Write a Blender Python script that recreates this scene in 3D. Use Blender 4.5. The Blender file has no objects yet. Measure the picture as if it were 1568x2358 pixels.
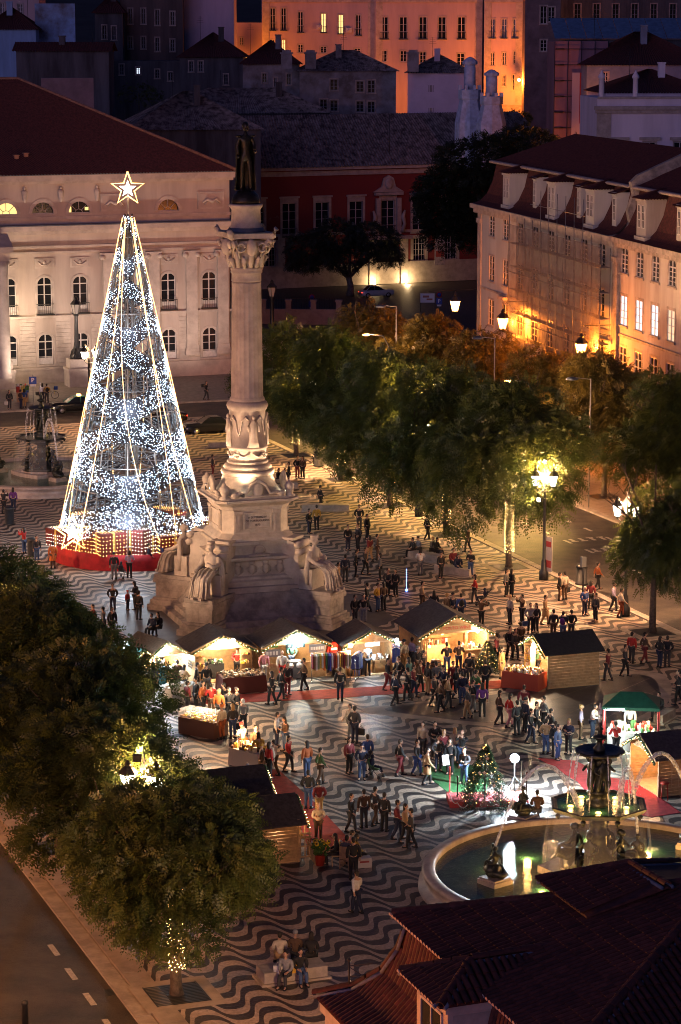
import bpy, bmesh, math, random
from mathutils import Vector, Matrix
sin, cos, pi, rad = math.sin, math.cos, math.pi, math.radians
R = random.Random(11)
SC = bpy.context.scene
COL = SC.collection
# ------------------------------------------------------------------ camera
CAMZ, FPX = 34.0, 6000.0
PITCH = math.atan((1179 - 50) / FPX)
cam = bpy.data.objects.new('camera', bpy.data.cameras.new('camera'))
COL.objects.link(cam)
cam.location = (0, 0, CAMZ)
cam.rotation_euler = (pi / 2 - PITCH, 0, 0)
cam.data.sensor_fit = 'VERTICAL'
cam.data.sensor_height = 24
cam.data.lens = FPX / 2358 * 24
cam.data.clip_start = 1
cam.data.clip_end = 3000
SC.camera = cam
# ------------------------------------------------------------------ world: dusk sky, weak afterglow
W = bpy.data.worlds.new('World')
SC.world = W
W.use_nodes = True
nt = W.node_tree
sky = nt.nodes.new('ShaderNodeTexSky')
sky.sky_type = 'NISHITA'
sky.sun_disc = False
sky.sun_elevation = rad(1.0)
sky.sun_rotation = rad(215)
tint = nt.nodes.new('ShaderNodeMix'); tint.data_type = 'RGBA'; tint.blend_type = 'MULTIPLY'; tint.inputs[0].default_value = 1
tint.inputs[7].default_value = (0.30, 0.46, 1.6, 1)          # the camera's tungsten white balance turns the dusk sky blue
nt.links.new(sky.outputs[0], tint.inputs[6]); nt.links.new(tint.outputs[2], nt.nodes['Background'].inputs[0])
nt.nodes['Background'].inputs[1].default_value = 0.05
sl = bpy.data.lights.new('afterglow', 'SUN')
sl.energy = 0.28
sl.color = (0.66, 0.47, 1.0)
sl.angle = rad(40)
so = bpy.data.objects.new('afterglow', sl)
COL.objects.link(so)
so.rotation_euler = Vector((0.42, 0.9, -0.16)).to_track_quat('-Z', 'Y').to_euler()
SC.view_settings.view_transform = 'Standard'
SC.view_settings.look = 'None'
SC.view_settings.gamma = 1
SC.view_settings.use_curve_mapping = False
SC.view_settings.exposure = 0.55
SC.cycles.use_denoising = True
SC.cycles.filter_width = 1.0
SC.cycles.max_bounces = 6
SC.cycles.transparent_max_bounces = 16
SC.cycles.sample_clamp_indirect = 4
SC.cycles.caustics_reflective = False
SC.cycles.caustics_refractive = False

# ------------------------------------------------------------------ helpers
def ray(px, py):
    u, v = (px - 784) / FPX, -(py - 1179) / FPX
    c, s = cos(PITCH), sin(PITCH)
    return u, c + v * s, -s + v * c
def G(px, py, z=0.0):
    r = ray(px, py); t = (z - CAMZ) / r[2]
    return Vector((r[0] * t, r[1] * t, z))
def PY(px, py, y):
    r = ray(px, py); t = y / r[1]
    return Vector((r[0] * t, y, CAMZ + r[2] * t))
AX = rad(20)                       # the square's axes: EAST along its width, NORTH along its length
EAST = Vector((cos(AX), sin(AX), 0)); NORTH = Vector((-sin(AX), cos(AX), 0))
CEN = Vector((-5.35, 148, 0))      # foot of the column
def EN(e, n, z=0.0):
    p = CEN + EAST * e + NORTH * n; p.z = z; return p
def loc_en(p):
    d = Vector(p) - CEN; return d.dot(EAST), d.dot(NORTH)

_mats = {}
def M(name, col, rough=0.7, noise=0.0, nscale=3.0, bump=0.0, bscale=20.0, metal=0.0, emit=None, estr=0.0, alpha=1.0, col2=None, streak=False, sampled=True, spec=0.5):
    if name in _mats: return _mats[name]
    m = bpy.data.materials.new(name); m.use_nodes = True
    n = m.node_tree.nodes; l = m.node_tree.links; b = n['Principled BSDF']
    b.inputs['Base Color'].default_value = (*col, 1)
    b.inputs['Roughness'].default_value = rough
    b.inputs['Metallic'].default_value = metal
    b.inputs['Specular IOR Level'].default_value = spec
    b.inputs['Alpha'].default_value = alpha
    geo = None
    if noise or col2 or bump:
        geo = n.new('ShaderNodeNewGeometry')
    if noise or col2:
        mp = n.new('ShaderNodeMapping'); l.new(geo.outputs['Position'], mp.inputs[0])
        if streak: mp.inputs['Scale'].default_value = (1, 1, 0.15)
        t = n.new('ShaderNodeTexNoise'); t.inputs['Scale'].default_value = nscale; t.inputs['Detail'].default_value = 6; t.inputs['Roughness'].default_value = 0.65
        l.new(mp.outputs[0], t.inputs['Vector'])
        cr = n.new('ShaderNodeValToRGB')
        c2 = col2 if col2 else tuple(c * (1 - noise) for c in col)
        c1 = col if col2 else tuple(min(1, c * (1 + noise * 0.5)) for c in col)
        cr.color_ramp.elements[0].position = 0.36; cr.color_ramp.elements[1].position = 0.62
        cr.color_ramp.elements[0].color = (*c2, 1); cr.color_ramp.elements[1].color = (*c1, 1)
        l.new(t.outputs[0], cr.inputs[0]); l.new(cr.outputs[0], b.inputs['Base Color'])
    if bump:
        t2 = n.new('ShaderNodeTexNoise'); t2.inputs['Scale'].default_value = bscale; t2.inputs['Detail'].default_value = 4
        l.new(geo.outputs['Position'], t2.inputs['Vector'])
        bp = n.new('ShaderNodeBump'); bp.inputs['Strength'].default_value = bump; bp.inputs['Distance'].default_value = 0.05
        l.new(t2.outputs[0], bp.inputs['Height']); l.new(bp.outputs[0], b.inputs['Normal'])
    if emit:
        b.inputs['Emission Color'].default_value = (*emit, 1); b.inputs['Emission Strength'].default_value = estr
        if not sampled: m.cycles.emission_sampling = 'NONE'
    _mats[name] = m
    return m

class MB:
    """collects shapes; build() links them as ONE mesh object"""
    def __init__(s): s.v = []; s.f = []; s.m = []; s.sm = []
    def add(s, vs, fs, mi=0, smooth=False):
        o = len(s.v); s.v += [tuple(v) for v in vs]
        for f in fs: s.f.append([i + o for i in f]); s.m.append(mi); s.sm.append(smooth)
        return s
    def box(s, x0, x1, y0, y1, z0, z1, mi=0, rz=0, piv=None):
        vs = [(x, y, z) for z in (z0, z1) for y in (y0, y1) for x in (x0, x1)]
        if rz:
            p = piv or ((x0 + x1) / 2, (y0 + y1) / 2); c, q = cos(rz), sin(rz)
            vs = [(p[0] + (x - p[0]) * c - (y - p[1]) * q, p[1] + (x - p[0]) * q + (y - p[1]) * c, z) for x, y, z in vs]
        return s.add(vs, [(0, 2, 3, 1), (4, 5, 7, 6), (0, 1, 5, 4), (2, 6, 7, 3), (0, 4, 6, 2), (1, 3, 7, 5)], mi)
    def prism(s, poly, z0, z1, mi=0, axis='z'):
        n = len(poly)
        if axis == 'z': vs = [(x, y, z0) for x, y in poly] + [(x, y, z1) for x, y in poly]
        elif axis == 'y': vs = [(x, z0, y) for x, y in poly] + [(x, z1, y) for x, y in poly]
        else: vs = [(z0, x, y) for x, y in poly] + [(z1, x, y) for x, y in poly]
        fs = [tuple(range(n))[::-1], tuple(range(n, 2 * n))] + [(i, (i + 1) % n, n + (i + 1) % n, n + i) for i in range(n)]
        return s.add(vs, fs, mi)
    def rings(s, rings, mi=0, cap=True, smooth=True, close=True):
        n = len(rings[0]); vs = [p for r in rings for p in r]; fs = []
        for k in range(len(rings) - 1):
            for i in range(n if close else n - 1):
                j = (i + 1) % n
                fs.append((k * n + i, k * n + j, (k + 1) * n + j, (k + 1) * n + i))
        if cap: fs += [tuple(range(n))[::-1], tuple(range((len(rings) - 1) * n, len(rings) * n))]
        return s.add(vs, fs, mi, smooth)
    def lathe(s, prof, seg=24, c=(0, 0, 0), mi=0, smooth=True, a0=0.0, rf=None, cap=True):
        rr = []
        for r, z in prof:
            rr.append([(c[0] + r * (rf(2 * pi * i / seg, z) if rf else 1) * cos(a0 + 2 * pi * i / seg), c[1] + r * (rf(2 * pi * i / seg, z) if rf else 1) * sin(a0 + 2 * pi * i / seg), c[2] + z) for i in range(seg)])
        return s.rings(rr, mi, cap, smooth)
    def tube(s, pts, r, seg=6, mi=0, smooth=True):
        pts = [Vector(p) for p in pts]; rr = []; n = len(pts)
        for k, p in enumerate(pts):
            d = (pts[min(k + 1, n - 1)] - pts[max(k - 1, 0)])
            if d.length < 1e-6: d = Vector((0, 0, 1))
            d.normalize()
            a = d.cross(Vector((0, 0, 1)) if abs(d.z) < 0.9 else Vector((1, 0, 0))).normalized(); b = d.cross(a)
            q = r[k] if isinstance(r, (list, tuple)) else r
            rr.append([p + (a * cos(2 * pi * i / seg) + b * sin(2 * pi * i / seg)) * q for i in range(seg)])
        return s.rings(rr, mi, True, smooth)
    def ball(s, c, r, u=10, v=7, mi=0, smooth=True):
        if not isinstance(r, (list, tuple)): r = (r, r, r)
        rr = []
        for k in range(v + 1):
            t = pi * (k + 0.02) / (v + 0.04); t = min(max(t, 0.02), pi - 0.02)
            rr.append([(c[0] + r[0] * sin(t) * cos(2 * pi * i / u), c[1] + r[1] * sin(t) * sin(2 * pi * i / u), c[2] - r[2] * cos(t)) for i in range(u)])
        return s.rings(rr, mi, True, smooth)
    def octa(s, c, r, mi=0):
        x, y, z = c
        return s.add([(x + r, y, z), (x - r, y, z), (x, y + r, z), (x, y - r, z), (x, y, z + r), (x, y, z - r)],
                     [(0, 2, 4), (2, 1, 4), (1, 3, 4), (3, 0, 4), (2, 0, 5), (1, 2, 5), (3, 1, 5), (0, 3, 5)], mi)
    def mesh(s, name, mats):
        me = bpy.data.meshes.new(name)
        me.from_pydata(s.v, [], s.f)
        me.polygons.foreach_set('material_index', s.m); me.polygons.foreach_set('use_smooth', s.sm)
        for m in (mats if isinstance(mats, (list, tuple)) else [mats]): me.materials.append(m)
        me.update(); return me
    def build(s, name, mats, parent=None, loc=(0, 0, 0), rz=0.0, **k):
        return obj(name, s.mesh(name, mats), parent, loc, rz, **k)

def obj(name, data, parent=None, loc=(0, 0, 0), rz=0.0, label=None, cat=None, group=None, kind=None):
    o = bpy.data.objects.new(name, data); COL.objects.link(o)
    o.location = loc; o.rotation_euler = (0, 0, rz)
    if parent: o.parent = parent
    if label: o['label'] = label
    if cat: o['category'] = cat
    if group: o['group'] = group
    if kind: o['kind'] = kind
    return o
def thing(name, label, cat, loc=(0, 0, 0), rz=0.0, group=None):
    return obj(name, None, None, loc, rz, label, cat, group)
def copy_tree(o, loc=None, rz=None, label=None, group=None, parent=None):
    c = o.copy(); COL.objects.link(c)
    if parent: c.parent = parent
    if loc is not None: c.location = loc
    if rz is not None: c.rotation_euler = (0, 0, rz)
    if label: c['label'] = label
    if group: c['group'] = group
    for ch in o.children: copy_tree(ch, parent=c)
    return c
def lamp(kind, loc, watts, col, parent=None, radius=0.12, target=None, spot=70, blend=0.6):
    l = bpy.data.lights.new('lamp_light', kind); l.energy = watts; l.color = col
    l.shadow_soft_size = radius
    if kind == 'SPOT': l.spot_size = rad(spot); l.spot_blend = blend
    o = bpy.data.objects.new('lamp_light', l); COL.objects.link(o); o.location = loc
    if parent: o.parent = parent
    if target is not None: o.rotation_euler = (Vector(target) - Vector(loc)).to_track_quat('-Z', 'Y').to_euler()
    return o
MONC = (1.0, 0.64, 0.38); WARM = (1.0, 0.50, 0.21); SODIUM = (1.0, 0.23, 0.02); WHITE = (1.0, 0.70, 0.43); COOL = (0.75, 0.88, 1.0)
# ------------------------------------------------------------------ shared materials
stone = M('limestone', (0.42, 0.36, 0.31), 0.75, 0.25, 1.2, 0.25, 25)
stone_d = M('weathered_limestone', (0.38, 0.33, 0.29), 0.8, col2=(0.19, 0.165, 0.15), nscale=1.6, bump=0.35, bscale=14)
theatre_wall = M('theatre_plaster', (0.44, 0.37, 0.32), 0.85, 0.16, 0.5, 0.1, 12, streak=True)
theatre_stone = M('theatre_stone', (0.46, 0.40, 0.35), 0.85, 0.2, 0.9, 0.15, 14)
glass_d = M('dark_window_glass', (0.012, 0.014, 0.018), 0.12)
frame_w = M('white_window_paint', (0.55, 0.52, 0.50), 0.5, 0.15, 4)
iron = M('black_iron', (0.02, 0.022, 0.024), 0.45, 0.3, 6)
bronze = M('dark_bronze', (0.045, 0.038, 0.028), 0.38, 0.4, 2.5, 0.3, 9, metal=0.7)
lit_yel = M('lit_window_yellow', (0.6, 0.5, 0.2), 0.4, emit=(1.0, 0.72, 0.25), estr=0.9)
lit_wht = M('lit_window_white', (0.6, 0.6, 0.6), 0.4, emit=(0.75, 0.85, 1.0), estr=0.8)
lit_crm = M('lit_window_cream', (0.6, 0.55, 0.45), 0.4, emit=(1.0, 0.8, 0.55), estr=0.45)
lantern_warm = M('lantern_glow_sodium', (0.8, 0.6, 0.4), 0.4, emit=(1.0, 0.45, 0.12), estr=12)
lantern_white = M('lantern_glow_white', (0.9, 0.9, 0.8), 0.4, emit=(1.0, 0.86, 0.62), estr=14)
bulb_white = M('bulb_glow_cool', (0.9, 0.95, 1), 0.4, emit=(0.72, 0.86, 1.0), estr=40)
bulb_warm = M('bulb_glow_warm', (1, 0.8, 0.5), 0.4, emit=(1.0, 0.62, 0.24), estr=30)
wood = M('stall_pine_boards', (0.42, 0.27, 0.13), 0.6, 0.25, 5, 0.1, 30)
felt = M('grey_roofing_felt', (0.085, 0.072, 0.068), 0.9, 0.35, 6, 0.3, 40)
tile = M('clay_roof_tile', (0.075, 0.020, 0.016), 0.8, 0.45, 4, 0.2, 18)
tile_old = M('old_mottled_roof_tile', (0.26, 0.23, 0.22), 0.85, col2=(0.025, 0.02, 0.02), nscale=1.5, bump=0.3, bscale=9)
bark = M('tree_bark', (0.09, 0.07, 0.05), 0.9, 0.4, 8, 0.6, 12)
# ================================================================== GROUND AND PAVING
def en_sheet(mb, pts, z0, z1, mi=0):
    mb.prism([tuple((EN(e, n))[:2]) for e, n in pts], z0, z1, mi)
def rect(e0, e1, n0, n1): return [(e0, n0), (e1, n0), (e1, n1), (e0, n1)]

def wave_material():
    m = bpy.data.materials.new('wave_cobble_paving'); m.use_nodes = True
    n = m.node_tree.nodes; l = m.node_tree.links; b = n['Principled BSDF']
    geo = n.new('ShaderNodeNewGeometry')
    def math_(op, a, c=None, d=None):
        t = n.new('ShaderNodeMath'); t.operation = op
        for i, q in enumerate((a, c, d)):
            if q is None: continue
            if isinstance(q, (int, float)): t.inputs[i].default_value = q
            else: l.new(q, t.inputs[i])
        return t.outputs[0]
    mp = n.new('ShaderNodeMapping'); mp.vector_type = 'TEXTURE'
    mp.inputs['Location'].default_value = CEN; mp.inputs['Rotation'].default_value = (0, 0, AX)
    l.new(geo.outputs['Position'], mp.inputs[0])
    wob = n.new('ShaderNodeTexNoise'); wob.inputs['Scale'].default_value = 0.9; wob.inputs['Detail'].default_value = 2
    l.new(mp.outputs[0], wob.inputs['Vector'])
    sep = n.new('ShaderNodeSeparateXYZ'); l.new(mp.outputs[0], sep.inputs[0])
    e0, n0 = -14.15, -50.4
    P, L, A = 1.07, 2.36, 0.84
    ph = math_('MULTIPLY', math_('SUBTRACT', math_('ADD', sep.outputs[0], math_('MULTIPLY', math_('SUBTRACT', wob.outputs[0], 0.5), 0.14)), e0), 2 * pi / L)
    sn = math_('SINE', ph); wv = math_('MULTIPLY', math_('DIVIDE', sn, math_('SQRT', math_('ADD', math_('MULTIPLY', sn, sn), 0.4))), A)
    s = math_('DIVIDE', math_('SUBTRACT', math_('SUBTRACT', sep.outputs[1], n0), wv), P)
    s = math_('ADD', s, math_('MULTIPLY', wob.outputs[0], 0.12))
    saw = math_('ABSOLUTE', math_('SUBTRACT', math_('FRACT', math_('ADD', s, 0.44)), 0.5))
    # cobbles
    vo = n.new('ShaderNodeTexVoronoi'); vo.feature = 'F1'; vo.inputs['Scale'].default_value = 11
    l.new(mp.outputs[0], vo.inputs['Vector'])
    jit = math_('MULTIPLY', math_('SUBTRACT', vo.outputs['Distance'], 0.4), 0.03)
    edge = n.new('ShaderNodeValToRGB'); edge.color_ramp.interpolation = 'LINEAR'
    edge.color_ramp.elements[0].position = 0.235; edge.color_ramp.elements[1].position = 0.265
    edge.color_ramp.elements[0].color = (0.44, 0.345, 0.265, 1); edge.color_ramp.elements[1].color = (0.048, 0.039, 0.035, 1)
    l.new(math_('ADD', saw, jit), edge.inputs[0])
    # dirt blotches and single stones lighter and darker
    dn = n.new('ShaderNodeTexNoise'); dn.inputs['Scale'].default_value = 0.35; dn.inputs['Detail'].default_value = 7; dn.inputs['Roughness'].default_value = 0.7
    l.new(geo.outputs['Position'], dn.inputs['Vector'])
    dr = n.new('ShaderNodeMapRange'); dr.inputs[1].default_value = 0.3; dr.inputs[2].default_value = 0.7; dr.inputs[3].default_value = 0.62; dr.inputs[4].default_value = 1.1
    l.new(dn.outputs[0], dr.inputs[0])
    sv = n.new('ShaderNodeMapRange'); sv.inputs[3].default_value = 0.7; sv.inputs[4].default_value = 1.25
    l.new(vo.outputs['Color'], sv.inputs[0])
    mul = n.new('ShaderNodeMix'); mul.data_type = 'RGBA'; mul.blend_type = 'MULTIPLY'; mul.inputs[0].default_value = 1
    l.new(edge.outputs[0], mul.inputs[6]); l.new(math_('MULTIPLY', dr.outputs[0], sv.outputs[0]), mul.inputs[7])
    l.new(mul.outputs[2], b.inputs['Base Color'])
    # worn and damp patches are glossier
    wn = n.new('ShaderNodeTexNoise'); wn.inputs['Scale'].default_value = 0.22; wn.inputs['Detail'].default_value = 5
    l.new(geo.outputs['Position'], wn.inputs['Vector'])
    rr = n.new('ShaderNodeMapRange'); rr.inputs[1].default_value = 0.4; rr.inputs[2].default_value = 0.62; rr.inputs[3].default_value = 0.40; rr.inputs[4].default_value = 0.72
    l.new(wn.outputs[0], rr.inputs[0]); l.new(rr.outputs[0], b.inputs['Roughness'])
    bp = n.new('ShaderNodeBump'); bp.inputs['Strength'].default_value = 0.5; bp.inputs['Distance'].default_value = 0.02; bp.invert = True
    l.new(vo.outputs['Distance'], bp.inputs['Height']); l.new(bp.outputs[0], b.inputs['Normal'])
    return m
wave = wave_material()
asphalt = M('asphalt', (0.075, 0.058, 0.045), 0.62, col2=(0.024, 0.021, 0.02), nscale=0.55, bump=1.0, bscale=16)
cobble = M('dark_street_setts', (0.07, 0.062, 0.055), 0.55, 0.5, 3, 0.6, 8)
kerbm = M('pale_kerb_stone', (0.36, 0.31, 0.26), 0.75, 0.3, 1.5, 0.2, 20)
kerbm2 = M('warm_border_stone', (0.33, 0.275, 0.22), 0.75, 0.3, 0.8, 0.2, 20)
pinkpav = M('fine_pink_cobble', (0.30, 0.235, 0.19), 0.45, 0.3, 2, 0.5, 16)
darkpav = M('smooth_basalt_path', (0.06, 0.055, 0.055), 0.45, 0.5, 0.8, 0.3, 14)
paint = M('worn_white_road_paint', (0.5, 0.46, 0.4), 0.7, 0.4, 12)

mb = MB(); mb.add([(-2500, -400, -0.2), (2500, -400, -0.2), (2500, 2600, -0.2), (-2500, 2600, -0.2)], [(0, 1, 2, 3)])
mb.build('ground', M('dark_earth', (0.03, 0.027, 0.024), 0.9, 0.3, 0.05), kind='structure')
mb = MB(); en_sheet(mb, rect(-52, 33, -140, 84.5), -0.19, -0.12); mb.build('road', asphalt, kind='structure')
mb = MB(); en_sheet(mb, rect(-21.9, 21.2, -76, 75), -0.118, 0.0); mb.build('plaza_pavement', wave, kind='structure')
mb = MB(); en_sheet(mb, rect(33.35, 62, -80, 84), -0.15, 0.0); mb.build('east_pavement', pinkpav, kind='structure')
mb = MB(); en_sheet(mb, rect(-52, 36, 84.9, 108), -0.15, 0.0); mb.build('theatre_forecourt', M('forecourt_setts', (0.20, 0.165, 0.145), 0.55, 0.35, 2, 0.5, 12), kind='structure')
mb = MB(); en_sheet(mb, rect(33, 170, 84.1, 330), -0.17, -0.05); en_sheet(mb, rect(-52, 33, 125, 330), -0.17, -0.06)
mb.build('old_street', cobble, kind='structure')
# kerbs made of single stones
def kerb_row(name, e, n0, n1, w, z0, z1, mat, ln=1.1, stones=True):
    st = obj(name, None, None, kind='structure')
    k = MB(); k.box(-w / 2, w / 2, -ln / 2 + .012, ln / 2 - .012, z0, z1); me = k.mesh(name + '_stone', mat)
    n = n0; i = 0
    while n < n1:
        o = obj('kerb_stone', me, st, EN(e, n), AX + R.uniform(-.004, .004)); o.location.z = R.uniform(-.008, .004)
        n += ln
    return st
kerb_row('west_kerb', -22.65, -66, -20, 0.62, -0.14, -0.045, kerbm)
kerb_row('west_border', -21.85, -66, -20, 0.9, -0.1, 0.014, kerbm2, 1.3)
kerb_row('east_kerb', 21.6, -40, 74, 0.5, -0.14, 0.012, kerbm)
kerb_row('far_east_kerb', 33.1, -25, 60, 0.4, -0.16, 0.008, kerbm, 1.4)
mb = MB(); en_sheet(mb, rect(-22, 21.4, 75.0, 75.5), -0.14, 0.012); mb.build('north_kerb', kerbm, kind='structure')
mb = MB(); en_sheet(mb, rect(-52, 33, 84.5, 84.95), -0.16, 0.012); mb.build('forecourt_kerb', kerbm, kind='structure')
# smooth dark ring path with its pale border, around the fountain's approach
def px_ring(pts, grow=1.0):
    ps = [G(*p) for p in pts]; c = sum(ps, Vector()) / len(ps)
    return [tuple((c + (p - c) * grow)[:2]) for p in ps]
ring = [(885, 1632), (1000, 1652), (1120, 1664), (1250, 1669), (1370, 1668), (1440, 1660), (1490, 1640), (1512, 1612), (1518, 1585), (1500, 1560), (1440, 1552), (1330, 1562), (1200, 1590), (1040, 1612)]
def smooth_poly(pts, k=5):
    n = len(pts); out = []
    for i in range(n):
        p0, p1, p2, p3 = [Vector((*pts[(i + d) % n], 0)) for d in (-1, 0, 1, 2)]
        for j in range(k):
            t = j / k
            out.append(tuple((0.5 * (2 * p1 + (p2 - p0) * t + (2 * p0 - 5 * p1 + 4 * p2 - p3) * t * t + (3 * p1 - p0 - 3 * p2 + p3) * t ** 3))[:2]))
    return out
mb = MB(); mb.prism(smooth_poly(px_ring(ring, 1.13)), -0.1, 0.004); mb.build('pale_path_border', kerbm2, kind='structure')
mb = MB(); mb.prism(smooth_poly(px_ring(ring, 1.0)), -0.1, 0.008); mb.build('dark_path', darkpav, kind='structure')
m = MB(); rv = [G(*p) for p in ring]; c_ = sum(rv, Vector()) / len(rv)
for k in range(9):
    a, b = rv[k % len(rv)], rv[(len(rv) - 2 - k) % len(rv)]
    d = (b - a) * .98
    if d.length > 1: m.tube([a.lerp(b, .02) + Vector((0, 0, .004)), b.lerp(a, .02) + Vector((0, 0, .004))], .012, 4)
m.build('pale_path_joints', kerbm2, kind='structure')
# pale slab apron below the monument
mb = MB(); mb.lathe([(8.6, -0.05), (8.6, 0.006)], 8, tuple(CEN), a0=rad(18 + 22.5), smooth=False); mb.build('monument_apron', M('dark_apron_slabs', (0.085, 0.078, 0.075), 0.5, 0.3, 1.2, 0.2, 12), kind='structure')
# road markings
k = MB(); k.box(-.11, .11, -.62, .62, 0, .004); lane = k.mesh('lane_dash', paint)
i = 0
for e, n0, n1, st in ((-23.95, -66, -49, 2.65), (27.0, -30, 60, 3.4), (30.1, -30, 60, 3.4)):
    n = n0
    while n < n1:
        obj('lane_dash', lane, None, EN(e, n, -0.116), AX, kind='structure'); n += st
k = MB()
for q in (-1.1, -.4, .35, 1.1): k.box(q - .12, q + .12, -.5, .5, 0, .004); k.box(q - .25, q + .25, .35 if q > 0 else -.5, .55 if q > 0 else -.3, .0, .0035)
bl = k.mesh('road_lettering', paint)
for e, n in ((28.6, 14.5), (28.6, 11)): obj('lane_lettering', bl, None, EN(e, n, -0.115), AX, kind='structure')
# carpets laid on the paving
def carpet(name, label, pts, mat, z=0.016):
    m = MB(); c = sum((G(*p) for p in pts), Vector()) / len(pts)
    m.prism([tuple((G(*p) - c)[:2]) for p in pts], 0, z); return m.build(name, mat, None, c, label=label, cat='carpet')
redc = M('red_carpet_pile', (0.42, 0.045, 0.02), 0.9, 0.3, 3, 0.3, 30)
redc2 = M('crimson_carpet_pile', (0.38, 0.02, 0.025), 0.9, 0.3, 3, 0.3, 30)
carpet('carpet', 'long orange red carpet strip running in front of the row of stalls', [(470, 1622), (480, 1603), (760, 1588), (960, 1575), (1190, 1566), (1192, 1583), (980, 1593), (770, 1608)], redc)
carpet('carpet', 'orange red carpet runner beside the flower stall at the left', [(598, 1772), (640, 1772), (722, 1846), (820, 1950), (800, 1968), (715, 1968), (690, 1900)], redc)
carpet('carpet', 'crimson carpet strip behind the big fountain bowl', [(1238, 1746), (1325, 1752), (1400, 1790), (1470, 1800), (1568, 1872), (1500, 1882), (1380, 1858), (1330, 1800)], redc2)
carpet('carpet', 'green carpet of the photo corner behind the small Christmas tree', [(960, 1768), (1060, 1752), (1130, 1780), (1120, 1822), (1035, 1828)], M('green_carpet_pile', (0.02, 0.12, 0.03), 0.9, 0.3, 3, 0.3, 30), .012)
# ================================================================== BUILDINGS
def facade_mesh(mb, Wd, H, openings, depth=0.28, mi=0, mi_rev=0):
    """wall in local x (0..Wd), z (0..H), face at y=0 looking to -y, with real openings (x0,x1,z0,z1)"""
    xs = sorted({0, Wd, *[round(o[0], 3) for o in openings], *[round(o[1], 3) for o in openings]})
    zs = sorted({0, H, *[round(o[2], 3) for o in openings], *[round(o[3], 3) for o in openings]})
    for i in range(len(xs) - 1):
        run = None
        for j in range(len(zs) - 1):
            cx, cz = (xs[i] + xs[i + 1]) / 2, (zs[j] + zs[j + 1]) / 2
            hole = any(o[0] < cx < o[1] and o[2] < cz < o[3] for o in openings)
            if not hole and run is None: run = zs[j]
            if (hole or j == len(zs) - 2) and run is not None:
                top = zs[j] if hole else zs[j + 1]
                mb.add([(xs[i], 0, run), (xs[i + 1], 0, run), (xs[i + 1], 0, top), (xs[i], 0, top)], [(0, 1, 2, 3)], mi); run = None
    for x0, x1, z0, z1 in openings:
        mb.add([(x0, 0, z0), (x1, 0, z0), (x1, 0, z1), (x0, 0, z1), (x0, depth, z0), (x1, depth, z0), (x1, depth, z1), (x0, depth, z1)],
               [(0, 4, 5, 1), (1, 5, 6, 2), (2, 6, 7, 3), (3, 7, 4, 0)], mi_rev)

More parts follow.
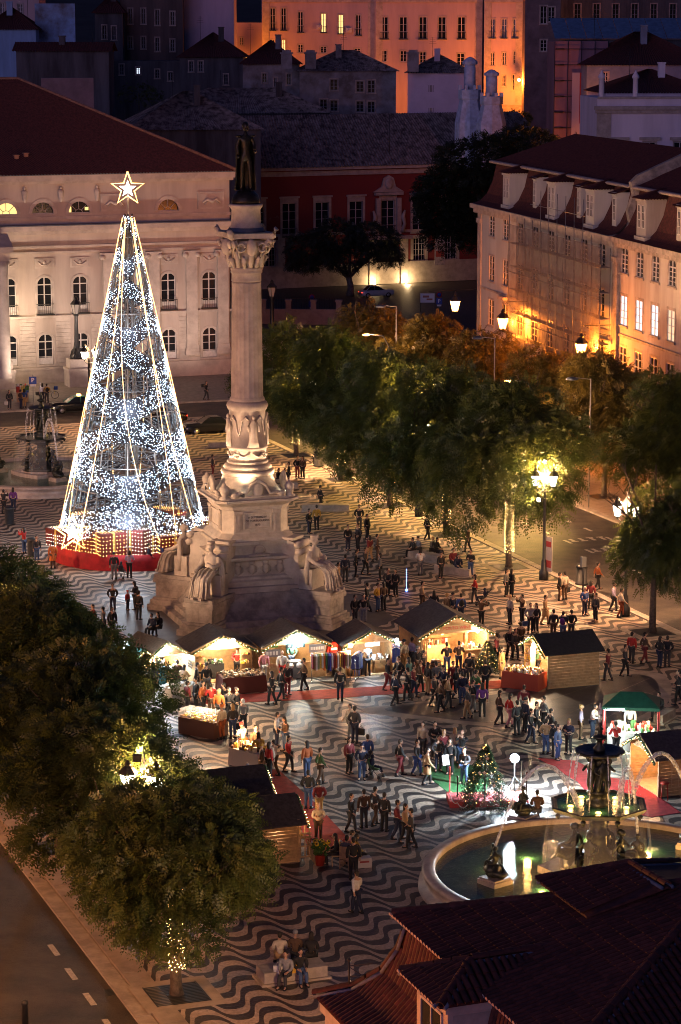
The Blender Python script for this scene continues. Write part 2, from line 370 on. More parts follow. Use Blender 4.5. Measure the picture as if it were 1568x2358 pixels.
_win = {}
def window(parent, x, z, w, h, arch=False, cols=2, rows=3, pane=None, trim=None, trim_w=0.22, frame=None, rail=False, lintel=False, sill=True, depth=0.26, door=False, proud=.05):
    pane = pane or glass_d; frame = frame or frame_w
    key = (round(w, 2), round(h, 2), arch, cols, rows, trim.name if trim else 0, trim_w, frame.name, rail, lintel, sill, depth, door, proud)
    if key not in _win:
        f = MB(); d0, d1 = depth - .12, depth - .04; b = 0.075 if proud > .03 else .05
        f.box(0, b, d0, d1, 0, h); f.box(w - b, w, d0, d1, 0, h); f.box(b, w - b, d0, d1, 0, b); f.box(b, w - b, d0, d1, h - b, h)
        for c in range(1, cols):
            q = 0.055 if c * 2 == cols else 0.025
            f.box(w * c / cols - q, w * c / cols + q, d0 + .003, d1 - .002, b, h - b)
        tz = h - w / 2 if arch else h * .99
        for r in range(1, rows):
            zz = tz * r / rows
            f.box(b, w - b, d0 + .012, d1 - .008, zz - .022, zz + .022)
        if arch: f.box(b, w - b, d0 - .01, d1 - .004, tz - .05, tz + .05)
        if door: f.box(b, w - b, d0 + .01, d1 - .01, b, h * .22)
        t = None
        if trim:
            t = MB(); q = trim_w; o = -proud
            t.box(-q, 0, o, .1, 0, h if not arch else h - w / 2); t.box(w, w + q, o, .1, 0, h if not arch else h - w / 2)
            if arch:
                n = 10; vs = []
                cz = h - w / 2
                for i in range(n + 1):
                    a = pi - pi * i / n
                    vs.append((w / 2 + w / 2 * cos(a), cz + w / 2 * sin(a)))
                ou = [(w / 2 + (w / 2 + q) * cos(pi - pi * i / n), cz + (w / 2 + q) * sin(pi - pi * i / n)) for i in range(n + 1)]
                for i in range(n):
                    t.prism([vs[i], vs[i + 1], ou[i + 1], ou[i]], o, .1, 0, 'y')
                    t.add([(vs[i][0], .012, vs[i][1]), (vs[i + 1][0], .012, vs[i + 1][1]), (vs[i + 1][0], .012, h + .002), (vs[i][0], .012, h + .002)], [(0, 1, 2, 3)])
            else:
                t.box(-q, w + q, o, .1, h, h + q)
                if lintel: t.box(-q - .15, w + q + .15, o - .14, .1, h + q + .32, h + q + .55); t.box(-q, w + q, o + .01, .09, h + q, h + q + .32)
            if sill: t.box(-q - .06, w + q + .06, o - .08, .1, -.16, 0)
        p = MB(); p.box(0.02, w - .02, depth - .05, depth + .01, 0.02, h - .02)
        ra = None
        if rail:
            ra = MB(); rh = min(1.0, h * .45); y0 = -.22
            ra.box(-.12, w + .12, y0 - .02, y0 + .02, rh - .03, rh + .03); ra.box(-.12, w + .12, y0 - .015, y0 + .015, .06, .1)
            k = max(4, int(w / .16))
            for i in range(k + 1):
                xx = -.1 + (w + .2) * i / k; ra.box(xx - .014, xx + .014, y0 - .012, y0 + .012, .1, rh - .03)
            for xx in (-.11, w + .11): ra.box(xx - .018, xx + .018, y0 + .02, 0.02, rh - .02, rh + .02)
            ra.box(-.16, w + .16, -.3, .02, -.06, 0.03)
        _win[key] = (f.mesh('window', frame), t.mesh('surround', trim) if t else None, p.mesh('pane', pane), ra.mesh('railing', iron) if ra else None)
    f, t, p, ra = _win[key]
    wn = obj('window', f, parent, (x - w / 2, 0, z))
    pn = obj('pane', p, wn)
    if pane is not glass_d:
        pn.material_slots[0].link = 'OBJECT'; pn.material_slots[0].material = pane
    else:
        pn.material_slots[0].link = 'OBJECT'; pn.material_slots[0].material = glass_d
    if t: obj('surround', t, wn)
    if ra: obj('railing', ra, wn)
    return wn

def on_plane(px, py, p0, rz):
    """pixel -> local (x, z) on the vertical plane through p0 whose outward normal is (sin rz, -cos rz)"""
    r = Vector(ray(px, py)); N = Vector((sin(rz), -cos(rz), 0)); o = Vector((0, 0, CAMZ))
    t = (Vector(p0) - o).dot(N) / r.dot(N); q = o + r * t - Vector(p0)
    return q.x * cos(rz) + q.y * sin(rz), q.z

def corr_roof(mb, a, b, c, d, pitch=0.26, amp=0.05, mi=0):
    """ribbed tile plane: a-b along the eave, d-c along the ridge; ribs run from eave to ridge"""
    a, b, c, d = map(Vector, (a, b, c, d))
    n = max(2, int((b - a).length / pitch)); nrm = (b - a).cross(d - a).normalized()
    if nrm.z < 0: nrm = -nrm
    vs = []; ks = 3
    for i in range(n * ks + 1):
        t = i / (n * ks); off = nrm * (amp * (1, .1, -.8)[i % ks])
        vs += [a.lerp(b, t) + off, d.lerp(c, t) + off]
    mb.add(vs, [(2 * i, 2 * i + 2, 2 * i + 3, 2 * i + 1) for i in range(n * ks)], mi)

# ---------------------------------------------------------------- theatre
TH0 = EN(-14, 101.6); TW = 45.2; THH = 19.2
th = thing('theatre', 'long pale neoclassical theatre with arched windows and red tiled roof behind the lit tree', 'theatre', TH0, AX)
wx = [on_plane(p, 680, TH0, AX)[0] for p in (20, 103, 185, 388, 482)] + [on_plane(102, 680, TH0, AX)[0] - 7.4]
wx_l = wx + [on_plane(287, 680, TH0, AX)[0]]
ops = []
for x in wx_l: ops.append((x - .72, x + .72, 6.55, 10.1)); ops.append((x - .72, x + .72, 1.75, 4.65))
lx = [on_plane(p, 465, TH0, AX)[0] for p in (14, 98, 182, 387)]
for x in lx: ops.append((x - 1.05, x + 1.05, 16.1, 17.2))
mb = MB(); facade_mesh(mb, TW, THH, ops, 0.3)
mb.add([(TW, 0, 0), (TW, 26, 0), (TW, 26, THH), (TW, 0, THH), (0, 0, 0), (0, 26, 0), (0, 26, THH), (0, 0, THH)], [(0, 1, 2, 3), (4, 7, 6, 5), (1, 5, 6, 2)])
mb.build('wall', theatre_wall, th)
for i, x in enumerate(wx_l):
    window(th, x, 6.55, 1.44, 3.55, arch=True, cols=2, rows=3, trim=theatre_stone, rail=True, door=True)
    window(th, x, 1.75, 1.44, 2.9, arch=True, cols=2, rows=3, trim=theatre_stone, door=True)
    m = MB(); m.box(-.95, .95, -.09, .02, 0, .95); m.box(-.8, .8, -.11, -.085, .12, .83, 1)
    m.tube([(-.6, -.13, .65), (-.3, -.15, .35), (0, -.16, .28), (.3, -.15, .35), (.6, -.13, .65)], .07, 5); m.ball((0, -.15, .55), (.17, .1, .2), 8, 5)
    m.build('carved_panel', [theatre_stone, theatre_wall], th, (x, 0, 10.95))
for i, x in enumerate(lx):
    wnd = MB(); n = 12
    vs = [(1.05 * cos(pi * k / n), 1.1 * sin(pi * k / n)) for k in range(n + 1)]
    ou = [(1.38 * cos(pi * k / n), 1.45 * sin(pi * k / n)) for k in range(n + 1)]
    for k in range(n):
        wnd.prism([vs[k + 1], vs[k], ou[k], ou[k + 1]], -.06, .1, 0, 'y')
        top = 1.1
        wnd.add([(vs[k][0], .012, vs[k][1]), (vs[k][0], .012, top + .003), (vs[k + 1][0], .012, top + .003), (vs[k + 1][0], .012, vs[k + 1][1])], [(0, 1, 2, 3)])
    for a in (45, 90, 135):
        wnd.tube([(.35 * cos(rad(a)), .18, .35 * sin(rad(a))), (1.05 * cos(rad(a)), .18, 1.1 * sin(rad(a)))], .035, 4, 1)
    wnd.tube([(.38 * cos(pi * k / 6), .18, .38 * sin(pi * k / 6)) for k in range(7)], .03, 4, 1); wnd.box(-1.05, 1.05, .15, .2, 0, .07, 1)
    wo = wnd.build('lunette_window', [theatre_stone, frame_w], th, (x, 0, 16.1))
    p = MB(); p.box(-1.04, 1.04, .22, .27, .01, 1.09); p.build('pane', lit_yel if i == 0 else glass_d, wo)
    if i == 2:
        p = MB(); p.box(-1.0, -.72, .2, .218, .08, .62); p.box(.6, .95, .2, .218, .25, .55); p.build('pane', lit_yel, wo)
    if i < 3:
        xx = x + (lx[1] - lx[0]) / 2
        s = MB(); s.ball((xx, -.12, 18.55), (.14, .12, .17), 8, 5); s.rings([[(xx + r * cos(2 * pi * k / 8), -.1 + .6 * r * sin(2 * pi * k / 8), z) for k in range(8)] for r, z in ((.08, 17.2), (.2, 17.5), (.26, 18.0), (.3, 18.25), (.1, 18.42))])
        s.build('wall_figure', theatre_stone, th)
cn = MB()
for z0, z1, dp in ((19.2, 19.75, .75), (18.95, 19.2, .45), (15.55, 15.85, .12), (14.55, 15.0, .95), (14.2, 14.55, .55), (12.9, 13.1, .25), (12.35, 12.55, .16), (6.2, 6.42, .2), (1.25, 1.5, .16), (0, 1.25, .1)):
    cn.box(-.1, TW + dp * .6, -dp, .01, z0, z1)
cn.build('cornice', theatre_stone, th)
ld = MB(); ld.box(-.1, TW + .55, -1.0, .0, 15.003, 15.1); ld.box(-.1, TW + .5, -.8, 0, 19.753, 19.85); ld.build('lead_flashing', M('blue_lead', (0.07, 0.09, 0.13), 0.5, 0.3, 2), th)
pil = MB(); pil.box(-.55, .55, -.36, .01, .95, 9.6); pil.box(-.68, .68, -.44, .01, .3, .6); pil.box(-.74, .74, -.48, .01, 0, .3); pil.box(-.62, .62, -.4, .01, .6, .95)
for sx in (-.62, .62): pil.lathe([(.3, -.02), (.3, .3)], 12, (0, 0, 0)) if 0 else pil.tube([(sx, -.52, 9.75), (sx, .0, 9.75)], .27, 10)
pil.box(-.62, .62, -.42, .01, 9.6, 9.95); pil.box(-.8, .8, -.5, .01, 9.95, 10.15)
pme = pil.mesh('pilaster', theatre_stone)
for p in (248, 352, 439, 531): obj('pilaster', pme, th, (min(TW - .8, on_plane(p, 580, TH0, AX)[0]), 0, 2.1))
# rusticated ground floor: courses of blocks between the windows
bk = []
xs = sorted(wx_l)
rowz = [1.52 + .36 * k for k in range(13)]
edges = [0] + [v for x in xs for v in (x - 1.0, x + 1.0)] + [TW]
cnt = 0; rest = MB(); blockm = {}
for ri, z in enumerate(rowz):
    for k in range(0, len(edges), 2):
        x0, x1 = edges[k], edges[k + 1]
        if x1 - x0 < .3: continue
        n = max(1, round((x1 - x0) / 1.1)); w = (x1 - x0) / n
        for j in range(n):
            a = x0 + j * w
            vis = a > 9.5
            if vis and cnt < 300:
                key = round(w, 2)
                if key not in blockm:
                    q = MB(); q.box(.015, w - .015, -.05, .008, .015, .345); blockm[key] = q.mesh('stone_block', theatre_stone)
                obj('stone_block', blockm[key], th, (a, R.uniform(-.006, .006), z)); cnt += 1
            else: rest.box(a + .015, a + w - .015, -.05, .008, z + .015, z + .345)
if rest.v: rest.build('stone_courses', theatre_stone, th, kind='stuff')
for x in [on_plane(p, 440, TH0, AX)[0] for p in (485, 262)]:
    m = MB(); m.box(-1.35, 1.35, -.1, .02, 0, 1.65); m.box(-1.15, 1.15, -.115, -.095, .18, 1.47, 1)
    m.tube([(-.9, -.16, .6), (-.4, -.2, .95), (.1, -.2, .7), (.5, -.2, 1.0), (.95, -.16, .5)], [.05, .17, .2, .12, .05], 6); m.tube([(.4, -.18, .9), (.75, -.18, .45)], .07, 5); m.tube([(-.3, -.18, .8), (-.65, -.18, .4)], .07, 5)
    m.build('horse_relief', [theatre_stone, theatre_wall], th, (x, 0, 16.2))
rf = MB(); hb = 9.6
corr_roof(rf, (-1, -.9, 19.85), (TW + .5, -.9, 19.85), (TW - 17.3, 14.5, 28.4), (-1, 14.5, 28.4), .3, .06)
corr_roof(rf, (TW + .5, -.9, 19.85), (TW + .5, 27, 19.85), (TW - 17.3, 14.5, 28.4), (TW - 17.3, 14.5, 28.4), .3, .06)
rfo = rf.build('roof', tile, th)
rg = MB(); rg.tube([(TW + .5, -.9, 19.95), (TW - 17.3, 14.5, 28.5), (-1, 14.5, 28.5)], .16, 6); rg.build('ridge_tiles', M('pale_ridge_tile', (.2, .12, .1), .8, .3, 3), rfo)
for px_, py_ in ((206, 423 / 1.737), (123, 523 / 1.737), (372, 520 / 1.737), (583, 575 / 1.737)):
    pass
for x, y in ((12, 6.6), (8, 3.4), (20.5, 3.6), (24.6, 1.6), (25.6, 1.9)):
    z = 19.85 + (y + .9) * 8.55 / 15.4
    v = MB(); v.box(x - .2, x + .2, y - .15, y + .25, z, z + .3); v.box(x - .28, x + .28, y - .25, y + .3, z + .3, z + .38); v.build('roof_vent', M('terracotta_vent', (.3, .16, .11), .8), th)
# porch roof corner showing at the left edge of the picture
pc = MB(); a, z = on_plane(-4, 545, TH0, AX); a = on_plane(14, 545, EN(-14, 99.2), AX)[0]
pc.box(-1, a - .3, -5, -.6, 12.2, 13.0); pc.box(-1, a, -5.3, -.4, 13.0, 13.5); pc.prism([(-5.3, 13.5), (-.4, 13.5), (-2.85, 14.6)], -1, a, 0, 'x')
for y in (-4.6,): pc.lathe([(.62, 1.2), (.6, 1.5), (.5, 11.6), (.62, 12.2)], 14, (a - .9, y, 0))
pc.build('portico', theatre_stone, th)
# ---------------------------------------------------------------- pombaline building on the right, half under scaffold netting
RBZ = rad(-76.8)
RB0 = PY(1103, 466, 240.0); RB0.z = 0
rbwall = M('cream_render', (0.47, 0.47, 0.45), 0.85, 0.14, 0.6, 0.1, 14, streak=True)
rbwall2 = M('stained_white_render', (0.46, 0.43, 0.41), 0.85, col2=(0.30, 0.26, 0.23), nscale=0.5, bump=0.1, bscale=14, streak=True)
greenf = M('dark_green_paint', (0.02, 0.03, 0.025), 0.5)
RB1X = 38.5
rb = thing('town_house', 'cream corner building with red dormered roof, half its front hidden by scaffold netting', 'building', RB0, RBZ)
rb2 = thing('town_house', 'stained white building at the right edge with lit windows and a dormered roof', 'building', RB0 + Vector((cos(RBZ), sin(RBZ), 0)) * RB1X, RBZ)
RBH = 17.6
cx = [1133, 1167, 1199]
x1 = [on_plane(p, 530, RB0, RBZ)[0] for p in cx]
st = x1[1] - x1[0]
x1 = [4.27 + 4.36 * k for k in range(8)]
rowsz = ((14.95, 2.15, True), (10.9, 2.3, False), (6.9, 2.35, False), (2.6, 2.4, False))
ops = [(x - .8, x + .8, z, z + h) for x in x1 for z, h, a in rowsz] + [(x - .6, x + .6, .1, 2.2) for x in x1[1::2]]
mb = MB(); facade_mesh(mb, RB1X - .02, RBH, ops, .28); mb.add([(0, 0, 0), (0, 14, 0), (0, 14, RBH), (0, 0, RBH)], [(0, 3, 2, 1)])
mb.box(0, RB1X - .02, .4, 14, 0, RBH - .1); mb.build('wall', rbwall, rb)
fr = MB()
for i, x in enumerate(x1):
    for z, h, a in rowsz:
        door = 6 < z < 8 and i == 1
        window(rb, x, z, 1.6, h, arch=a, cols=2, rows=4, trim=stone, trim_w=.16, rail=door, frame=frame_w, depth=.12, proud=.015)
cn = MB()
cn.box(-.5, RB1X - .03, -.75, .01, RBH - .35, RBH + .05); cn.box(-.3, RB1X - .03, -.45, .01, RBH - .75, RBH - .35); cn.box(-.02, RB1X - .03, -.08, .01, 9.95, 10.15)
cn.box(-.06, 1.0, -.1, .01, 0, RBH - .75); cn.box(-.2, 1.1, -.22, .01, RBH - 1.7, RBH - 1.3)
for x in x1[1:2]: cn.box(x - .9, x + .9, -.5, .01, 9.7, 9.95)
cn.build('cornice', stone, rb)
def mansard(root, L0, L1, dormers, wid=13.0, z0=RBH):
    prof = [(-.55, z0 + .06), (.15, z0 + .35), (.75, z0 + .95), (1.3, z0 + 2.1), (1.65, z0 + 3.7)]
    mb = MB()
    n = int((L1 - L0) / .24); am = (.04, 0, -.04)
    vs = []
    for i in range(n * 2 + 1):
        x = L0 + (L1 - L0) * i / (n * 2)
        for y, z in prof: vs.append((x, y - (.05 if i % 2 else -.03), z))
    k = len(prof)
    fs = [(i * k + j, (i + 1) * k + j, (i + 1) * k + j + 1, i * k + j + 1) for i in range(n * 2) for j in range(k - 1)]
    mb.add(vs, fs)
    lo = mb.build('lower_roof', tile, root)
    up = MB(); zt = z0 + 3.75; hp = 4.5 if L0 <= 0 else 0
    corr_roof(up, (L0 - .3, 1.1, zt), (L1, 1.1, zt), (L1, 7.5, zt + 2.7), (L0 + hp + .5, 7.5, zt + 2.7), .26, .05)
    corr_roof(up, (L1, 13.9, zt), (L0 - .3, 13.9, zt), (L0 + hp + .5, 7.5, zt + 2.7), (L1, 7.5, zt + 2.7), .26, .05)
    if hp: corr_roof(up, (L0 - .3, 13.9, zt), (L0 - .3, 1.1, zt), (L0 + hp + .5, 7.5, zt + 2.7), (L0 + hp + .5, 7.5, zt + 2.7), .26, .05)
    up.box(L0, L1, 1.62, 13.2, z0 + .05, zt - .08, 1)
    up.build('roof', [tile, rbwall], root)
    ev = MB(); n = int((L1 - L0) / .24)
    for i in range(n): ev.tube([(L0 - .2 + .24 * i, 1.0, zt + .02), (L0 - .2 + .24 * i, 1.3, zt + .13)], .1, 6)
    ev.build('eave_tiles', M('pale_eave_tile', (.42, .33, .27), .8, .2, 4), root, kind='stuff')
    for x, big in dormers:
        w = 1.05 if big else .5; h0, h1, yf = z0 + .75, z0 + 3.3, -.1 if big else .45
        d = MB(); d.box(x - w, x + w, yf, 1.7, h0 - .3, h1); d.box(x - w - .14, x + w + .14, yf - .14, 1.2, h0 - .62, h0 - .28); d.box(x - w - .07, x + w + .07, yf - .1, 1.2, h1 - .22, h1 + .01)
        do = d.build('dormer', rbwall if root is rb else rbwall2, root)
        for q in ((-.45, .45) if big else (0,)):
            ww = .62
            f = MB(); f.box(q - ww / 2, q - ww / 2 + .07, -.05, .02, 0, 1.75); f.box(q + ww / 2 - .07, q + ww / 2, -.05, .02, 0, 1.75); f.box(q - .03, q + .03, -.045, .02, 0, 1.75)
            for zz in (0, .58, 1.16, 1.69): f.box(q - ww / 2 + .07, q + ww / 2 - .07, -.04, .02, zz, zz + .06)
            fo = f.build('dormer_window', frame_w, do, (x, yf - .002, h0 + .35)); p = MB(); p.box(q - ww / 2 + .05, q + ww / 2 - .05, -.02, .0, .02, 1.7); p.build('pane', glass_d, fo)
        r = MB(); e = w + .28
        if big:
            A, B, Cc, D = (x - e, yf - .35, h1 + .03), (x + e, yf - .35, h1 + .03), (x, 1.5, h1 + .75), (x, 3.2, h1 + .9)
            corr_roof(r, A, B, Cc, Cc, .24, .045); corr_roof(r, (x - e, 3.2, h1 + .03), A, Cc, D, .24, .045); corr_roof(r, B, (x + e, 3.2, h1 + .03), D, Cc, .24, .045)
        else: corr_roof(r, (x - e, yf - .3, h1 - .1), (x + e, yf - .3, h1 - .1), (x + e, 2.2, h1 + .5), (x - e, 2.2, h1 + .5), .24, .045)
        r.build('dormer_roof', tile, do)
mansard(rb, 0, RB1X - .25, [(8.9, True), (15.5, False), (21.9, True), (27.5, False), (32.0, True), (36.3, False)])
# gable parapet between the two roofs
pw = MB(); pf = [(-.7, RBH + .1), (.5, RBH + .25), (.9, RBH + 1.1), (.7, RBH + 2.0), (1.15, RBH + 3.3), (.9, RBH + 4.2), (1.5, RBH + 4.75), (7.6, RBH + 7.4), (14, RBH + 5), (14, RBH)]
pw.prism(pf, -.28, .28, 0, 'x'); pw.build('party_wall', stone_d, rb2)
L2 = 24.0
x2 = [1.75 + 3.48 * k for k in range(7)]
ops = [(x - .75, x + .75, z, z + h) for x in x2 for z, h, a in rowsz] + []
mb = MB(); facade_mesh(mb, L2, RBH - .3, ops, .28); mb.add([(L2, 0, 0), (L2, 14, 0), (L2, 14, RBH), (L2, 0, RBH)], [(0, 1, 2, 3)]); mb.box(0, L2 - .02, .42, 14, 0, RBH - .4); mb.build('wall', rbwall2, rb2)
for i, x in enumerate(x2):
    for z, h, a in rowsz:
        window(rb2, x, z, 1.5, h, arch=a, cols=2, rows=4, trim=stone_d, trim_w=.2, depth=.12, proud=.015, pane=(lit_crm if i == 3 else lit_wht) if 10 < z < 12 else ((lit_wht if i in (2, 3) else lit_crm) if z < 5 and i > 1 else glass_d), frame=greenf if z < 5 else frame_w)
cn = MB(); cn.box(.29, L2, -.6, .01, RBH - .35, RBH + .05); cn.box(.29, L2, -.35, .01, RBH - .7, RBH - .35); cn.box(0, L2, -.09, .01, 10.0, 10.2); cn.box(-.45, .75, -.25, .01, 0, RBH - .71); cn.box(-.6, .9, -.45, .01, RBH - 1.9, RBH - 1.5)
cn.build('cornice', stone_d, rb2)
mansard(rb2, .3, L2, [(5.6, True), (12.2, False), (18, True)])
# scaffold and its translucent netting
sc = thing('scaffold', 'steel scaffold wrapped in translucent grey netting on the front of the cream building', 'scaffold', RB0, RBZ)
S0, S1, ST = x1[2] + .75, RB1X - .3, RBH - .9
m = MB()
for i in range(12):
    x = S0 + (S1 - S0) * i / 11
    m.tube([(x, -1.25, 0), (x, -1.25, ST + (3.5 if 3 < i < 10 else .9))], .03, 5); m.tube([(x, -.45, 0), (x, -.45, ST)], .03, 5)
for z in [2 * k + 1.2 for k in range(8)]:
    for y in (-1.25, -.45): m.tube([(S0, y, z), (S1, y, z)], .025, 5)
    m.box(S0, S1, -1.2, -.5, z - .05, z)
for z in (ST + 1, ST + 2.2): m.tube([(S0 + 6, -1.25, z), (S1 - 4, -1.25, z)], .03, 5)
for i in (0, 3, 6, 9): m.tube([(S0 + (S1 - S0) * i / 11, -1.27, .5), (S0 + (S1 - S0) * (i + 2) / 11, -1.27, 8.5)], .025, 5)
m.build('frame', M('galvanised_steel', (.28, .28, .28), .4, .3, 4, metal=.6), sc)
netm = bpy.data.materials.new('scaffold_netting'); netm.use_nodes = True
n_ = netm.node_tree.nodes; l_ = netm.node_tree.links; b_ = n_['Principled BSDF']
b_.inputs['Base Color'].default_value = (.12, .105, .115, 1); b_.inputs['Roughness'].default_value = .9
g_ = n_.new('ShaderNodeNewGeometry'); t_ = n_.new('ShaderNodeTexNoise'); t_.inputs['Scale'].default_value = .7; t_.inputs['Detail'].default_value = 4
l_.new(g_.outputs['Position'], t_.inputs['Vector']); r_ = n_.new('ShaderNodeMapRange'); r_.inputs[1].default_value = .3; r_.inputs[2].default_value = .7; r_.inputs[3].default_value = .42; r_.inputs[4].default_value = .72
l_.new(t_.outputs[0], r_.inputs[0]); l_.new(r_.outputs[0], b_.inputs['Alpha'])
npan = 8
for i in range(npan):
    for j in range(4):
        a, b = S0 - .1 + (S1 - S0 + .2) * i / npan, S0 - .1 + (S1 - S0 + .2) * (i + 1) / npan
        z0, z1 = .6 + (ST - .6) * j / 4, .6 + (ST - .6) * (j + 1) / 4
        q = MB(); vs = []
        for u in range(7):
            for v in range(7): vs.append((a + (b - a + .1) * u / 6, -1.33 - .05 * sin(u * 2.1 + v * 1.3 + i) - .03 * R.random(), z0 + (z1 - z0 + .12) * v / 6))
        q.add(vs, [(u * 7 + v, (u + 1) * 7 + v, (u + 1) * 7 + v + 1, u * 7 + v + 1) for u in range(6) for v in range(6)], 0, True)
        q.build('netting', netm, sc)
m = MB(); m.box(S0 + 6.2, S0 + 10.5, -1.5, -1.42, 3.6, 7.2); m.build('builders_banner', M('grey_banner', (.22, .2, .2), .8, .4, 6), sc)

# ---------------------------------------------------------------- red palace across the old street
PZ = rad(24); P0 = G(560, 668); P0.z = 0
PA = thing('palace', 'dark red old palace with pale framed windows and a carved doorway behind the column', 'palace', P0, PZ)
redw = M('ox_red_plaster', (0.19, 0.028, 0.026), 0.85, col2=(0.26, 0.16, 0.14), nscale=0.28, bump=0.1, bscale=10)
redw.node_tree.nodes['Color Ramp'].color_ramp.elements[0].position = .28; redw.node_tree.nodes['Color Ramp'].color_ramp.elements[1].position = .33
def pl(px, py): return on_plane(px, py, P0, PZ)
PW = 46; PH = pl(760, 384)[1]
ux = [pl(p, 500)[0] for p in (592, 666, 742, 820, 893, 965, 1030)]
gx = [pl(p, 570)[0] for p in (620, 965, 1038)]
z_u0, z_u1 = pl(666, 545)[1], pl(666, 468)[1]; z_g0, z_g1 = pl(965, 600)[1], pl(965, 548)[1]
ops = [(x - .95, x + .95, z_u0, z_u1) for x in ux] + [(x - .85, x + .85, z_g0, z_g1) for x in gx]
dx = pl(893, 600)[0]; ops.append((dx - 1.75, dx + 1.75, .15, pl(893, 545)[1] - .4))
mb = MB(); facade_mesh(mb, PW, PH, ops, .3); mb.box(0, PW, .45, 12, 0, PH - .1); mb.build('wall', redw, PA)
for i, x in enumerate(ux): window(PA, x, z_u0, 1.9, z_u1 - z_u0, cols=2, rows=4, trim=stone, trim_w=.32, lintel=True, rail=(i in (1, 2, 3, 4)))
for x in gx: window(PA, x, z_g0, 1.7, z_g1 - z_g0, cols=4, rows=4, trim=stone, trim_w=.4)
cn = MB(); zb = pl(760, 532)[1]
for z0, z1, d in ((PH - .35, PH + .1, .7), (PH - 1.1, PH - .5, .25), (zb - .5, zb - .15, .15), (0, pl(740, 610)[1], .12)): cn.box(0, PW, -d, .008, z0, z1)
for x in (pl(648, 560)[0], pl(1010, 560)[0]): cn.box(x - .5, x + .5, -.1, .008, 1.5, zb - .5)
cn.build('stone_bands', stone, PA)
dr = MB(); zt = pl(893, 545)[1]
for s in (-1, 1):
    dr.box(dx + s * 2.3 - .5, dx + s * 2.3 + .5, -.35, .008, 0, zt - .3); dr.box(dx + s * 1.5 - .3, dx + s * 1.5 + .3, -.35, .008, z_u0 - .2, z_u1 + .3)
dr.box(dx - 3.2, dx + 3.2, -1.0, .008, zt - .3, zt + .15); dr.box(dx - 2, dx + 2, -.55, .008, z_u1 + .7, z_u1 + 1.05)
dr.prism([(dx - 2.2, z_u1 + 1.1), (dx + 2.2, z_u1 + 1.1), (dx + 1.0, z_u1 + 1.8), (dx + .7, z_u1 + 2.9), (dx, z_u1 + 3.3), (dx - .7, z_u1 + 2.9), (dx - 1.0, z_u1 + 1.8)], -.3, .008, 0, 'y')
dr.ball((dx, -.35, z_u1 + 2.2), (.6, .2, .75), 10, 7)
for s in (-1, 1): dr.tube([(dx + s * 1.9, -.4, z_u0 + .2), (dx + s * 2.25, -.4, z_u0 + 1.2), (dx + s * 2.0, -.4, z_u0 + 2.2), (dx + s * 2.3, -.4, z_u0 + 3.0)], [.3, .22, .28, .12], 6)
dr.build('carved_doorway', stone, PA)
m = MB(); m.box(dx - 1.74, dx + 1.74, .2, .28, .15, zt - .42); m.build('door', M('dark_green_door', (.02, .025, .02), .6), PA)
for s, nm in ((-1, 0), (1, 0)):
    b = MB(); b.lathe([(.16, 0), (.16, .06), (.1, .1)], 8); fl = b.build('floor_lamp', [lantern_warm], PA, (dx + s * 2.3, -.75, .02))
lamp('SPOT', PA.matrix_world @ Vector((0, 0, 0)), 0, WARM) if 0 else None
bn = MB(); b0 = gx[1] + 3.0; bn.box(b0 - .75, b0 + .75, -.16, -.1, z_g0 - .7, z_g1 + .2); bn.box(b0 - .6, b0 + .6, -.175, -.159, z_g0 + .4, z_g0 + 1.2, 1)
bn.build('banner', [M('dim_banner', (.35, .3, .32), .8, .3, 3), M('banner_red', (.3, .05, .04), .8)], PA)
rf = MB(); rz_ = pl(760, 291)[1] + 1.2
corr_roof(rf, (-.5, -.9, PH + .05), (PW + .5, -.9, PH + .05), (PW - 2, 8.5, rz_), (2, 8.5, rz_), .42, .09)
corr_roof(rf, (PW + .5, 18, PH + .05), (-.5, 18, PH + .05), (2, 8.5, rz_), (PW - 2, 8.5, rz_), .42, .09)
corr_roof(rf, (PW + .5, -.9, PH + .05), (PW + .5, 18, PH + .05), (PW - 2, 8.5, rz_), (PW - 2, 8.5, rz_), .42, .09)
rf.build('roof', tile_old, PA)
m = MB(); xx, zz = pl(904, 370); m.tube([(xx, 1, PH), (xx, 1, zz + 6)], .05, 5); m.build('flag_pole', iron, PA)
# twin conical kitchen chimneys
chm = M('blue_white_limewash', (0.5, 0.58, 0.72), 0.85, 0.25, 1.5, 0.1, 10)
def cone_chimney(px, ybot, ytop, Y, label, s=1.0):
    o = PY(px, ybot, Y); top = PY(px, ytop, Y).z - o.z
    m = MB(); k = top
    m.lathe([(1.95 * s, -6), (1.95 * s, 0), (1.3 * s, .36 * k)], 8, smooth=False); m.lathe([(1.42 * s, .35 * k), (1.5 * s, .37 * k), (1.5 * s, .5 * k), (1.3 * s, .51 * k)], 8, smooth=False)
    for q in range(8): a = q * pi / 4 + pi / 8; m.box(1.38 * s * cos(a) - .2, 1.38 * s * cos(a) + .2, 1.38 * s * sin(a) - .2, 1.38 * s * sin(a) + .2, .5 * k, .57 * k)
    m.lathe([(.78 * s, .5 * k), (.74 * s, .9 * k)], 14); m.lathe([(.98 * s, .885 * k), (1.0 * s, .93 * k), (.8 * s, .95 * k), (.35 * s, .99 * k), (.1, k)], 8, smooth=False)
    return m.build('conical_chimney', chm, None, o, label=label, cat='chimney', group='conical palace chimneys')
cone_chimney(1081, 282, 131, 347, 'taller of the two pale conical chimneys above the dark tiled roof')
cone_chimney(1131, 284, 160, 343, 'shorter of the two pale conical chimneys nearer the glowing stair street')
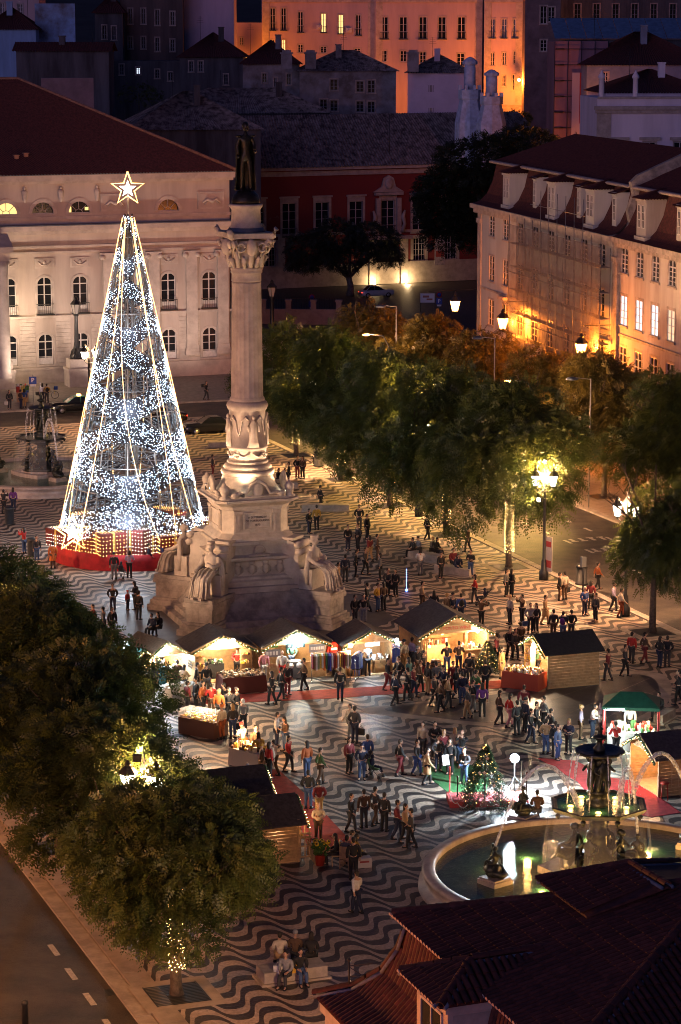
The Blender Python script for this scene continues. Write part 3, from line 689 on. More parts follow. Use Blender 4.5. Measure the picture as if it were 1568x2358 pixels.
# ---------------------------------------------------------------- castle hill
m = MB()
prof = [(0, -6), (380, 2), (430, 14), (520, 34), (640, 52), (1200, 66)]
nx = 14; vs = []
for i in range(nx + 1):
    x = -320 + 640 * i / nx
    for j, (y, z) in enumerate(prof): vs.append((x, y if j else 352, z + (R.uniform(-1, 1) if j > 1 else 0)))
k = len(prof)
m.add(vs, [(i * k + j, (i + 1) * k + j, (i + 1) * k + j + 1, i * k + j + 1) for i in range(nx) for j in range(k - 1)], 0, True)
m.build('hill', M('hill_earth', (.03, .03, .026), .9, .4, .2), kind='structure')
pinkw = M('pink_render', (.50, .37, .36), .85, .12, .6, streak=True)
darkw = M('damp_grey_render', (.10, .105, .115), .9, col2=(.035, .035, .04), nscale=.5, streak=True)
hillf = M('grey_blue_frames', (.16, .18, .22), .6, .4, .7)
bluew = M('peeling_limewash', (.24, .25, .27), .9, col2=(.10, .09, .085), nscale=.45)
brownw = M('bare_brown_render', (.11, .085, .08), .9, col2=(.05, .042, .042), nscale=.5, streak=True)
whitew = M('white_render', (.72, .66, .72), .85, .12, .5, streak=True)
def house(label, px0, px1, ytop, ybot, Y, wins=(), wall=darkw, rz=0.0, roof=None, depth=9.0, cat='house', wincfg=None, extra=None, group=None, rise=2.6, hip=True, cols=None):
    """one house of the hill: front wall seen between px0 and px1; wins = (px, py_top, py_bottom, width_px, lit, balcony)"""
    a = PY(px0, ybot, Y); b = on_plane(px1, ytop, a, rz); Wd = b[0]
    zt = on_plane(px0, ytop, a, rz)[1]
    h = thing('hill_house', label, cat, a, rz, group)
    ops = []; cf = []
    for w in wins:
        px, t, bt, wp = w[:4]
        x, z1 = on_plane(px, t, a, rz); _, z0 = on_plane(px, bt, a, rz); ww = wp * Y / 6100
        if x - ww / 2 < .1 or x + ww / 2 > Wd - .1: continue
        ops.append((x - ww / 2, x + ww / 2, z0, z1)); cf.append((x, z0, ww, z1 - z0, w[4] if len(w) > 4 else None, w[5] if len(w) > 5 else False))
    m = MB(); facade_mesh(m, Wd, zt, ops, .25); m.box(0, Wd, .42, depth, -8, zt - .02); m.box(0, Wd, 0, .42, -8, -.001); m.add([(0, 0, 0), (0, .42, 0), (0, .42, zt), (0, 0, zt), (Wd, 0, 0), (Wd, .42, 0), (Wd, .42, zt), (Wd, 0, zt)], [(0, 3, 2, 1), (4, 5, 6, 7)])
    m.build('wall', wall, h)
    for x, z, w, hh, lit, bal in cf:
        window(h, x, z, round(w * 5) / 5, round(hh * 4) / 4, cols=2, rows=3, trim=stone_d if wall in (darkw, brownw, bluew) else stone, trim_w=.16, pane=lit, rail=bal, sill=True, frame=hillf if wall in (darkw, brownw, bluew) else frame_w)
    if roof:
        r = MB(); o = .45; D = depth
        if hip:
            hx = min(Wd / 2 - .1, D / 2)
            A, B, Cc, Dd = (-o, -o, zt), (Wd + o, -o, zt), (Wd + o, D + o, zt), (-o, D + o, zt); E, F = (hx, D / 2, zt + rise), (Wd - hx, D / 2, zt + rise)
            corr_roof(r, A, B, F, E, .35, .06); corr_roof(r, Cc, Dd, E, F, .35, .06); corr_roof(r, B, Cc, F, F, .35, .06); corr_roof(r, Dd, A, E, E, .35, .06)
        else:
            corr_roof(r, (-o, -o, zt), (Wd + o, -o, zt), (Wd + o, D / 2, zt + rise), (-o, D / 2, zt + rise), .35, .06); corr_roof(r, (Wd + o, D + o, zt), (-o, D + o, zt), (-o, D / 2, zt + rise), (Wd + o, D / 2, zt + rise), .35, .06)
            for xx in (0, Wd): r.add([(xx, 0, zt), (xx, D, zt), (xx, D / 2, zt + rise - .1)], [(0, 1, 2)], 1)
        r.build('roof', [roof, wall], h)
        q = random.Random(int(px0)); cxx = Wd * q.uniform(.25, .75); c = MB(); c.box(cxx - .4, cxx + .4, D * .3, D * .3 + .5, zt, zt + rise + .7); c.box(cxx - .48, cxx + .48, D * .3 - .08, D * .3 + .58, zt + rise + .7, zt + rise + .85); c.build('chimney', wall, h)
        ax_ = Wd * q.uniform(.1, .9); c = MB(); c.tube([(ax_, D * .45, zt), (ax_, D * .45, zt + rise + 2.4)], .03, 4)
        for k in range(4): c.tube([(ax_ - .5 + .08 * k, D * .45, zt + rise + 1.5 + .25 * k), (ax_ + .5 - .08 * k, D * .45, zt + rise + 1.5 + .25 * k)], .018, 3)
        c.build('aerial', iron, h)
    return h, Wd, zt, a
top = [(628, 17, 70, 12, None, True), (653, 17, 70, 12, None, True), (692, 28, 75, 13, None, True), (745, 30, 75, 13, lit_yel, True), (785, 32, 78, 13, lit_yel, True), (825, 33, 82, 13, None, True)]
low = [(628, 90, 117, 10), (653, 92, 117, 10, lit_yel), (692, 102, 121, 13), (745, 106, 122, 14), (780, 109, 124, 14), (823, 111, 126, 14)]
h1 = house('tall pink building glowing orange at its foot, left part with two lit upper windows', 604, 864, -60, 175, 421, top + low, pinkw, rad(2), depth=14)
top = [(p, 40, 90, 18, None, True) for p in (885, 929, 974, 1018, 1063)]
low = [(884, 117, 142, 15), (929, 118, 142, 15), (974, 120, 145, 15), (1061, 122, 152, 17)]
h2 = house('pink building with a row of five balcony windows on the hill', 864, 1112, -60, 205, 420, top + low, pinkw, rad(4), depth=14)
top = [(p, 43, 88, 11, None, True) for p in (1134, 1161, 1187)]
low = [(1134, 121, 151, 9), (1161, 120, 150, 9), (1187, 116, 147, 9), (1160, 172, 199, 9), (1184, 170, 208, 9)]
h3 = house('orange lit side of the pink building facing the stair street', 1112, 1206, -60, 330, 419.5, top + low, pinkw, rad(-14), depth=12)
for hh in (h1, h2, h3):
    m = MB(); Wd, zt = hh[1], hh[2]
    z = zt - (60 - 2) * 420 / 6000
    m.box(.02, Wd - .02, -.3, .01, z - .35, z); 
    for x in (.3, Wd - .9): m.box(x - .25, x + .85, -.1, .008, 0, z - .36)
    m.build('quoins', stone, hh[0])
m = MB()
for px, py in ((735, 68), (923, 56), (803, 75)):
    x, z = on_plane(px, py, h1[3], rad(2)); m.box(x - .45, x + .45, -.5, -.02, z, z + .75); m.tube([(x, -.52, z + .37), (x, -.5, z + .37)], .28, 10)
m.build('air_conditioners', frame_w, h1[0], kind='stuff')
house('small orange lit terrace wall left of the pink building', 538, 606, 52, 130, 424, [(556, 86, 104, 8)], pinkw, 0, depth=6)
house('violet windowless gable end with a cut corner on the hill', 420, 538, -40, 120, 400, [], M('violet_grey_render', (.5, .38, .46), .85, .15, .5, streak=True), 0, depth=10)
house('dark brown tenement with four pale framed windows high on the hill', 278, 420, -30, 150, 396, [(362, 24, 58, 9), (397, 26, 58, 9), (300, 20, 55, 9), (330, 20, 55, 9), (362, 88, 118, 9), (397, 90, 118, 9), (300, 86, 112, 9), (330, 86, 112, 9)], brownw, 0, depth=10)
house('grey hillside tenement with one small lit window', 200, 480, 140, 240, 388, [(318, 157, 171, 9, lit_wht), (362, 162, 180, 9), (392, 168, 186, 9), (240, 150, 172, 9), (280, 150, 172, 9), (430, 150, 172, 10)], darkw, 0, depth=10)
house('narrow dark house with red patched wall', 220, 282, 30, 140, 392, [(240, 60, 90, 8), (262, 62, 92, 8)], darkw, 0, roof=tile, depth=8)
house('low blue white house with an empty wall at the far left', -40, 82, 68, 130, 368, [], M('blue_limewash', (.26, .42, .62), .85, .2, .7, streak=True), 0, roof=tile, depth=8, rise=3)
house('peeling blue white gable wall of a roofless house', 82, 172, 8, 130, 372, [], M('peeling_blue_limewash', (.26, .44, .7), .9, col2=(.12, .13, .15), nscale=.35), rad(4), depth=1.2)
house('pink building at the top left corner with two windows', -30, 88, -60, 60, 400, [(5, 8, 38, 10), (46, 8, 36, 12)], pinkw, 0, depth=9)
house('dark sloping garden wall below the blue white house', 40, 250, 118, 260, 352, [], darkw, rad(-8), roof=tile, depth=3, rise=1.2, hip=False)
house('pale curved gable behind the theatre roof', 96, 215, 180, 260, 305, [], M('faded_pink_render', (.26, .2, .2), .9, .2, .7), rad(6), depth=3)
house('dark old house with a red roof left of the peeling row', 415, 560, 132, 260, 384, [(440, 140, 165, 9), (462, 140, 165, 9), (520, 170, 195, 8)], darkw, 0, roof=tile, depth=12, rise=3.5)
house('old peeling house of the row with a long red roof', 560, 690, 148, 300, 366, [(609, 168, 190, 9), (665, 170, 195, 10), (612, 232, 250, 9), (585, 232, 250, 9), (634, 180, 200, 8), (668, 228, 258, 11), (690, 228, 258, 11)], bluew, rad(2), roof=tile, depth=11, rise=3.2)
house('old peeling house of the row with broken black windows', 690, 912, 164, 300, 364, [(769, 182, 208, 18), (769, 230, 256, 18), (829, 185, 212, 18), (855, 186, 214, 18), (829, 232, 258, 18), (855, 233, 259, 18), (745, 228, 254, 16), (800, 275, 290, 10)], bluew, rad(2), roof=tile_old, depth=11, rise=2.8)
hv = house('windowless violet white end house with slit vents', 938, 1080, 168, 300, 358, [], M('lilac_render', (.62, .5, .6), .85, .1, .5), rad(-3), roof=tile_old, depth=10, rise=2.4)
m = MB()
for px, py in ((992, 204), (992, 256)):
    x, z = on_plane(px, py, hv[3], rad(-3))
    for k in range(4): m.box(x - .3 + .19 * k, x - .22 + .19 * k, -.012, .02, z - .45, z + .45)
m.build('vent_slits', glass_d, hv[0])
def stack(px, py, Y, h, label):
    o = PY(px, py, Y); m = MB(); m.box(-.75, .75, -.5, .5, 0, h); m.box(-.9, .9, -.65, .65, h, h + .2); m.box(-.6, .6, -.4, .4, h + .2, h + .5)
    m.build('chimney_stack', bluew, None, o, label=label, cat='chimney')
stack(660, 158, 362, 2.0, 'grey chimney stack on the long red roof'); stack(715, 158, 362, 2.0, 'grey chimney stack further right on the red roof'); stack(951, 165, 356, 2.4, 'tall grey chimney stack beside the lilac end house')
house('tall dark ruined wall with empty window openings beside the stair street', 1205, 1292, -60, 340, 410, [(1252, 15, 55, 16), (1291, 15, 55, 14), (1252, 92, 118, 16), (1270, 15, 50, 14)], M('ruin_render', (.22, .16, .16), .9, col2=(.12, .09, .09), nscale=.4), rad(3), depth=3)
sv = house('building wrapped in violet netting above the orange street lamp', 1272, 1400, 95, 420, 330, [], M('violet_netting_wall', (.20, .12, .17), .9, .25, .4, streak=True), rad(4), depth=6)
m = MB()
for k in range(9): z = sv[2] * k / 9 + 1; m.tube([(0, -.4, z), (sv[1], -.4, z)], .05, 4); m.tube([(.1, -.4, z), (1.2, -.4, z)], .09, 4)
for k in range(5): x = sv[1] * k / 4; m.tube([(x, -.4, 0), (x, -.4, sv[2])], .05, 4)
m.box(sv[1] * .33, sv[1] * .55, -.5, -.44, sv[2] * .22, sv[2] * .78, 1); m.box(sv[1] * .47, sv[1] * .52, -.52, -.505, sv[2] * .42, sv[2] * .78, 2)
m.build('scaffold_tubes', [iron, M('lilac_banner', (.4, .33, .38), .8), M('banner_crimson', (.25, .03, .04), .8)], sv[0])
mt = house('dark house under a blue metal sheet roof', 1300, 1600, 92, 250, 345, [], darkw, rad(2), depth=8)
m = MB()
for i in range(9):
    for j in range(3):
        x0 = -1.5 + (mt[1] + 2) * i / 9; x1_ = -1.5 + (mt[1] + 2) * (i + 1) / 9 - .06
        z0 = mt[2] + .2 + j * .85; m.add([(x0, -.8 + j * 2.2, z0), (x1_, -.8 + j * 2.2, z0 - .02), (x1_, 1.45 + j * 2.2, z0 + .9), (x0, 1.45 + j * 2.2, z0 + .92)], [(0, 1, 2, 3)])
m.build('metal_sheets', M('blue_metal_sheet', (.12, .2, .3), .45, .3, 1.5), mt[0])
house('dark tenement row along the top right skyline', 1290, 1640, -60, 120, 430, [(1330 + 44 * k, 10, 45, 14) for k in range(6)], darkw, 0, depth=8)
nb = house('white neoclassical building with a parapet at the upper right', 1372, 1640, 225, 420, 300, [(1424, 328, 368, 30), (1496, 328, 368, 30), (1566, 328, 368, 30), (1630, 328, 368, 30)], whitew, rad(5), depth=11)
m = MB(); Wd, zt = nb[1], nb[2]
m.box(-.35, Wd, -.55, .01, zt - 1.35, zt - .95); m.box(-.2, Wd, -.3, .01, zt - 1.75, zt - 1.35); m.box(-.02, 1.6, -.12, .012, 0, zt - 1.76); m.box(.02, Wd, -.12, .012, zt - .15, zt + .12)
for px in (1424, 1496, 1566): x = on_plane(px, 320, nb[3], rad(5))[0]; m.box(x - 1.2, x + 1.2, -.35, .01, on_plane(px, 322, nb[3], rad(5))[1], on_plane(px, 316, nb[3], rad(5))[1])
m.build('cornice', stone, nb[0])
for px, h in ((1386, 2.2), (1464, 2.2)):
    x, z = on_plane(px, 225, nb[3], rad(5)); c = MB(); c.lathe([(.38, 0), (.32, .3), (.3, h), (.42, h + .1), (.42, h + .3), (.12, h + .8), (.1, h + .95)], 12, (x, .3, zt - .1)); c.build('parapet_finial', whitew, nb[0])
house('red tiled upper storey behind the white parapet', 1395, 1640, 214, 260, 306, [], whitew, rad(5), roof=tile, depth=12, rise=2.6)
house('blue shuttered house with a red roof behind the parapet', 1350, 1640, 150, 240, 325, [(1395, 165, 195, 10)], M('dusk_blue_render', (.2, .24, .33), .85, .2, .6), rad(3), roof=tile, depth=14, rise=4)
# roof terrace clutter in front of the white building
rt = house('low terrace house with tanks and a dish on its roof', 1420, 1640, 378, 460, 285, [], bluew, rad(5), depth=6)
m = MB(); m.tube([(4.2, 1, rt[2]), (4.2, 1, rt[2] + 1.3)], .6, 10); m.box(.3, 3.2, .5, 2, rt[2], rt[2] + .7); m.box(5.4, 9, .5, 2, rt[2], rt[2] + .6); m.lathe([(.75, 0), (.6, .12), (.2, .2)], 12, (7.6, .2, rt[2] + 1.0)); m.build('roof_tanks', bluew, rt[0])
# mottled hipped roofs between the theatre and the palace
house('low house under a mottled hipped roof beside the palace', 300, 600, 300, 420, 322, [], darkw, rad(10), roof=tile_old, depth=15, rise=4.5)
house('rear house under a dark mottled roof behind the theatre', 380, 760, 262, 340, 350, [], darkw, rad(8), roof=tile_old, depth=13, rise=3.2)
# stair street with its glowing lamp
m = MB(); p = PY(1178, 290, 412)
for k in range(24): m.box(-3.2, 3.2, k * .75, k * .75 + .8, -4, .2 + k * .36)
m.build('stone_stair', M('worn_stair_stone', (.34, .28, .22), .8, .3, 1), None, p, rad(-6), kind='structure')
def wall_lamp(px, py, Y, label, watts, col=SODIUM, r=.24):
    o = PY(px, py, Y); t = thing('wall_lamp', label, 'street lamp', o)
    m = MB(); m.ball((0, 0, 0), (r, r, r * 1.25), 10, 7); m.build('globe', lantern_warm, t)
    m = MB(); m.lathe([(r * 1.15, r * .9), (r * .6, r * 1.5), (.05, r * 1.9)], 10); m.tube([(0, 0, r * 1.8), (0, .4, r * 2.6), (0, 1.4, r * 2.4)], .05, 5); m.build('bracket', iron, t)
    lamp('POINT', (0, -.9, -.3), watts, col, t, .3)
wall_lamp(1195, 184, 413.5, 'glowing orange globe lamp beside the stair street', 5200)
wall_lamp(1327, 316, 322, 'orange globe lamp under the violet netting', 1800)
wall_lamp(566, 132, 417, 'orange street lamp hidden behind the red roof left of the pink building', 2000)
wall_lamp(960, 192, 409, 'orange street lamp in the alley in front of the pink building', 3200)
wall_lamp(760, 178, 411, 'orange street lamp in the alley below the lit windows', 900)
# ================================================================== figures grown from a skeleton
def skin_mesh(joints, edges, radii, sub=1, root=0, name='body'):
    me = bpy.data.meshes.new(name); me.from_pydata(joints, edges, []); me.update()
    o = bpy.data.objects.new('tmp', me); COL.objects.link(o)
    md = o.modifiers.new('s', 'SKIN'); md.branch_smoothing = 0.6
    lay = me.skin_vertices[0] if len(me.skin_vertices) else None
    if lay is None:
        bm = bmesh.new(); bm.from_mesh(me); bm.verts.layers.skin.verify(); bm.to_mesh(me); bm.free(); lay = me.skin_vertices[0]
    for i, r in enumerate(radii):
        lay.data[i].radius = (r, r) if not isinstance(r, (tuple, list)) else r
        lay.data[i].use_root = (i == root)
    if sub: sb = o.modifiers.new('d', 'SUBSURF'); sb.levels = sub
    dg = bpy.context.evaluated_depsgraph_get(); dg.update()
    r = bpy.data.meshes.new_from_object(o.evaluated_get(dg))
    bpy.data.objects.remove(o); bpy.data.meshes.remove(me)
    r.name = name
    for p in r.polygons: p.use_smooth = True
    return r
def text_mesh(txt, size, ext, name, mat, align='CENTER'):
    c = bpy.data.curves.new(name, 'FONT'); c.body = txt; c.size = size; c.extrude = ext; c.align_x = align; c.align_y = 'CENTER'; c.resolution_u = 2
    o = bpy.data.objects.new('tmp', c); COL.objects.link(o)
    dg = bpy.context.evaluated_depsgraph_get(); dg.update()
    m = bpy.data.meshes.new_from_object(o.evaluated_get(dg)); bpy.data.objects.remove(o)
    m.name = name; m.materials.clear(); m.materials.append(mat); return m
def put_text(txt, size, mat, parent, loc, rz=0, name='lettering', ext=.012, tilt=pi / 2):
    o = obj(name, text_mesh(txt, size, ext, name, mat), parent, loc); o.rotation_euler = (tilt, 0, rz); return o
def merge(mb, me, mi=0, off=(0, 0, 0), sc=1.0):
    mb.add([(v.co.x * sc + off[0], v.co.y * sc + off[1], v.co.z * sc + off[2]) for v in me.vertices], [tuple(p.vertices) for p in me.polygons], mi, True)
def ell(c, rx, ry, n=14, fold=0.0, nf=7, ph=0.0, tilt=0.0):
    return [(c[0] + rx * (1 + fold * sin(nf * 2 * pi * i / n * 1.0 + ph)) * cos(2 * pi * i / n), c[1] + ry * (1 + fold * sin(nf * 2 * pi * i / n + ph)) * sin(2 * pi * i / n) , c[2] + tilt * sin(2 * pi * i / n)) for i in range(n)]
def seated_robed(seed, crown=True, scale=1.0):
    """a seated draped figure facing -y, base at the origin, about 2.9 m tall at scale 1"""
    q = random.Random(seed); mb = MB(); n = 42
    # skirt: feet hem up over the knees to the lap
    rr = []
    for c, rx, ry, f in (((0, -1.25, .05), .62, .38, .10), ((0, -1.2, .35), .52, .34, .12), ((0, -1.12, .85), .50, .32, .10), ((0, -.95, 1.18), .52, .36, .06), ((0, -.55, 1.38), .56, .30, .05), ((0, -.15, 1.45), .50, .30, .05), ((0, .05, 1.5), .42, .28, .03)):
        rr.append(ell(c, rx, ry, n, f, 9, q.random() * .3))
    mb.rings(rr)
    rr = [ell((0, .0, 1.25), .5, .34, n, .05, 8), ell((0, .02, 1.6), .40, .28, n, .05, 10), ell((0, .02, 1.95), .43, .27, n, .05, 12), ell((0, .0, 2.2), .46, .25, n, .03, 11), ell((0, .0, 2.36), .3, .2, n), ell((0, -.01, 2.45), .13, .13, n), ell((0, -.02, 2.58), .115, .12, n)]
    mb.rings(rr)
    mb.ball((0, -.06, 2.76), (.17, .2, .24), 12, 9); mb.ball((0, -.26, 2.73), (.035, .06, .06), 6, 4); mb.ball((0, .03, 2.82), (.22, .22, .22), 12, 8); mb.ball((0, .22, 2.72), (.1, .1, .1), 8, 5)
    if crown: mb.lathe([(.2, 0), (.24, .16), (.2, .17)], 12, (0, 0, 2.95))
    a = q.choice((-1, 1))
    for s in (-1, 1):
        if s == a: pts = [(.43 * s, .02, 2.2), (.58 * s, -.12, 1.8), (.40 * s, -.52, 1.72), (.1 * s, -.62, 1.95)]
        else: pts = [(.43 * s, .02, 2.2), (.62 * s, -.02, 1.8), (.62 * s, -.5, 1.55), (.55 * s, -.95, 1.45)]
        mb.tube(pts, [.16, .15, .12, .08], 8); mb.ball(pts[-1], (.08, .1, .06), 6, 5)
    for k in range(5):
        x = -.45 + .22 * k; mb.tube([(x, -.2, 1.62), (x + q.uniform(-.1, .1), -.75, 1.5), (x * 1.05, -1.25, 1.15), (x * 1.15, -1.48, .6), (x * 1.25, -1.6, .06)], [.04, .07, .08, .06, .05], 5)
    for s in (-1, 1): mb.box(.26 * s - .1, .26 * s + .1, -1.85, -1.5, .0, .14)
    mb.tube([(.6, .05, 2.1), (.66, .1, 1.2), (.72, .05, .3)], [.12, .2, .14], 8); mb.tube([(-.6, .05, 2.1), (-.66, .1, 1.2), (-.7, .05, .3)], [.12, .2, .14], 8)
    mb.box(-.75, .75, -.25, .6, 0, 1.2)
    if scale != 1: mb.v = [(x * scale, y * scale, z * scale) for x, y, z in mb.v]
    return mb
# ================================================================== MONUMENT
MZ = rad(18)
mon = thing('column_monument', 'tall pale fluted column on a carved stepped base, topped by a dark bronze standing statue', 'monument', CEN, MZ)
gold = M('carved_pale_stone', (0.46, 0.40, 0.33), 0.7, 0.2, 2.0, 0.25, 20)
def sq(half, z, ch=0.0):
    c = ch; h = half
    if c <= 0: return [(-h, -h, z), (h, -h, z), (h, h, z), (-h, h, z)]
    return [(-h + c, -h, z), (h - c, -h, z), (h, -h + c, z), (h, h - c, z), (h - c, h, z), (-h + c, h, z), (-h, h - c, z), (-h, -h + c, z)]
m = MB(); m.rings([sq(h, z) for h, z in ((4.5, 0), (4.45, .35), (4.1, .4), (4.05, .65), (3.7, .72), (3.35, 1.1), (3.12, 1.6), (3.02, 2.0), (3.0, 2.02))], smooth=False)
m.build('plinth', stone_d, mon)
m = MB(); m.rings([sq(h, z) for h, z in ((2.95, 2.0), (2.92, 2.32), (2.72, 2.36), (2.68, 2.62), (2.5, 2.7), (2.45, 2.82), (2.3, 2.9), (2.16, 3.3), (2.2, 3.66), (2.34, 3.76), (2.5, 3.82), (2.5, 3.98), (2.3, 4.02), (2.16, 4.1), (2.14, 4.72))], smooth=False)
m.build('shield_stage', stone, mon)
m = MB()
for f in range(4):
    for k in range(4):
        x = -1.25 + .83 * k; a = f * pi / 2
        def T(p): return (p[0] * cos(a) - p[1] * sin(a), p[0] * sin(a) + p[1] * cos(a), p[2])
        s = MB(); s.ball((x, -2.25, 3.28), (.2, .1, .3), 10, 7); s.lathe([(.14, .24), (.2, .34), (.16, .44)], 8, (x, -2.24, 3.28)); s.tube([(x - .24, -2.25, 3.4), (x - .28, -2.27, 3.15), (x, -2.3, 2.92), (x + .28, -2.27, 3.15), (x + .24, -2.25, 3.4)], .035, 5)
        m.add([T(p) for p in s.v], s.f, 0, True)
    s = MB(); s.tube([(.3 * cos(t), -2.32, 4.3 + .3 * sin(t)) for t in [2 * pi * i / 12 for i in range(13)]], .09, 6); s.tube([(-.6, -2.3, 4.06), (0, -2.4, 4.1), (.6, -2.3, 4.06)], .08, 6)
    m.add([T(p) for p in s.v], s.f, 0, True)
m.build('shields', stone, mon, kind='stuff')
m = MB(); m.rings([sq(h, z, .55) for h, z in ((2.42, 4.70), (2.42, 4.86), (2.3, 4.9), (2.22, 5.05), (2.06, 5.2), (1.96, 5.28), (1.94, 5.34), (1.94, 6.62), (2.0, 6.66), (2.04, 6.84), (2.1, 6.9), (2.3, 7.02), (2.48, 7.14), (2.5, 7.28), (2.35, 7.3), (2.2, 7.42))], smooth=False)
die = m.build('pedestal_die', gold, mon)
ink = M('inscription_dark', (.06, .05, .04), .7)
for f in range(4):
    a = f * pi / 2
    m = MB()
    def T(p): return (p[0] * cos(a) - p[1] * sin(a), p[0] * sin(a) + p[1] * cos(a), p[2])
    s = MB(); 
    for x0, x1_, z0, z1 in ((-.86, .86, 5.48, 5.58), (-.86, .86, 6.4, 6.5), (-.86, -.76, 5.58, 6.4), (.76, .86, 5.58, 6.4)): s.box(x0, x1_, -2.0, -1.945, z0, z1)
    s.box(-.75, .75, -1.958, -1.942, 5.59, 6.39)
    for sx in (-1.14, 1.14):
        s.box(sx - .2, sx + .2, -1.99, -1.942, 5.42, 6.42); s.box(sx - .26, sx + .26, -2.04, -1.942, 6.42, 6.6)
        for k in range(5): s.box(sx - .16 + .075 * k, sx - .125 + .075 * k, -2.012, -1.988, 5.45, 6.4)
    m.add([T(p) for p in s.v], s.f); m.build('inscription_panel', gold, mon)
    if f in (0, 3):
        for t, z in (('A D. PEDRO IV', 6.2), ('OS PORTUGUEZES', 6.0), ('1870', 5.76)) if f == 0 else (('ALVO', 6.22), ('REI SOLDADO', 6.0), ('1870', 5.76)):
            if f == 0: put_text(t, .17, ink, mon, (0, -1.965, z), 0, 'inscription')
            else:
                if t == 'REI SOLDADO': continue
    # carved crest and finials above the cornice
    s = MB(); s.ball((0, -2.12, 7.85), (.34, .14, .48), 12, 8); s.tube([(-1.5, -2.15, 7.5), (-1.1, -2.18, 7.68), (-.7, -2.18, 7.6), (-.45, -2.15, 8.1), (0, -2.15, 8.36), (.45, -2.15, 8.1), (.7, -2.18, 7.6), (1.1, -2.18, 7.68), (1.5, -2.15, 7.5)], [.1, .12, .09, .1, .13, .1, .09, .12, .1], 6)
    s.ball((-1.35, -2.18, 7.56), (.28, .16, .18), 8, 6); s.ball((1.35, -2.18, 7.56), (.28, .16, .18), 8, 6); s.box(-1.6, 1.6, -2.25, -2.0, 7.40, 7.5)
    m = MB(); m.add([T(p) for p in s.v], s.f, 0, True); m.build('carved_crest', gold, mon)
for k in range(4):
    a = k * pi / 2 + pi / 4
    m = MB(); m.lathe([(.3, 0), (.34, .1), (.16, .2), (.26, .45), (.3, .7), (.1, .85), (.05, 1.0)], 10); m.build('corner_finial', gold, mon, (2.72 * cos(a), 2.72 * sin(a), 7.3))
# column: bell, torus, relief drum, fluted shaft
m = MB(); m.lathe([(2.1, 7.3), (1.85, 7.5), (1.6, 7.9), (1.45, 8.35), (1.5, 8.4)], 48); m.build('bell_base', gold, mon)
m = MB(); m.lathe([(1.44, 8.38), (1.53, 8.48), (1.55, 8.6), (1.5, 8.7), (1.36, 8.74)], 48); m.lathe([(1.36, 8.74), (1.38, 8.86), (1.3, 9.0), (1.14, 9.08)], 96, rf=lambda t, z: 1 + .02 * cos(40 * t)); m.lathe([(1.16, 9.08), (1.2, 9.16), (1.16, 9.24), (1.05, 9.28)], 48); m.build('torus', gold, mon)
m = MB(); m.lathe([(1.06, 9.26), (1.08, 9.9), (1.16, 9.95), (1.16, 10.08), (1.06, 10.1), (1.04, 12.1), (1.12, 12.2), (1.2, 12.4), (1.14, 12.58), (1.0, 12.7)], 48); drum = m.build('drum', stone, mon)
for k in range(4):
    a = k * pi / 2 - pi / 2 + rad(2); c, q = cos(a), sin(a)
    s = MB()
    rr = [ell((0, -1.12, z), rx, .14, 18, .09, 7) for z, rx in ((10.1, .36), (10.4, .28), (10.8, .23), (11.15, .2), (11.3, .24), (11.5, .22), (11.6, .09), (11.7, .08))]
    s.rings(rr); s.ball((0, -1.16, 11.82), (.11, .11, .14), 8, 6)
    for sx in (-1, 1):
        s.tube([(.2 * sx, -1.1, 11.5), (.34 * sx, -1.13, 11.3), (.3 * sx, -1.2, 11.0)], [.07, .06, .05], 6)
        s.tube([(.18 * sx, -1.05, 11.6), (.42 * sx, -1.0, 11.85), (.62 * sx, -.9, 11.6), (.7 * sx, -.84, 11.0), (.78 * sx, -.78, 10.75)], [.05, .09, .06, .035, .03], 6)
    m = MB(); m.add([(-p[1] * c - p[0] * q * -1 * -1, -p[1] * q + p[0] * c, p[2]) for p in s.v], s.f, 0, True); m.build('winged_figure', stone, drum)
s = MB()
for k in range(8):
    a = k * pi / 4 + .3
    s.tube([(1.12 * cos(a + t), 1.12 * sin(a + t), 9.75 - .22 * sin((t + .3) / .6 * pi)) for t in (-.3, -.15, 0, .15, .3)], .055, 5)
    if k % 2 == 0: s.tube([(1.13 * cos(a + .39 + .13 * cos(u)), 1.13 * sin(a + .39 + .13 * cos(u)), 9.6 + .13 * sin(u)) for u in [2 * pi * i / 8 for i in range(9)]], .05, 5)
s.build('garland', gold, drum)
m = MB(); m.lathe([(1.02, 12.6), (1.0, 12.8), (.93, 12.9), (.925, 12.95), (.90, 15), (.865, 18), (.84, 19.3), (.84, 19.42), (.8, 19.5)], 120, rf=lambda t, z: 1 - (.045 * abs(cos(10 * t)) ** .6 if 12.92 < z < 19.35 else 0)); m.build('shaft', stone, mon)
m = MB(); m.lathe([(.82, 19.5), (.86, 19.55), (.84, 19.65), (.83, 19.95), (.9, 20.0), (.92, 20.05), (.88, 20.12), (.93, 20.2), (.95, 20.3), (.88, 20.36)], 40); m.build('necking', stone, mon)
m = MB(); m.lathe([(.82, 20.3), (.86, 20.9), (.98, 21.5), (1.1, 21.85)], 32)
for k in range(16):
    a = k * pi / 8; z0, h, r0 = (20.34, .6, .88) if k % 2 else (20.36, 1.0, .9)
    for w in (0,): m.tube([(r0 * cos(a), r0 * sin(a), z0), ((r0 + .12) * cos(a), (r0 + .12) * sin(a), z0 + h * .6), ((r0 + .32) * cos(a), (r0 + .32) * sin(a), z0 + h), ((r0 + .36) * cos(a), (r0 + .36) * sin(a), z0 + h - .12)], [.14, .15, .1, .05], 6)
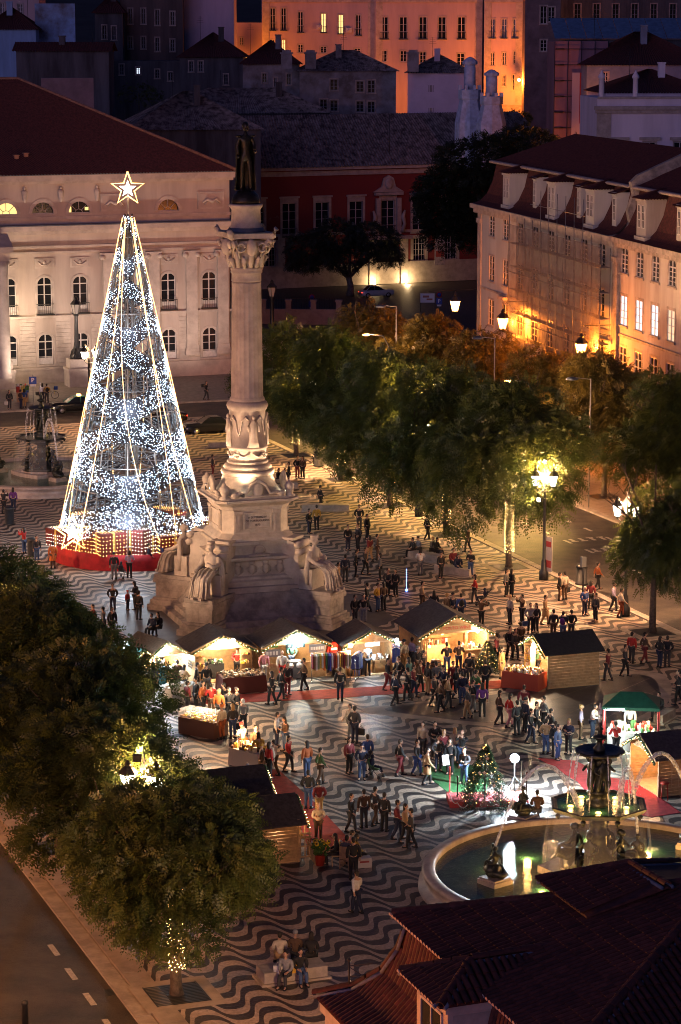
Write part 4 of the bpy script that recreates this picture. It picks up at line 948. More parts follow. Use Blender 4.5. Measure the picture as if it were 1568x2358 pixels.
for k in range(4):
    a = k * pi / 2 + pi / 4
    def P(r, z, o=0): return (r * cos(a) - o * sin(a), r * sin(a) + o * cos(a), z)
    for o in (-.14, .14): m.tube([P(1.0, 20.9, o), P(1.2, 21.5, o), P(1.55, 21.95, o), P(1.72, 21.8, o), P(1.62, 21.55, o), P(1.48, 21.65, o)], [.07, .11, .13, .13, .12, .08], 7)
    m.tube([P(1.4, 22.0), P(1.75, 22.2), P(1.95, 22.5), P(1.85, 22.62)], [.2, .22, .16, .08], 7)
    b = k * pi / 2
    m.ball((1.1 * cos(b), 1.1 * sin(b), 21.5), (.3 if k % 2 else .38, .38 if k % 2 else .3, .5), 10, 8)
    for s_ in (-1, 1):
        cxx, cyy = 1.12 * cos(b) - s_ * .62 * sin(b), 1.12 * sin(b) + s_ * .62 * cos(b)
        m.tube([(cxx + .24 * cos(t) * -sin(b), cyy + .24 * cos(t) * cos(b), 21.5 + .24 * sin(t)) for t in [2 * pi * i / 10 for i in range(11)]], .07, 5)
ab = []
for k in range(4):
    a = k * pi / 2 + pi / 4
    ab += [(1.75 * cos(a - .1), 1.75 * sin(a - .1)), (1.75 * cos(a + .1), 1.75 * sin(a + .1))]
    for t in (.45, .785, 1.12): r = 1.22 if abs(t - .785) < .1 else 1.32; ab.append((r * cos(a + t), r * sin(a + t)))
m.prism(ab, 22.0, 22.28); m.build('capital', gold, mon)
m = MB(); m.prism(ab, 22.283, 22.33); m.lathe([(1.15, 22.3), (1.0, 22.5), (.92, 22.62)], 32); m.build('lead_cover', M('blue_lead', (0.07, 0.09, 0.13)), mon)
m = MB(); m.lathe([(.95, 22.5), (.95, 22.6), (.84, 22.66), (.82, 23.55), (.9, 23.68), (.97, 23.76), (.97, 23.86), (.8, 23.9)], 32); m.build('statue_drum', gold, mon)
m = MB(); m.lathe([(.82, 23.88), (.8, 24.1), (.7, 24.4), (.45, 24.62), (.1, 24.7)], 24); m.build('bronze_dome', bronze, mon)
# bronze figure: one leg forward, long cloak, epaulettes
J = [(0, 0, 2.0), (0, 0, 2.35), (0, -.02, 2.75), (0, -.02, 3.12), (0, -.03, 3.3), (.36, 0, 3.12), (.52, -.02, 2.65), (.44, -.3, 2.35), (-.36, 0, 3.12), (-.5, .05, 2.65), (-.46, -.05, 2.1), (.2, -.02, 1.85), (.24, -.12, 1.05), (.26, -.1, .15), (.28, -.35, .07), (-.2, 0, 1.85), (-.22, .02, 1.0), (-.24, .1, .15), (-.28, -.12, .07), (0, -.05, 3.5)]
E = [(0, 1), (1, 2), (2, 3), (3, 4), (3, 5), (5, 6), (6, 7), (3, 8), (8, 9), (9, 10), (0, 11), (11, 12), (12, 13), (13, 14), (0, 15), (15, 16), (16, 17), (17, 18), (4, 19)]
rd = [.3, .27, .33, .28, .11, .15, .13, .09, .15, .13, .1, .2, .14, .1, .08, .2, .14, .1, .08, .11]
ped = MB(); merge(ped, skin_mesh(J, E, rd)); ped.ball((0, -.06, 3.72), (.18, .21, .26), 12, 9); ped.ball((0, -.27, 3.7), (.04, .06, .06), 6, 4); ped.ball((0, .02, 3.82), (.2, .22, .2), 10, 7); ped.ball((0, -.2, 3.58), (.12, .1, .12), 8, 5)
for s in (-1, 1): ped.ball((.4 * s, 0, 3.2), (.2, .17, .08), 8, 5); ped.ball((.47 * s, -.35 if s > 0 else -.08, 2.3 if s > 0 else 2.0), (.09, .1, .11), 6, 5)
rr = []
for z, r in ((.1, .62), (.7, .58), (1.5, .55), (2.3, .56), (2.9, .5), (3.2, .38)):
    rr.append([(r * (1 + .05 * sin(9 * t)) * sin(t), .28 * r + r * .75 * (1 + .06 * sin(11 * t)) * cos(t) - .1, z) for t in [-1.9 + 3.8 * i / 28 for i in range(29)]])
ped.rings(rr, 0, False, True, False)
ped.rings([[(p[0] * .93, p[1] * .9, p[2]) for p in r] for r in rr], 0, False, True, False)
ped.tube([(.5, -.2, 2.3), (.52, -.1, 1.2), (.55, 0, .3)], .03, 5)
ped.v = [(x * .98, y * .98, z * .98) for x, y, z in ped.v]
ped.build('bronze_statue', bronze, mon, (0, 0, 24.55))
# four corner buttresses with seated allegories
sts = [seated_robed(k, k != 1, .98).mesh('seated_figure', stone) for k in range(4)]
for k in range(4):
    a = k * pi / 2 + pi / 4 + pi / 2    # local -y of the buttress points outward
    b = obj('buttress', None, mon, (0, 0, 0), a)
    mb = MB()
    mb.box(-1.25, 1.25, -6.15, -2.4, 0, .34); mb.box(-1.12, 1.12, -6.02, -2.4, .34, .62); mb.box(-1.0, 1.0, -5.9, -2.4, .62, .76)
    mb.box(-.83, .83, -5.75, -2.4, .76, 1.62); mb.box(-.98, .98, -5.88, -2.4, 1.62, 1.9); mb.box(-.92, .92, -5.82, -2.6, 1.9, 2.12)
    bl = obj('base_block', mb.mesh('base_block', stone_d), b)
    for i in range(2):
        for j in range(3):
            for s in (-1, 1):
                if k == 0: q_ = MB(); q_.box(-.425, .425, -.555, .555, 0, .42); blk_me = q_.mesh('stone_block', stone_d) if (i, j, s) == (0, 0, -1) else blk_me
                obj('stone_block', blk_me, bl, (s * (.432 + R.uniform(0, .006)), -5.21 + 1.125 * j - .012 * j, .763 + .43 * i))
    w = MB(); pr = [(-2.0, 2.1), (-4.15, 2.1), (-4.1, 2.6), (-3.75, 3.0), (-3.55, 3.6), (-3.6, 4.35), (-3.4, 4.72), (-2.9, 4.85), (-2.0, 4.95)]
    w.prism(pr, -.55, .55, 0, 'x')
    for z, y in ((4.62, -3.55), (4.2, -3.62)): w.tube([(-.68, y, z), (.68, y, z)], .2, 10)
    w.box(-.62, .62, -3.3, -2.0, 4.86, 5.02)
    obj('volute_wall', w.mesh('volute_wall', stone), b)
    obj('seated_figure', sts[k], b, (0, -4.3, 2.12))
    if k == 3:
        pass
# floodlights fixed on the pedestal cornice
for k in range(4):
    a = k * pi / 2 + pi / 4 + .35
    t = MB(); t.box(-.2, .2, -.12, .12, 0, .22); t.box(-.17, .17, .121, .128, .03, .19, 1)
    p = Vector((2.35 * cos(a), 2.35 * sin(a), 7.44))
    o = t.build('floodlight', [iron, lantern_white], mon, p, a + pi / 2 + (pi if 0 else 0))
    l = lamp('SPOT', p + Vector((.12 * cos(a), .12 * sin(a), .25)), 2800, MONC, mon, .1, (0, 0, 12.0), 95, .8)
# ================================================================== GIANT LIT TREE
XT = G(307, 1277); XT.z = 0
xt = thing('light_tree', 'giant conical Christmas tree of white light bands and golden ropes, star on top', 'christmas tree', XT)
ZT, RB_ = 22.0, 4.75
def cone_r(z): return max(.22, RB_ * (1 - (z - 1.2) / 21.6))
steel = M('scaffold_steel', (.35, .34, .33), .4, .3, 4, metal=.5)
m = MB(); NP = 12
for i in range(NP):
    a = 2 * pi * i / NP
    m.tube([(.97 * cone_r(z) * cos(a), .97 * cone_r(z) * sin(a), z) for z in (0.3, 11, 21.6)], .04, 4)
for z in [1.6 * k + 1.4 for k in range(13)]:
    r = cone_r(z) * .96
    m.tube([(r * cos(2 * pi * i / 16), r * sin(2 * pi * i / 16), z) for i in range(17)], .035, 4)
    if z < 16:
        for i in range(0, NP, 2):
            a = 2 * pi * i / NP; m.tube([(r * cos(a), r * sin(a), z), (.35 * cos(a), .35 * sin(a), z)], .03, 4)
            m.tube([(r * .96 * cos(a), r * .96 * sin(a), z), (.5 * cos(a), .5 * sin(a), z + 1.5)], .022, 4)
for i in range(6):
    a = 2 * pi * i / 6; m.tube([(.45 * cos(a), .45 * sin(a), 0), (.2 * cos(a), .2 * sin(a), 21.5)], .045, 4)
for k in range(26):
    for i in range(3):
        a = 2 * pi * (i + (k % 2) * .5) / 3; m.tube([(.42 * cos(a), .42 * sin(a), .8 * k + .4), (.42 * cos(a + 2.1), .42 * sin(a + 2.1), .8 * k + 1.2)], .02, 3)
m.build('steel_frame', steel, xt)
# bands of light: zigzag ribbons wound round the cone, each with its netting edge and bulbs
def band_z(k, t, nb=8):
    base = 2.75 + 18.4 * (k / nb) ** .9
    amp = .62 * (1 - .35 * k / nb); return base + amp * (1 if k % 2 else -1) * cos(3 * (t + .55))
mesh_net = M('dark_light_netting', (.03, .03, .035), .7)
net_a = M('thin_dark_netting', (.02, .025, .04), .8, alpha=.85)
q = random.Random(5)
NB = 9
for k in range(NB):
    wd = 1.72 * (1 - .055 * k); b = MB(); e = MB()
    steps = 60
    for sgn in (-1, 1): e.tube([((cone_r(band_z(k, t) + sgn * wd / 2) + .06) * cos(t), (cone_r(band_z(k, t) + sgn * wd / 2) + .06) * sin(t), band_z(k, t) + sgn * wd / 2) for t in [2 * pi * i / steps for i in range(steps + 1)]], .022, 3)
    e.rings([[(cone_r(band_z(k, t) + v * wd) * cos(t), cone_r(band_z(k, t) + v * wd) * sin(t), band_z(k, t) + v * wd) for t in [2 * pi * i / steps for i in range(steps)]] for v in (-.5, 0, .5)], 1, False)
    eo = e.build('light_band', [mesh_net, net_a], xt)
    rr_ = cone_r(band_z(k, 0)); cnt = int(2 * pi * rr_ * wd / .0135)
    for i in range(cnt):
        t = q.uniform(0, 2 * pi); h = q.uniform(-.5, .5) * wd; z = band_z(k, t) + h
        if z > 21.9: continue
        r = cone_r(z) + .06 + q.uniform(-.05, .05); b.octa((r * cos(t), r * sin(t), z), q.choice((.016, .02, .024, .03)))
    b.build('light_bulbs', M('tree_bulb_white', (.9, .95, 1), .4, emit=(0.62, 0.80, 1.0), estr=4.5, sampled=False), eo, kind='stuff')
# golden light ropes
ropes = MB()
for i in range(6):
    a = 2 * pi * i / 6 + .12; a2 = a + (.5 if i % 2 else -.35)
    pts = []
    for j in range(15):
        z = 21.8 - j * 1.5; u = j / 14; t = a + (a2 - a) * u ** 1.6
        pts.append(((cone_r(z) + .14) * cos(t), (cone_r(z) + .14) * sin(t), max(z, .9)))
    ropes.tube(pts, .03, 4); 
    pts = [((cone_r(21.8 - j * 1.6) + .16) * cos(a + .1 + (.45 - a2 + a) * (j / 13) ** 2), (cone_r(21.8 - j * 1.6) + .16) * sin(a + .1 + (.45 - a2 + a) * (j / 13) ** 2), 21.8 - j * 1.6) for j in range(14)]
    ropes.tube(pts, .022, 4)
rope_m = M('golden_light_rope', (1, .8, .5), .4, emit=(1.0, .52, .18), estr=2.2, sampled=False)
ropes.build('light_ropes', rope_m, xt)
def star_outline(R0, r0, c, th=.06, n=5, rot=pi / 2):
    return [(c[0] + (R0 if i % 2 == 0 else r0) * cos(rot + i * pi / n), c[1], c[2] + (R0 if i % 2 == 0 else r0) * sin(rot + i * pi / n)) for i in range(2 * n)]
def star(parent, c, R0, inner=True, rz=0):
    m = MB()
    for y in (-.12, .12):
        p = star_outline(R0, R0 * .40, (0, y, 0)); m.tube(p + [p[0]], .042, 5)
    s = m.build('star', M('golden_star_tube', (1, .8, .5), .4, emit=(1.0, .55, .14), estr=3.2, sampled=False), parent, c, rz)
    m = MB(); p = star_outline(R0 * .52, R0 * .21, (0, 0, 0)); m.prism([(x, z) for x, y, z in p], -.05, .05, 0, 'y'); m.build('star_core', M('white_star_core', (1, 1, 1), .4, emit=(.95, .93, 1.0), estr=3, sampled=False), s)
    return s
star(xt, (0, -.15, 23.62), 1.08)
m = MB(); m.tube([(0, 0, 21.4), (0, 0, 23.4)], .05, 5); m.build('star_pole', steel, xt)
a = math.atan2(-.72, -.70); star(xt, (5.05 * cos(a), 5.05 * sin(a), 2.15), 1.25, rz=.1)
# red skirting ring
m = MB(); redf = M('red_skirt_cloth', (.40, .012, .018), .8, .3, 2)
n = 40
m.rings([[(r * cos(2 * pi * i / n), r * sin(2 * pi * i / n), z) for i in range(n)] for r, z in ((5.35, 0), (5.3, .55), (5.2, 1.0), (5.1, 1.0), (5.1, .9))], 0, False)
m.build('red_skirt', redf, xt)
m = MB(); m.lathe([(5.12, .55), (5.12, .85)], 32); m.build('platform', redf, xt)
# gift boxes covered in warm bulbs
gift = M('gift_box_red', (.12, .014, .012), .8)
for i in range(13):
    a = -2.95 + 5.9 * i / 12 - pi / 2 + .2; r = 4.2 if i % 2 else 3.6; s = q.uniform(.75, 1.1); h = q.uniform(1.0, 1.75); rot = q.uniform(0, 1.5)
    m = MB(); m.box(-s, s, -s, s, .85, .85 + h); m.box(-s - .03, s + .03, -.08, .08, .852, .88 + h, 1); m.box(-.08, .08, -s - .03, s + .03, .852, .88 + h, 1)
    go = m.build('gift_box', [gift, M('gold_ribbon', (.6, .4, .1), .4)], xt, (r * cos(a), r * sin(a), 0), rot)
    b = MB()
    for f in range(4):
        for u in range(int(2 * s / .23)):
            for v in range(int(h / .23)):
                x, z = -s + .11 + u * .23 + q.uniform(-.03, .03), .97 + v * .23 + q.uniform(-.03, .03); p = ((x, -s - .05), (s + .05, x), (x, s + .05), (-s - .05, x))[f]
                b.octa((p[0], p[1], z), .03)
    for u in range(int(2 * s / .2)):
        for v in range(int(2 * s / .2)): b.octa((-s + .1 + u * .2, -s + .1 + v * .2, .92 + h), .02)
    b.build('light_bulbs', M('gift_bulb_warm', (1, .8, .5), .4, emit=(1.0, .5, .14), estr=6, sampled=False) if i % 3 else M('gift_bulb_pale', (1, .9, .8), .4, emit=(1.0, .8, .62), estr=6, sampled=False), go, kind='stuff')
for z, w in ((3, 1500), (6, 1300), (10, 900), (15, 500), (19, 250)):
    for s in range(3):
        a = s * 2.09 - 1.57; r = cone_r(z) + .5; lamp('POINT', (r * cos(a), r * sin(a), z), w * .22, (.78, .88, 1.0), xt, .7)
# ================================================================== FOUNTAINS
bronzeG = M('green_black_bronze', (0.05, 0.055, 0.045), 0.42, 0.5, 2.5, 0.35, 9, metal=0.55)
basin_st = M('worn_basin_marble', (.40, .33, .28), .5, .3, 1.2, .2, 14)
wm = bpy.data.materials.new('pool_water'); wm.use_nodes = True
n_ = wm.node_tree.nodes; l_ = wm.node_tree.links; b_ = n_['Principled BSDF']
b_.inputs['Base Color'].default_value = (.03, .11, .08, 1); b_.inputs['Roughness'].default_value = .07; b_.inputs['Alpha'].default_value = .8; b_.inputs['IOR'].default_value = 1.33
g_ = n_.new('ShaderNodeNewGeometry'); t_ = n_.new('ShaderNodeTexNoise'); t_.inputs['Scale'].default_value = 6.5; t_.inputs['Detail'].default_value = 3
mp = n_.new('ShaderNodeMapping'); mp.inputs['Scale'].default_value = (1, 1.6, 1); l_.new(g_.outputs['Position'], mp.inputs[0]); l_.new(mp.outputs[0], t_.inputs['Vector'])
bp = n_.new('ShaderNodeBump'); bp.inputs['Strength'].default_value = .5; bp.inputs['Distance'].default_value = .035; l_.new(t_.outputs[0], bp.inputs['Height']); l_.new(bp.outputs[0], b_.inputs['Normal'])
jetm = bpy.data.materials.new('falling_water'); jetm.use_nodes = True
b_ = jetm.node_tree.nodes['Principled BSDF']; b_.inputs['Base Color'].default_value = (.85, .87, .9, 1); b_.inputs['Roughness'].default_value = .6; 
_n = jetm.node_tree.nodes; _l = jetm.node_tree.links; _g = _n.new('ShaderNodeNewGeometry'); _t = _n.new('ShaderNodeTexNoise'); _t.inputs['Scale'].default_value = 7; _t.inputs['Detail'].default_value = 5; _l.new(_g.outputs['Position'], _t.inputs['Vector'])
_r = _n.new('ShaderNodeMapRange'); _r.inputs[1].default_value = .35; _r.inputs[2].default_value = .65; _r.inputs[3].default_value = .08; _r.inputs[4].default_value = .7; _l.new(_t.outputs[0], _r.inputs[0]); _l.new(_r.outputs[0], b_.inputs['Alpha'])
mist = bpy.data.materials.new('thin_water_veil'); mist.use_nodes = True
b_ = mist.node_tree.nodes['Principled BSDF']; b_.inputs['Base Color'].default_value = (.8, .8, .8, 1); b_.inputs['Roughness'].default_value = .9; b_.inputs['Alpha'].default_value = .10
uw = M('underwater_lamp', (1, .8, .4), .4, emit=(1.0, .5, .1), estr=5)
def putto(h, seed):
    """small standing nude figure with raised arms"""
    J = [(0, 0, .5), (0, -.02, .66), (0, -.02, .8), (0, -.02, .88), (.12, 0, .8), (.2, -.05, .95), (.12, -.02, 1.08), (-.12, 0, .8), (-.22, -.06, .68), (-.14, -.16, .62), (.07, 0, .46), (.08, -.05, .24), (.07, .0, .02), (-.07, 0, .46), (-.1, -.03, .25), (-.09, .03, .02), (0, -.02, .95)]
    E = [(0, 1), (1, 2), (2, 3), (2, 4), (4, 5), (5, 6), (2, 7), (7, 8), (8, 9), (0, 10), (10, 11), (11, 12), (0, 13), (13, 14), (14, 15), (3, 16)]
    me = skin_mesh(J, E, [.11, .1, .11, .05, .05, .04, .03, .05, .04, .03, .075, .05, .04, .075, .05, .04, .05])
    mb = MB(); merge(mb, me, 0, (0, 0, 0), h); mb.ball((0, -.03 * h, .99 * h), (.07 * h, .08 * h, .09 * h), 8, 6); return mb
def seated_nude(h):
    J = [(0, 0, .12), (0, .02, .3), (0, .0, .48), (0, -.02, .58), (.14, 0, .48), (.22, -.08, .32), (.12, -.2, .3), (-.14, 0, .48), (-.24, .06, .32), (-.22, .1, .1), (.08, -.06, .12), (.12, -.32, .22), (.12, -.38, -.08), (.11, -.46, -.1), (-.08, -.06, .12), (-.14, -.3, .16), (-.12, -.44, -.05), (-.12, -.52, -.06), (0, -.03, .66)]
    E = [(0, 1), (1, 2), (2, 3), (2, 4), (4, 5), (5, 6), (2, 7), (7, 8), (8, 9), (0, 10), (10, 11), (11, 12), (12, 13), (0, 14), (14, 15), (15, 16), (16, 17), (3, 18)]
    me = skin_mesh(J, E, [.13, .11, .13, .05, .06, .045, .035, .06, .045, .035, .09, .07, .045, .03, .09, .07, .045, .03, .05])
    mb = MB(); merge(mb, me, 0, (0, 0, 0), h); mb.ball((0, -.04 * h, .72 * h), (.075 * h, .09 * h, .1 * h), 8, 6); mb.ball((0, .0, .75 * h), (.085 * h, .085 * h, .085 * h), 8, 6)
    mb.rings([ell((0, -.12 * h, z * h), r * h, r * .8 * h, 14, .12, 4) for z, r in ((-.12, .36), (.0, .3), (.1, .22))]); return mb
put_me = putto(1.75, 1).mesh('child_figure', bronzeG); nud_me = seated_nude(1.75).mesh('seated_figure', bronzeG)
trm = MB(); me_ = seated_nude(1.9)
for f_, v_ in ((0, 0),): trm.add([(x, y, z + .75) for x, y, z in me_.v], me_.f, 0, True)
trm.tube([(0, .1, .75), (.35, .35, .45), (.1, .75, .3), (-.35, .6, .3), (-.5, .2, .55), (-.42, .05, .95)], [.3, .27, .22, .18, .13, .05], 8)
trm.ball((0, -.1, .35), (.62, .55, .4), 10, 7); trm.tube([(.1, -.35, 1.6), (.05, -.25, 2.0), (0, -.2, 2.45)], [.05, .05, .1], 6)
tri_me = trm.mesh('triton', bronzeG)
def fountain(pos, label, lit, jets):
    F = thing('fountain', label, 'fountain', pos, AX)
    Rr = 6.85
    m = MB(); m.lathe([(Rr + .3, 0), (Rr + .28, .22), (Rr + .05, .3), (Rr - .05, .62), (Rr + .12, .74), (Rr + .16, .86), (Rr + .05, .98), (Rr - .3, 1.0), (Rr - .38, .92), (Rr - .38, .1)], 72, cap=False); m.lathe([(Rr - .38, .12), (.05, .12)], 72, cap=False)
    m.build('basin', [basin_st], F)
    m = MB(); m.lathe([(Rr - .379, .72), (.01, .72)], 64, cap=False); m.build('water', wm, F)
    m = MB(); m.prism([(1.9 * cos(pi / 8 + k * pi / 4) * (1.25 if k % 2 else 1), 1.9 * sin(pi / 8 + k * pi / 4) * (1.25 if k % 2 else 1)) for k in range(8)], .13, 1.05); m.prism([(1.6 * cos(k * pi / 4), 1.6 * sin(k * pi / 4)) for k in range(8)], 1.05, 1.2); m.build('stone_base', basin_st, F)
    m = MB(); m.lathe([(1.5, 1.2), (1.25, 1.45), (.75, 1.65), (.4, 1.95), (.36, 2.6), (.46, 2.72), (.36, 2.85), (.34, 3.4), (.6, 3.55), (.95, 3.7), (1.2, 3.86)], 20, rf=lambda t, z: 1 + .1 * sin(4 * t) * (z < 2)); m.build('pedestal', bronzeG, F)
    for k in range(4):
        a = k * pi / 2 + pi / 4; obj('seated_figure', nud_me, F, (.95 * cos(a), .95 * sin(a), 1.62), a + pi / 2)
    m = MB(); m.lathe([(.9, 3.72), (1.3, 3.86), (1.9, 3.98), (1.98, 4.12), (2.02, 4.2), (1.92, 4.22), (1.6, 4.06), (.4, 4.0)], 8, smooth=False)
    for k in range(8): a = k * pi / 4; m.lathe([(.02, -.22), (.09, -.1), (.13, 0), (.06, .08)], 6, (1.75 * cos(a), 1.75 * sin(a), 3.84))
    m.build('lower_bowl', bronzeG, F)
    m = MB(); m.lathe([(1.85, 4.14), (.1, 4.14)], 8, cap=False); m.build('bowl_water', wm, F)
    m = MB(); m.lathe([(.48, 4.05), (.5, 4.3), (.38, 4.4), (.36, 4.75), (.48, 4.8), (.2, 4.9), (.16, 6.1), (.3, 6.2), (.22, 6.3), (.3, 6.45), (.5, 6.55)], 16); m.build('upper_pedestal', bronzeG, F)
    for k in range(4):
        a = k * pi / 2; obj('child_figure', put_me, F, (.32 * cos(a), .32 * sin(a), 4.72), a + pi / 2)
    m = MB(); m.lathe([(.3, 6.5), (.7, 6.62), (.95, 6.72), (1.0, 6.84), (.92, 6.86), (.6, 6.74), (.2, 6.72)], 20, rf=lambda t, z: 1 + .03 * cos(10 * t)); m.build('upper_bowl', bronzeG, F)
    m = MB(); m.lathe([(.22, 6.7), (.24, 6.95), (.12, 7.1), (.1, 7.3), (.2, 7.38), (.3, 7.48), (.26, 7.54), (.1, 7.6), (.09, 7.8), (.17, 7.88), (.06, 8.0), (.09, 8.1), (.03, 8.25)], 12); m.build('finial', bronzeG, F)
    for i, (dx, dy, rz, jd) in enumerate(jets):
        w = Vector((dx, dy, 0)); lw = Vector((w.x * cos(-AX) - w.y * sin(-AX), w.x * sin(-AX) + w.y * cos(-AX), 0))
        m = MB(); m.box(-.5, .5, -.5, .5, .13, .95); m.box(-.45, .45, -.45, .45, .95, 1.05); tb = m.build('triton_base', basin_st, F, lw, rz); obj('triton', tri_me, F, lw + Vector((0, 0, 1.03)), rz).scale = (.62, .62, .66)
        if jd is not None:
            p0 = lw + Vector((0, -.0, 2.6)); p1 = Vector((jd[0] * cos(-AX) - jd[1] * sin(-AX), jd[0] * sin(-AX) + jd[1] * cos(-AX), 3.9)); pk = jd[2]; pts = []
            for j in range(13):
                t = j / 12; p = p0.lerp(p1, t); p.z += 4 * (pk - (p0.z + p1.z) / 2) * t * (1 - t); pts.append(p)
            m = MB(); m.tube(pts, [.055 + .085 * t / 12 for t in range(13)], 6); m.build('water_jet', jetm, F)
            m = MB(); q = random.Random(i)
            for k in range(170):
                u = q.random() ** .6; p = pts[min(12, int(u * 12))].lerp(pts[min(12, int(u * 12) + 1)], u * 12 % 1); w_ = .05 + .22 * u; m.octa((p.x + q.gauss(0, w_ * .5), p.y + q.gauss(0, w_ * .5), p.z - abs(q.gauss(0, w_))), q.uniform(.008, .02))
            m.build('spray_drops', jetm, F, kind='stuff')
    m = MB()
    for k in range(10):
        a = k * pi / 5 + .2; x, y = cos(a), sin(a)
        m.tube([(.98 * x, .98 * y, 6.84), (1.05 * x, 1.05 * y, 6.6), (1.16 * x, 1.16 * y, 5.6), (1.24 * x, 1.24 * y, 4.15)], [.035, .03, .025, .03], 5)
    m.build('falling_streams', jetm, F)
    m = MB(); m.tube([(0, 0, 8.2), (0, 0, 8.6), (0, 0, 9.15)], [.05, .085, .03], 6); m.build('top_jet', jetm, F)
    m = MB()
    for k in range(8):
        a = k * pi / 4 + pi / 8
        n = 7; 
        rr = [[(r * cos(a + (i / (n - 1) - .5) * .62), r * sin(a + (i / (n - 1) - .5) * .62), z) for i in range(n)] for r, z in ((1.9, 4.18), (2.0, 3.6), (2.12, 2.4), (2.22, .74))]
        m.rings(rr, 0, False, True, False)
    m.build('water_curtain', mist, F)
    if lit:
        for k, (r, a) in enumerate(((3.4, -2.3), (2.9, -1.9), (3.2, -2.75), (4.4, -1.7), (3.6, -.4), (4.6, -.15), (5.1, -.3), (3.5, .5), (4.2, 1.2), (3.2, 2.2), (3.9, 2.75), (2.6, -.9))):
            m = MB(); m.lathe([(.17, 0), (.2, .05), (.14, .09)], 10); fl = m.build('pool_lamp', uw, F, (r * cos(a), r * sin(a), .5)); lamp('POINT', (0, 0, .35), 110 if k > 3 else 60, (1, .5, .13), fl, .15)
        for k in range(5):
            a = k * 2 * pi / 5 + .5; m = MB(); m.lathe([(.12, 0), (.13, .04), (.1, .08)], 8); fl = m.build('bowl_lamp', uw, F, (1.15 * cos(a), 1.15 * sin(a), 4.1)); lamp('POINT', (0, 0, .25), 16, (1, .5, .15), fl, .1)
    F.scale = (1, 1, .83); return F
F1P = G(1375, 1993, .9); F1P.z = 0; F2P = Vector((-22.4, 192.9, 0))
tA = G(1140, 2040, .5) - F1P; tB = G(1466, 2010, .5) - F1P; tC = G(1205, 1895, .5) - F1P
f1 = fountain(F1P, 'large round marble basin with a water lit two tiered bronze fountain near the tiled roof', True,
    [(tA.x, tA.y, rad(200), (-.7, -.35, 6.3)), (tB.x, tB.y, rad(150), (.7, -.6, 6.0)), (tC.x, tC.y, rad(300), None), (4.2, 3.2, rad(40), (1.2, .2, 6.1))])
f2 = fountain(F2P, 'unlit two tiered bronze fountain beyond the lit tree at the left edge', False,
    [(1.5, -3.0, rad(200), (.25, -.3, 6.0)), (-3.4, 1.0, rad(120), None), (2.6, 3.0, 0, None)])
# ================================================================== TREES
def leaf_material(name, c1, c2):
    m = bpy.data.materials.new(name); m.use_nodes = True
    n = m.node_tree.nodes; l = m.node_tree.links; n.remove(n['Principled BSDF'])
    geo = n.new('ShaderNodeNewGeometry'); t = n.new('ShaderNodeTexNoise'); t.inputs['Scale'].default_value = .8; t.inputs['Detail'].default_value = 5
    l.new(geo.outputs['Position'], t.inputs['Vector']); cr = n.new('ShaderNodeValToRGB'); cr.color_ramp.elements[0].position = .35; cr.color_ramp.elements[1].position = .65
    cr.color_ramp.elements[0].color = (*c1, 1); cr.color_ramp.elements[1].color = (*c2, 1); l.new(t.outputs[0], cr.inputs[0])
    d = n.new('ShaderNodeBsdfDiffuse'); tr = n.new('ShaderNodeBsdfTranslucent'); g = n.new('ShaderNodeBsdfGlossy'); g.inputs['Roughness'].default_value = .5
    l.new(cr.outputs[0], d.inputs[0]); l.new(cr.outputs[0], tr.inputs[0])
    a = n.new('ShaderNodeMixShader'); a.inputs[0].default_value = .32; l.new(d.outputs[0], a.inputs[1]); l.new(tr.outputs[0], a.inputs[2])
    b = n.new('ShaderNodeMixShader'); b.inputs[0].default_value = .05; l.new(a.outputs[0], b.inputs[1]); l.new(g.outputs[0], b.inputs[2])
    l.new(b.outputs[0], n['Material Output'].inputs[0]); return m
leaf = leaf_material('feathery_leaves', (.030, .054, .010), (.095, .12, .022))
leaf_d = leaf_material('dark_pine_needles', (.022, .032, .012), (.045, .055, .02))
leaf_o = leaf_material('olive_tree_leaves', (.035, .042, .022), (.075, .08, .045))
def frond(mb, p, d, q, ln, pairs, lw):
    d = d.normalized(); s = d.cross(Vector((0, 0, 1)))
    if s.length < .05: s = Vector((1, 0, 0))
    s.normalize(); u = s.cross(d); r_ = q.gauss(0, .8); s, u = s * cos(r_) + u * sin(r_), u * cos(r_) - s * sin(r_)
    for k in range(pairs):
        t = (k + .6) / pairs; base = p + d * ln * t - Vector((0, 0, .22 * ln * t * t)); w = lw * (1.1 - .5 * t)
        for sg in (-1, 1):
            e = base + (s * sg * .9 + d * .55 - u * q.uniform(-.15, .3)) * w; mid = base.lerp(e, .5); wd = (d * .5 - s * sg * .3) * w * .42
            mb.v += [tuple(base), tuple(mid + wd), tuple(e), tuple(mid - wd)]; o = len(mb.v) - 4; mb.f.append([o, o + 1, o + 2, o + 3]); mb.m.append(0); mb.sm.append(False)
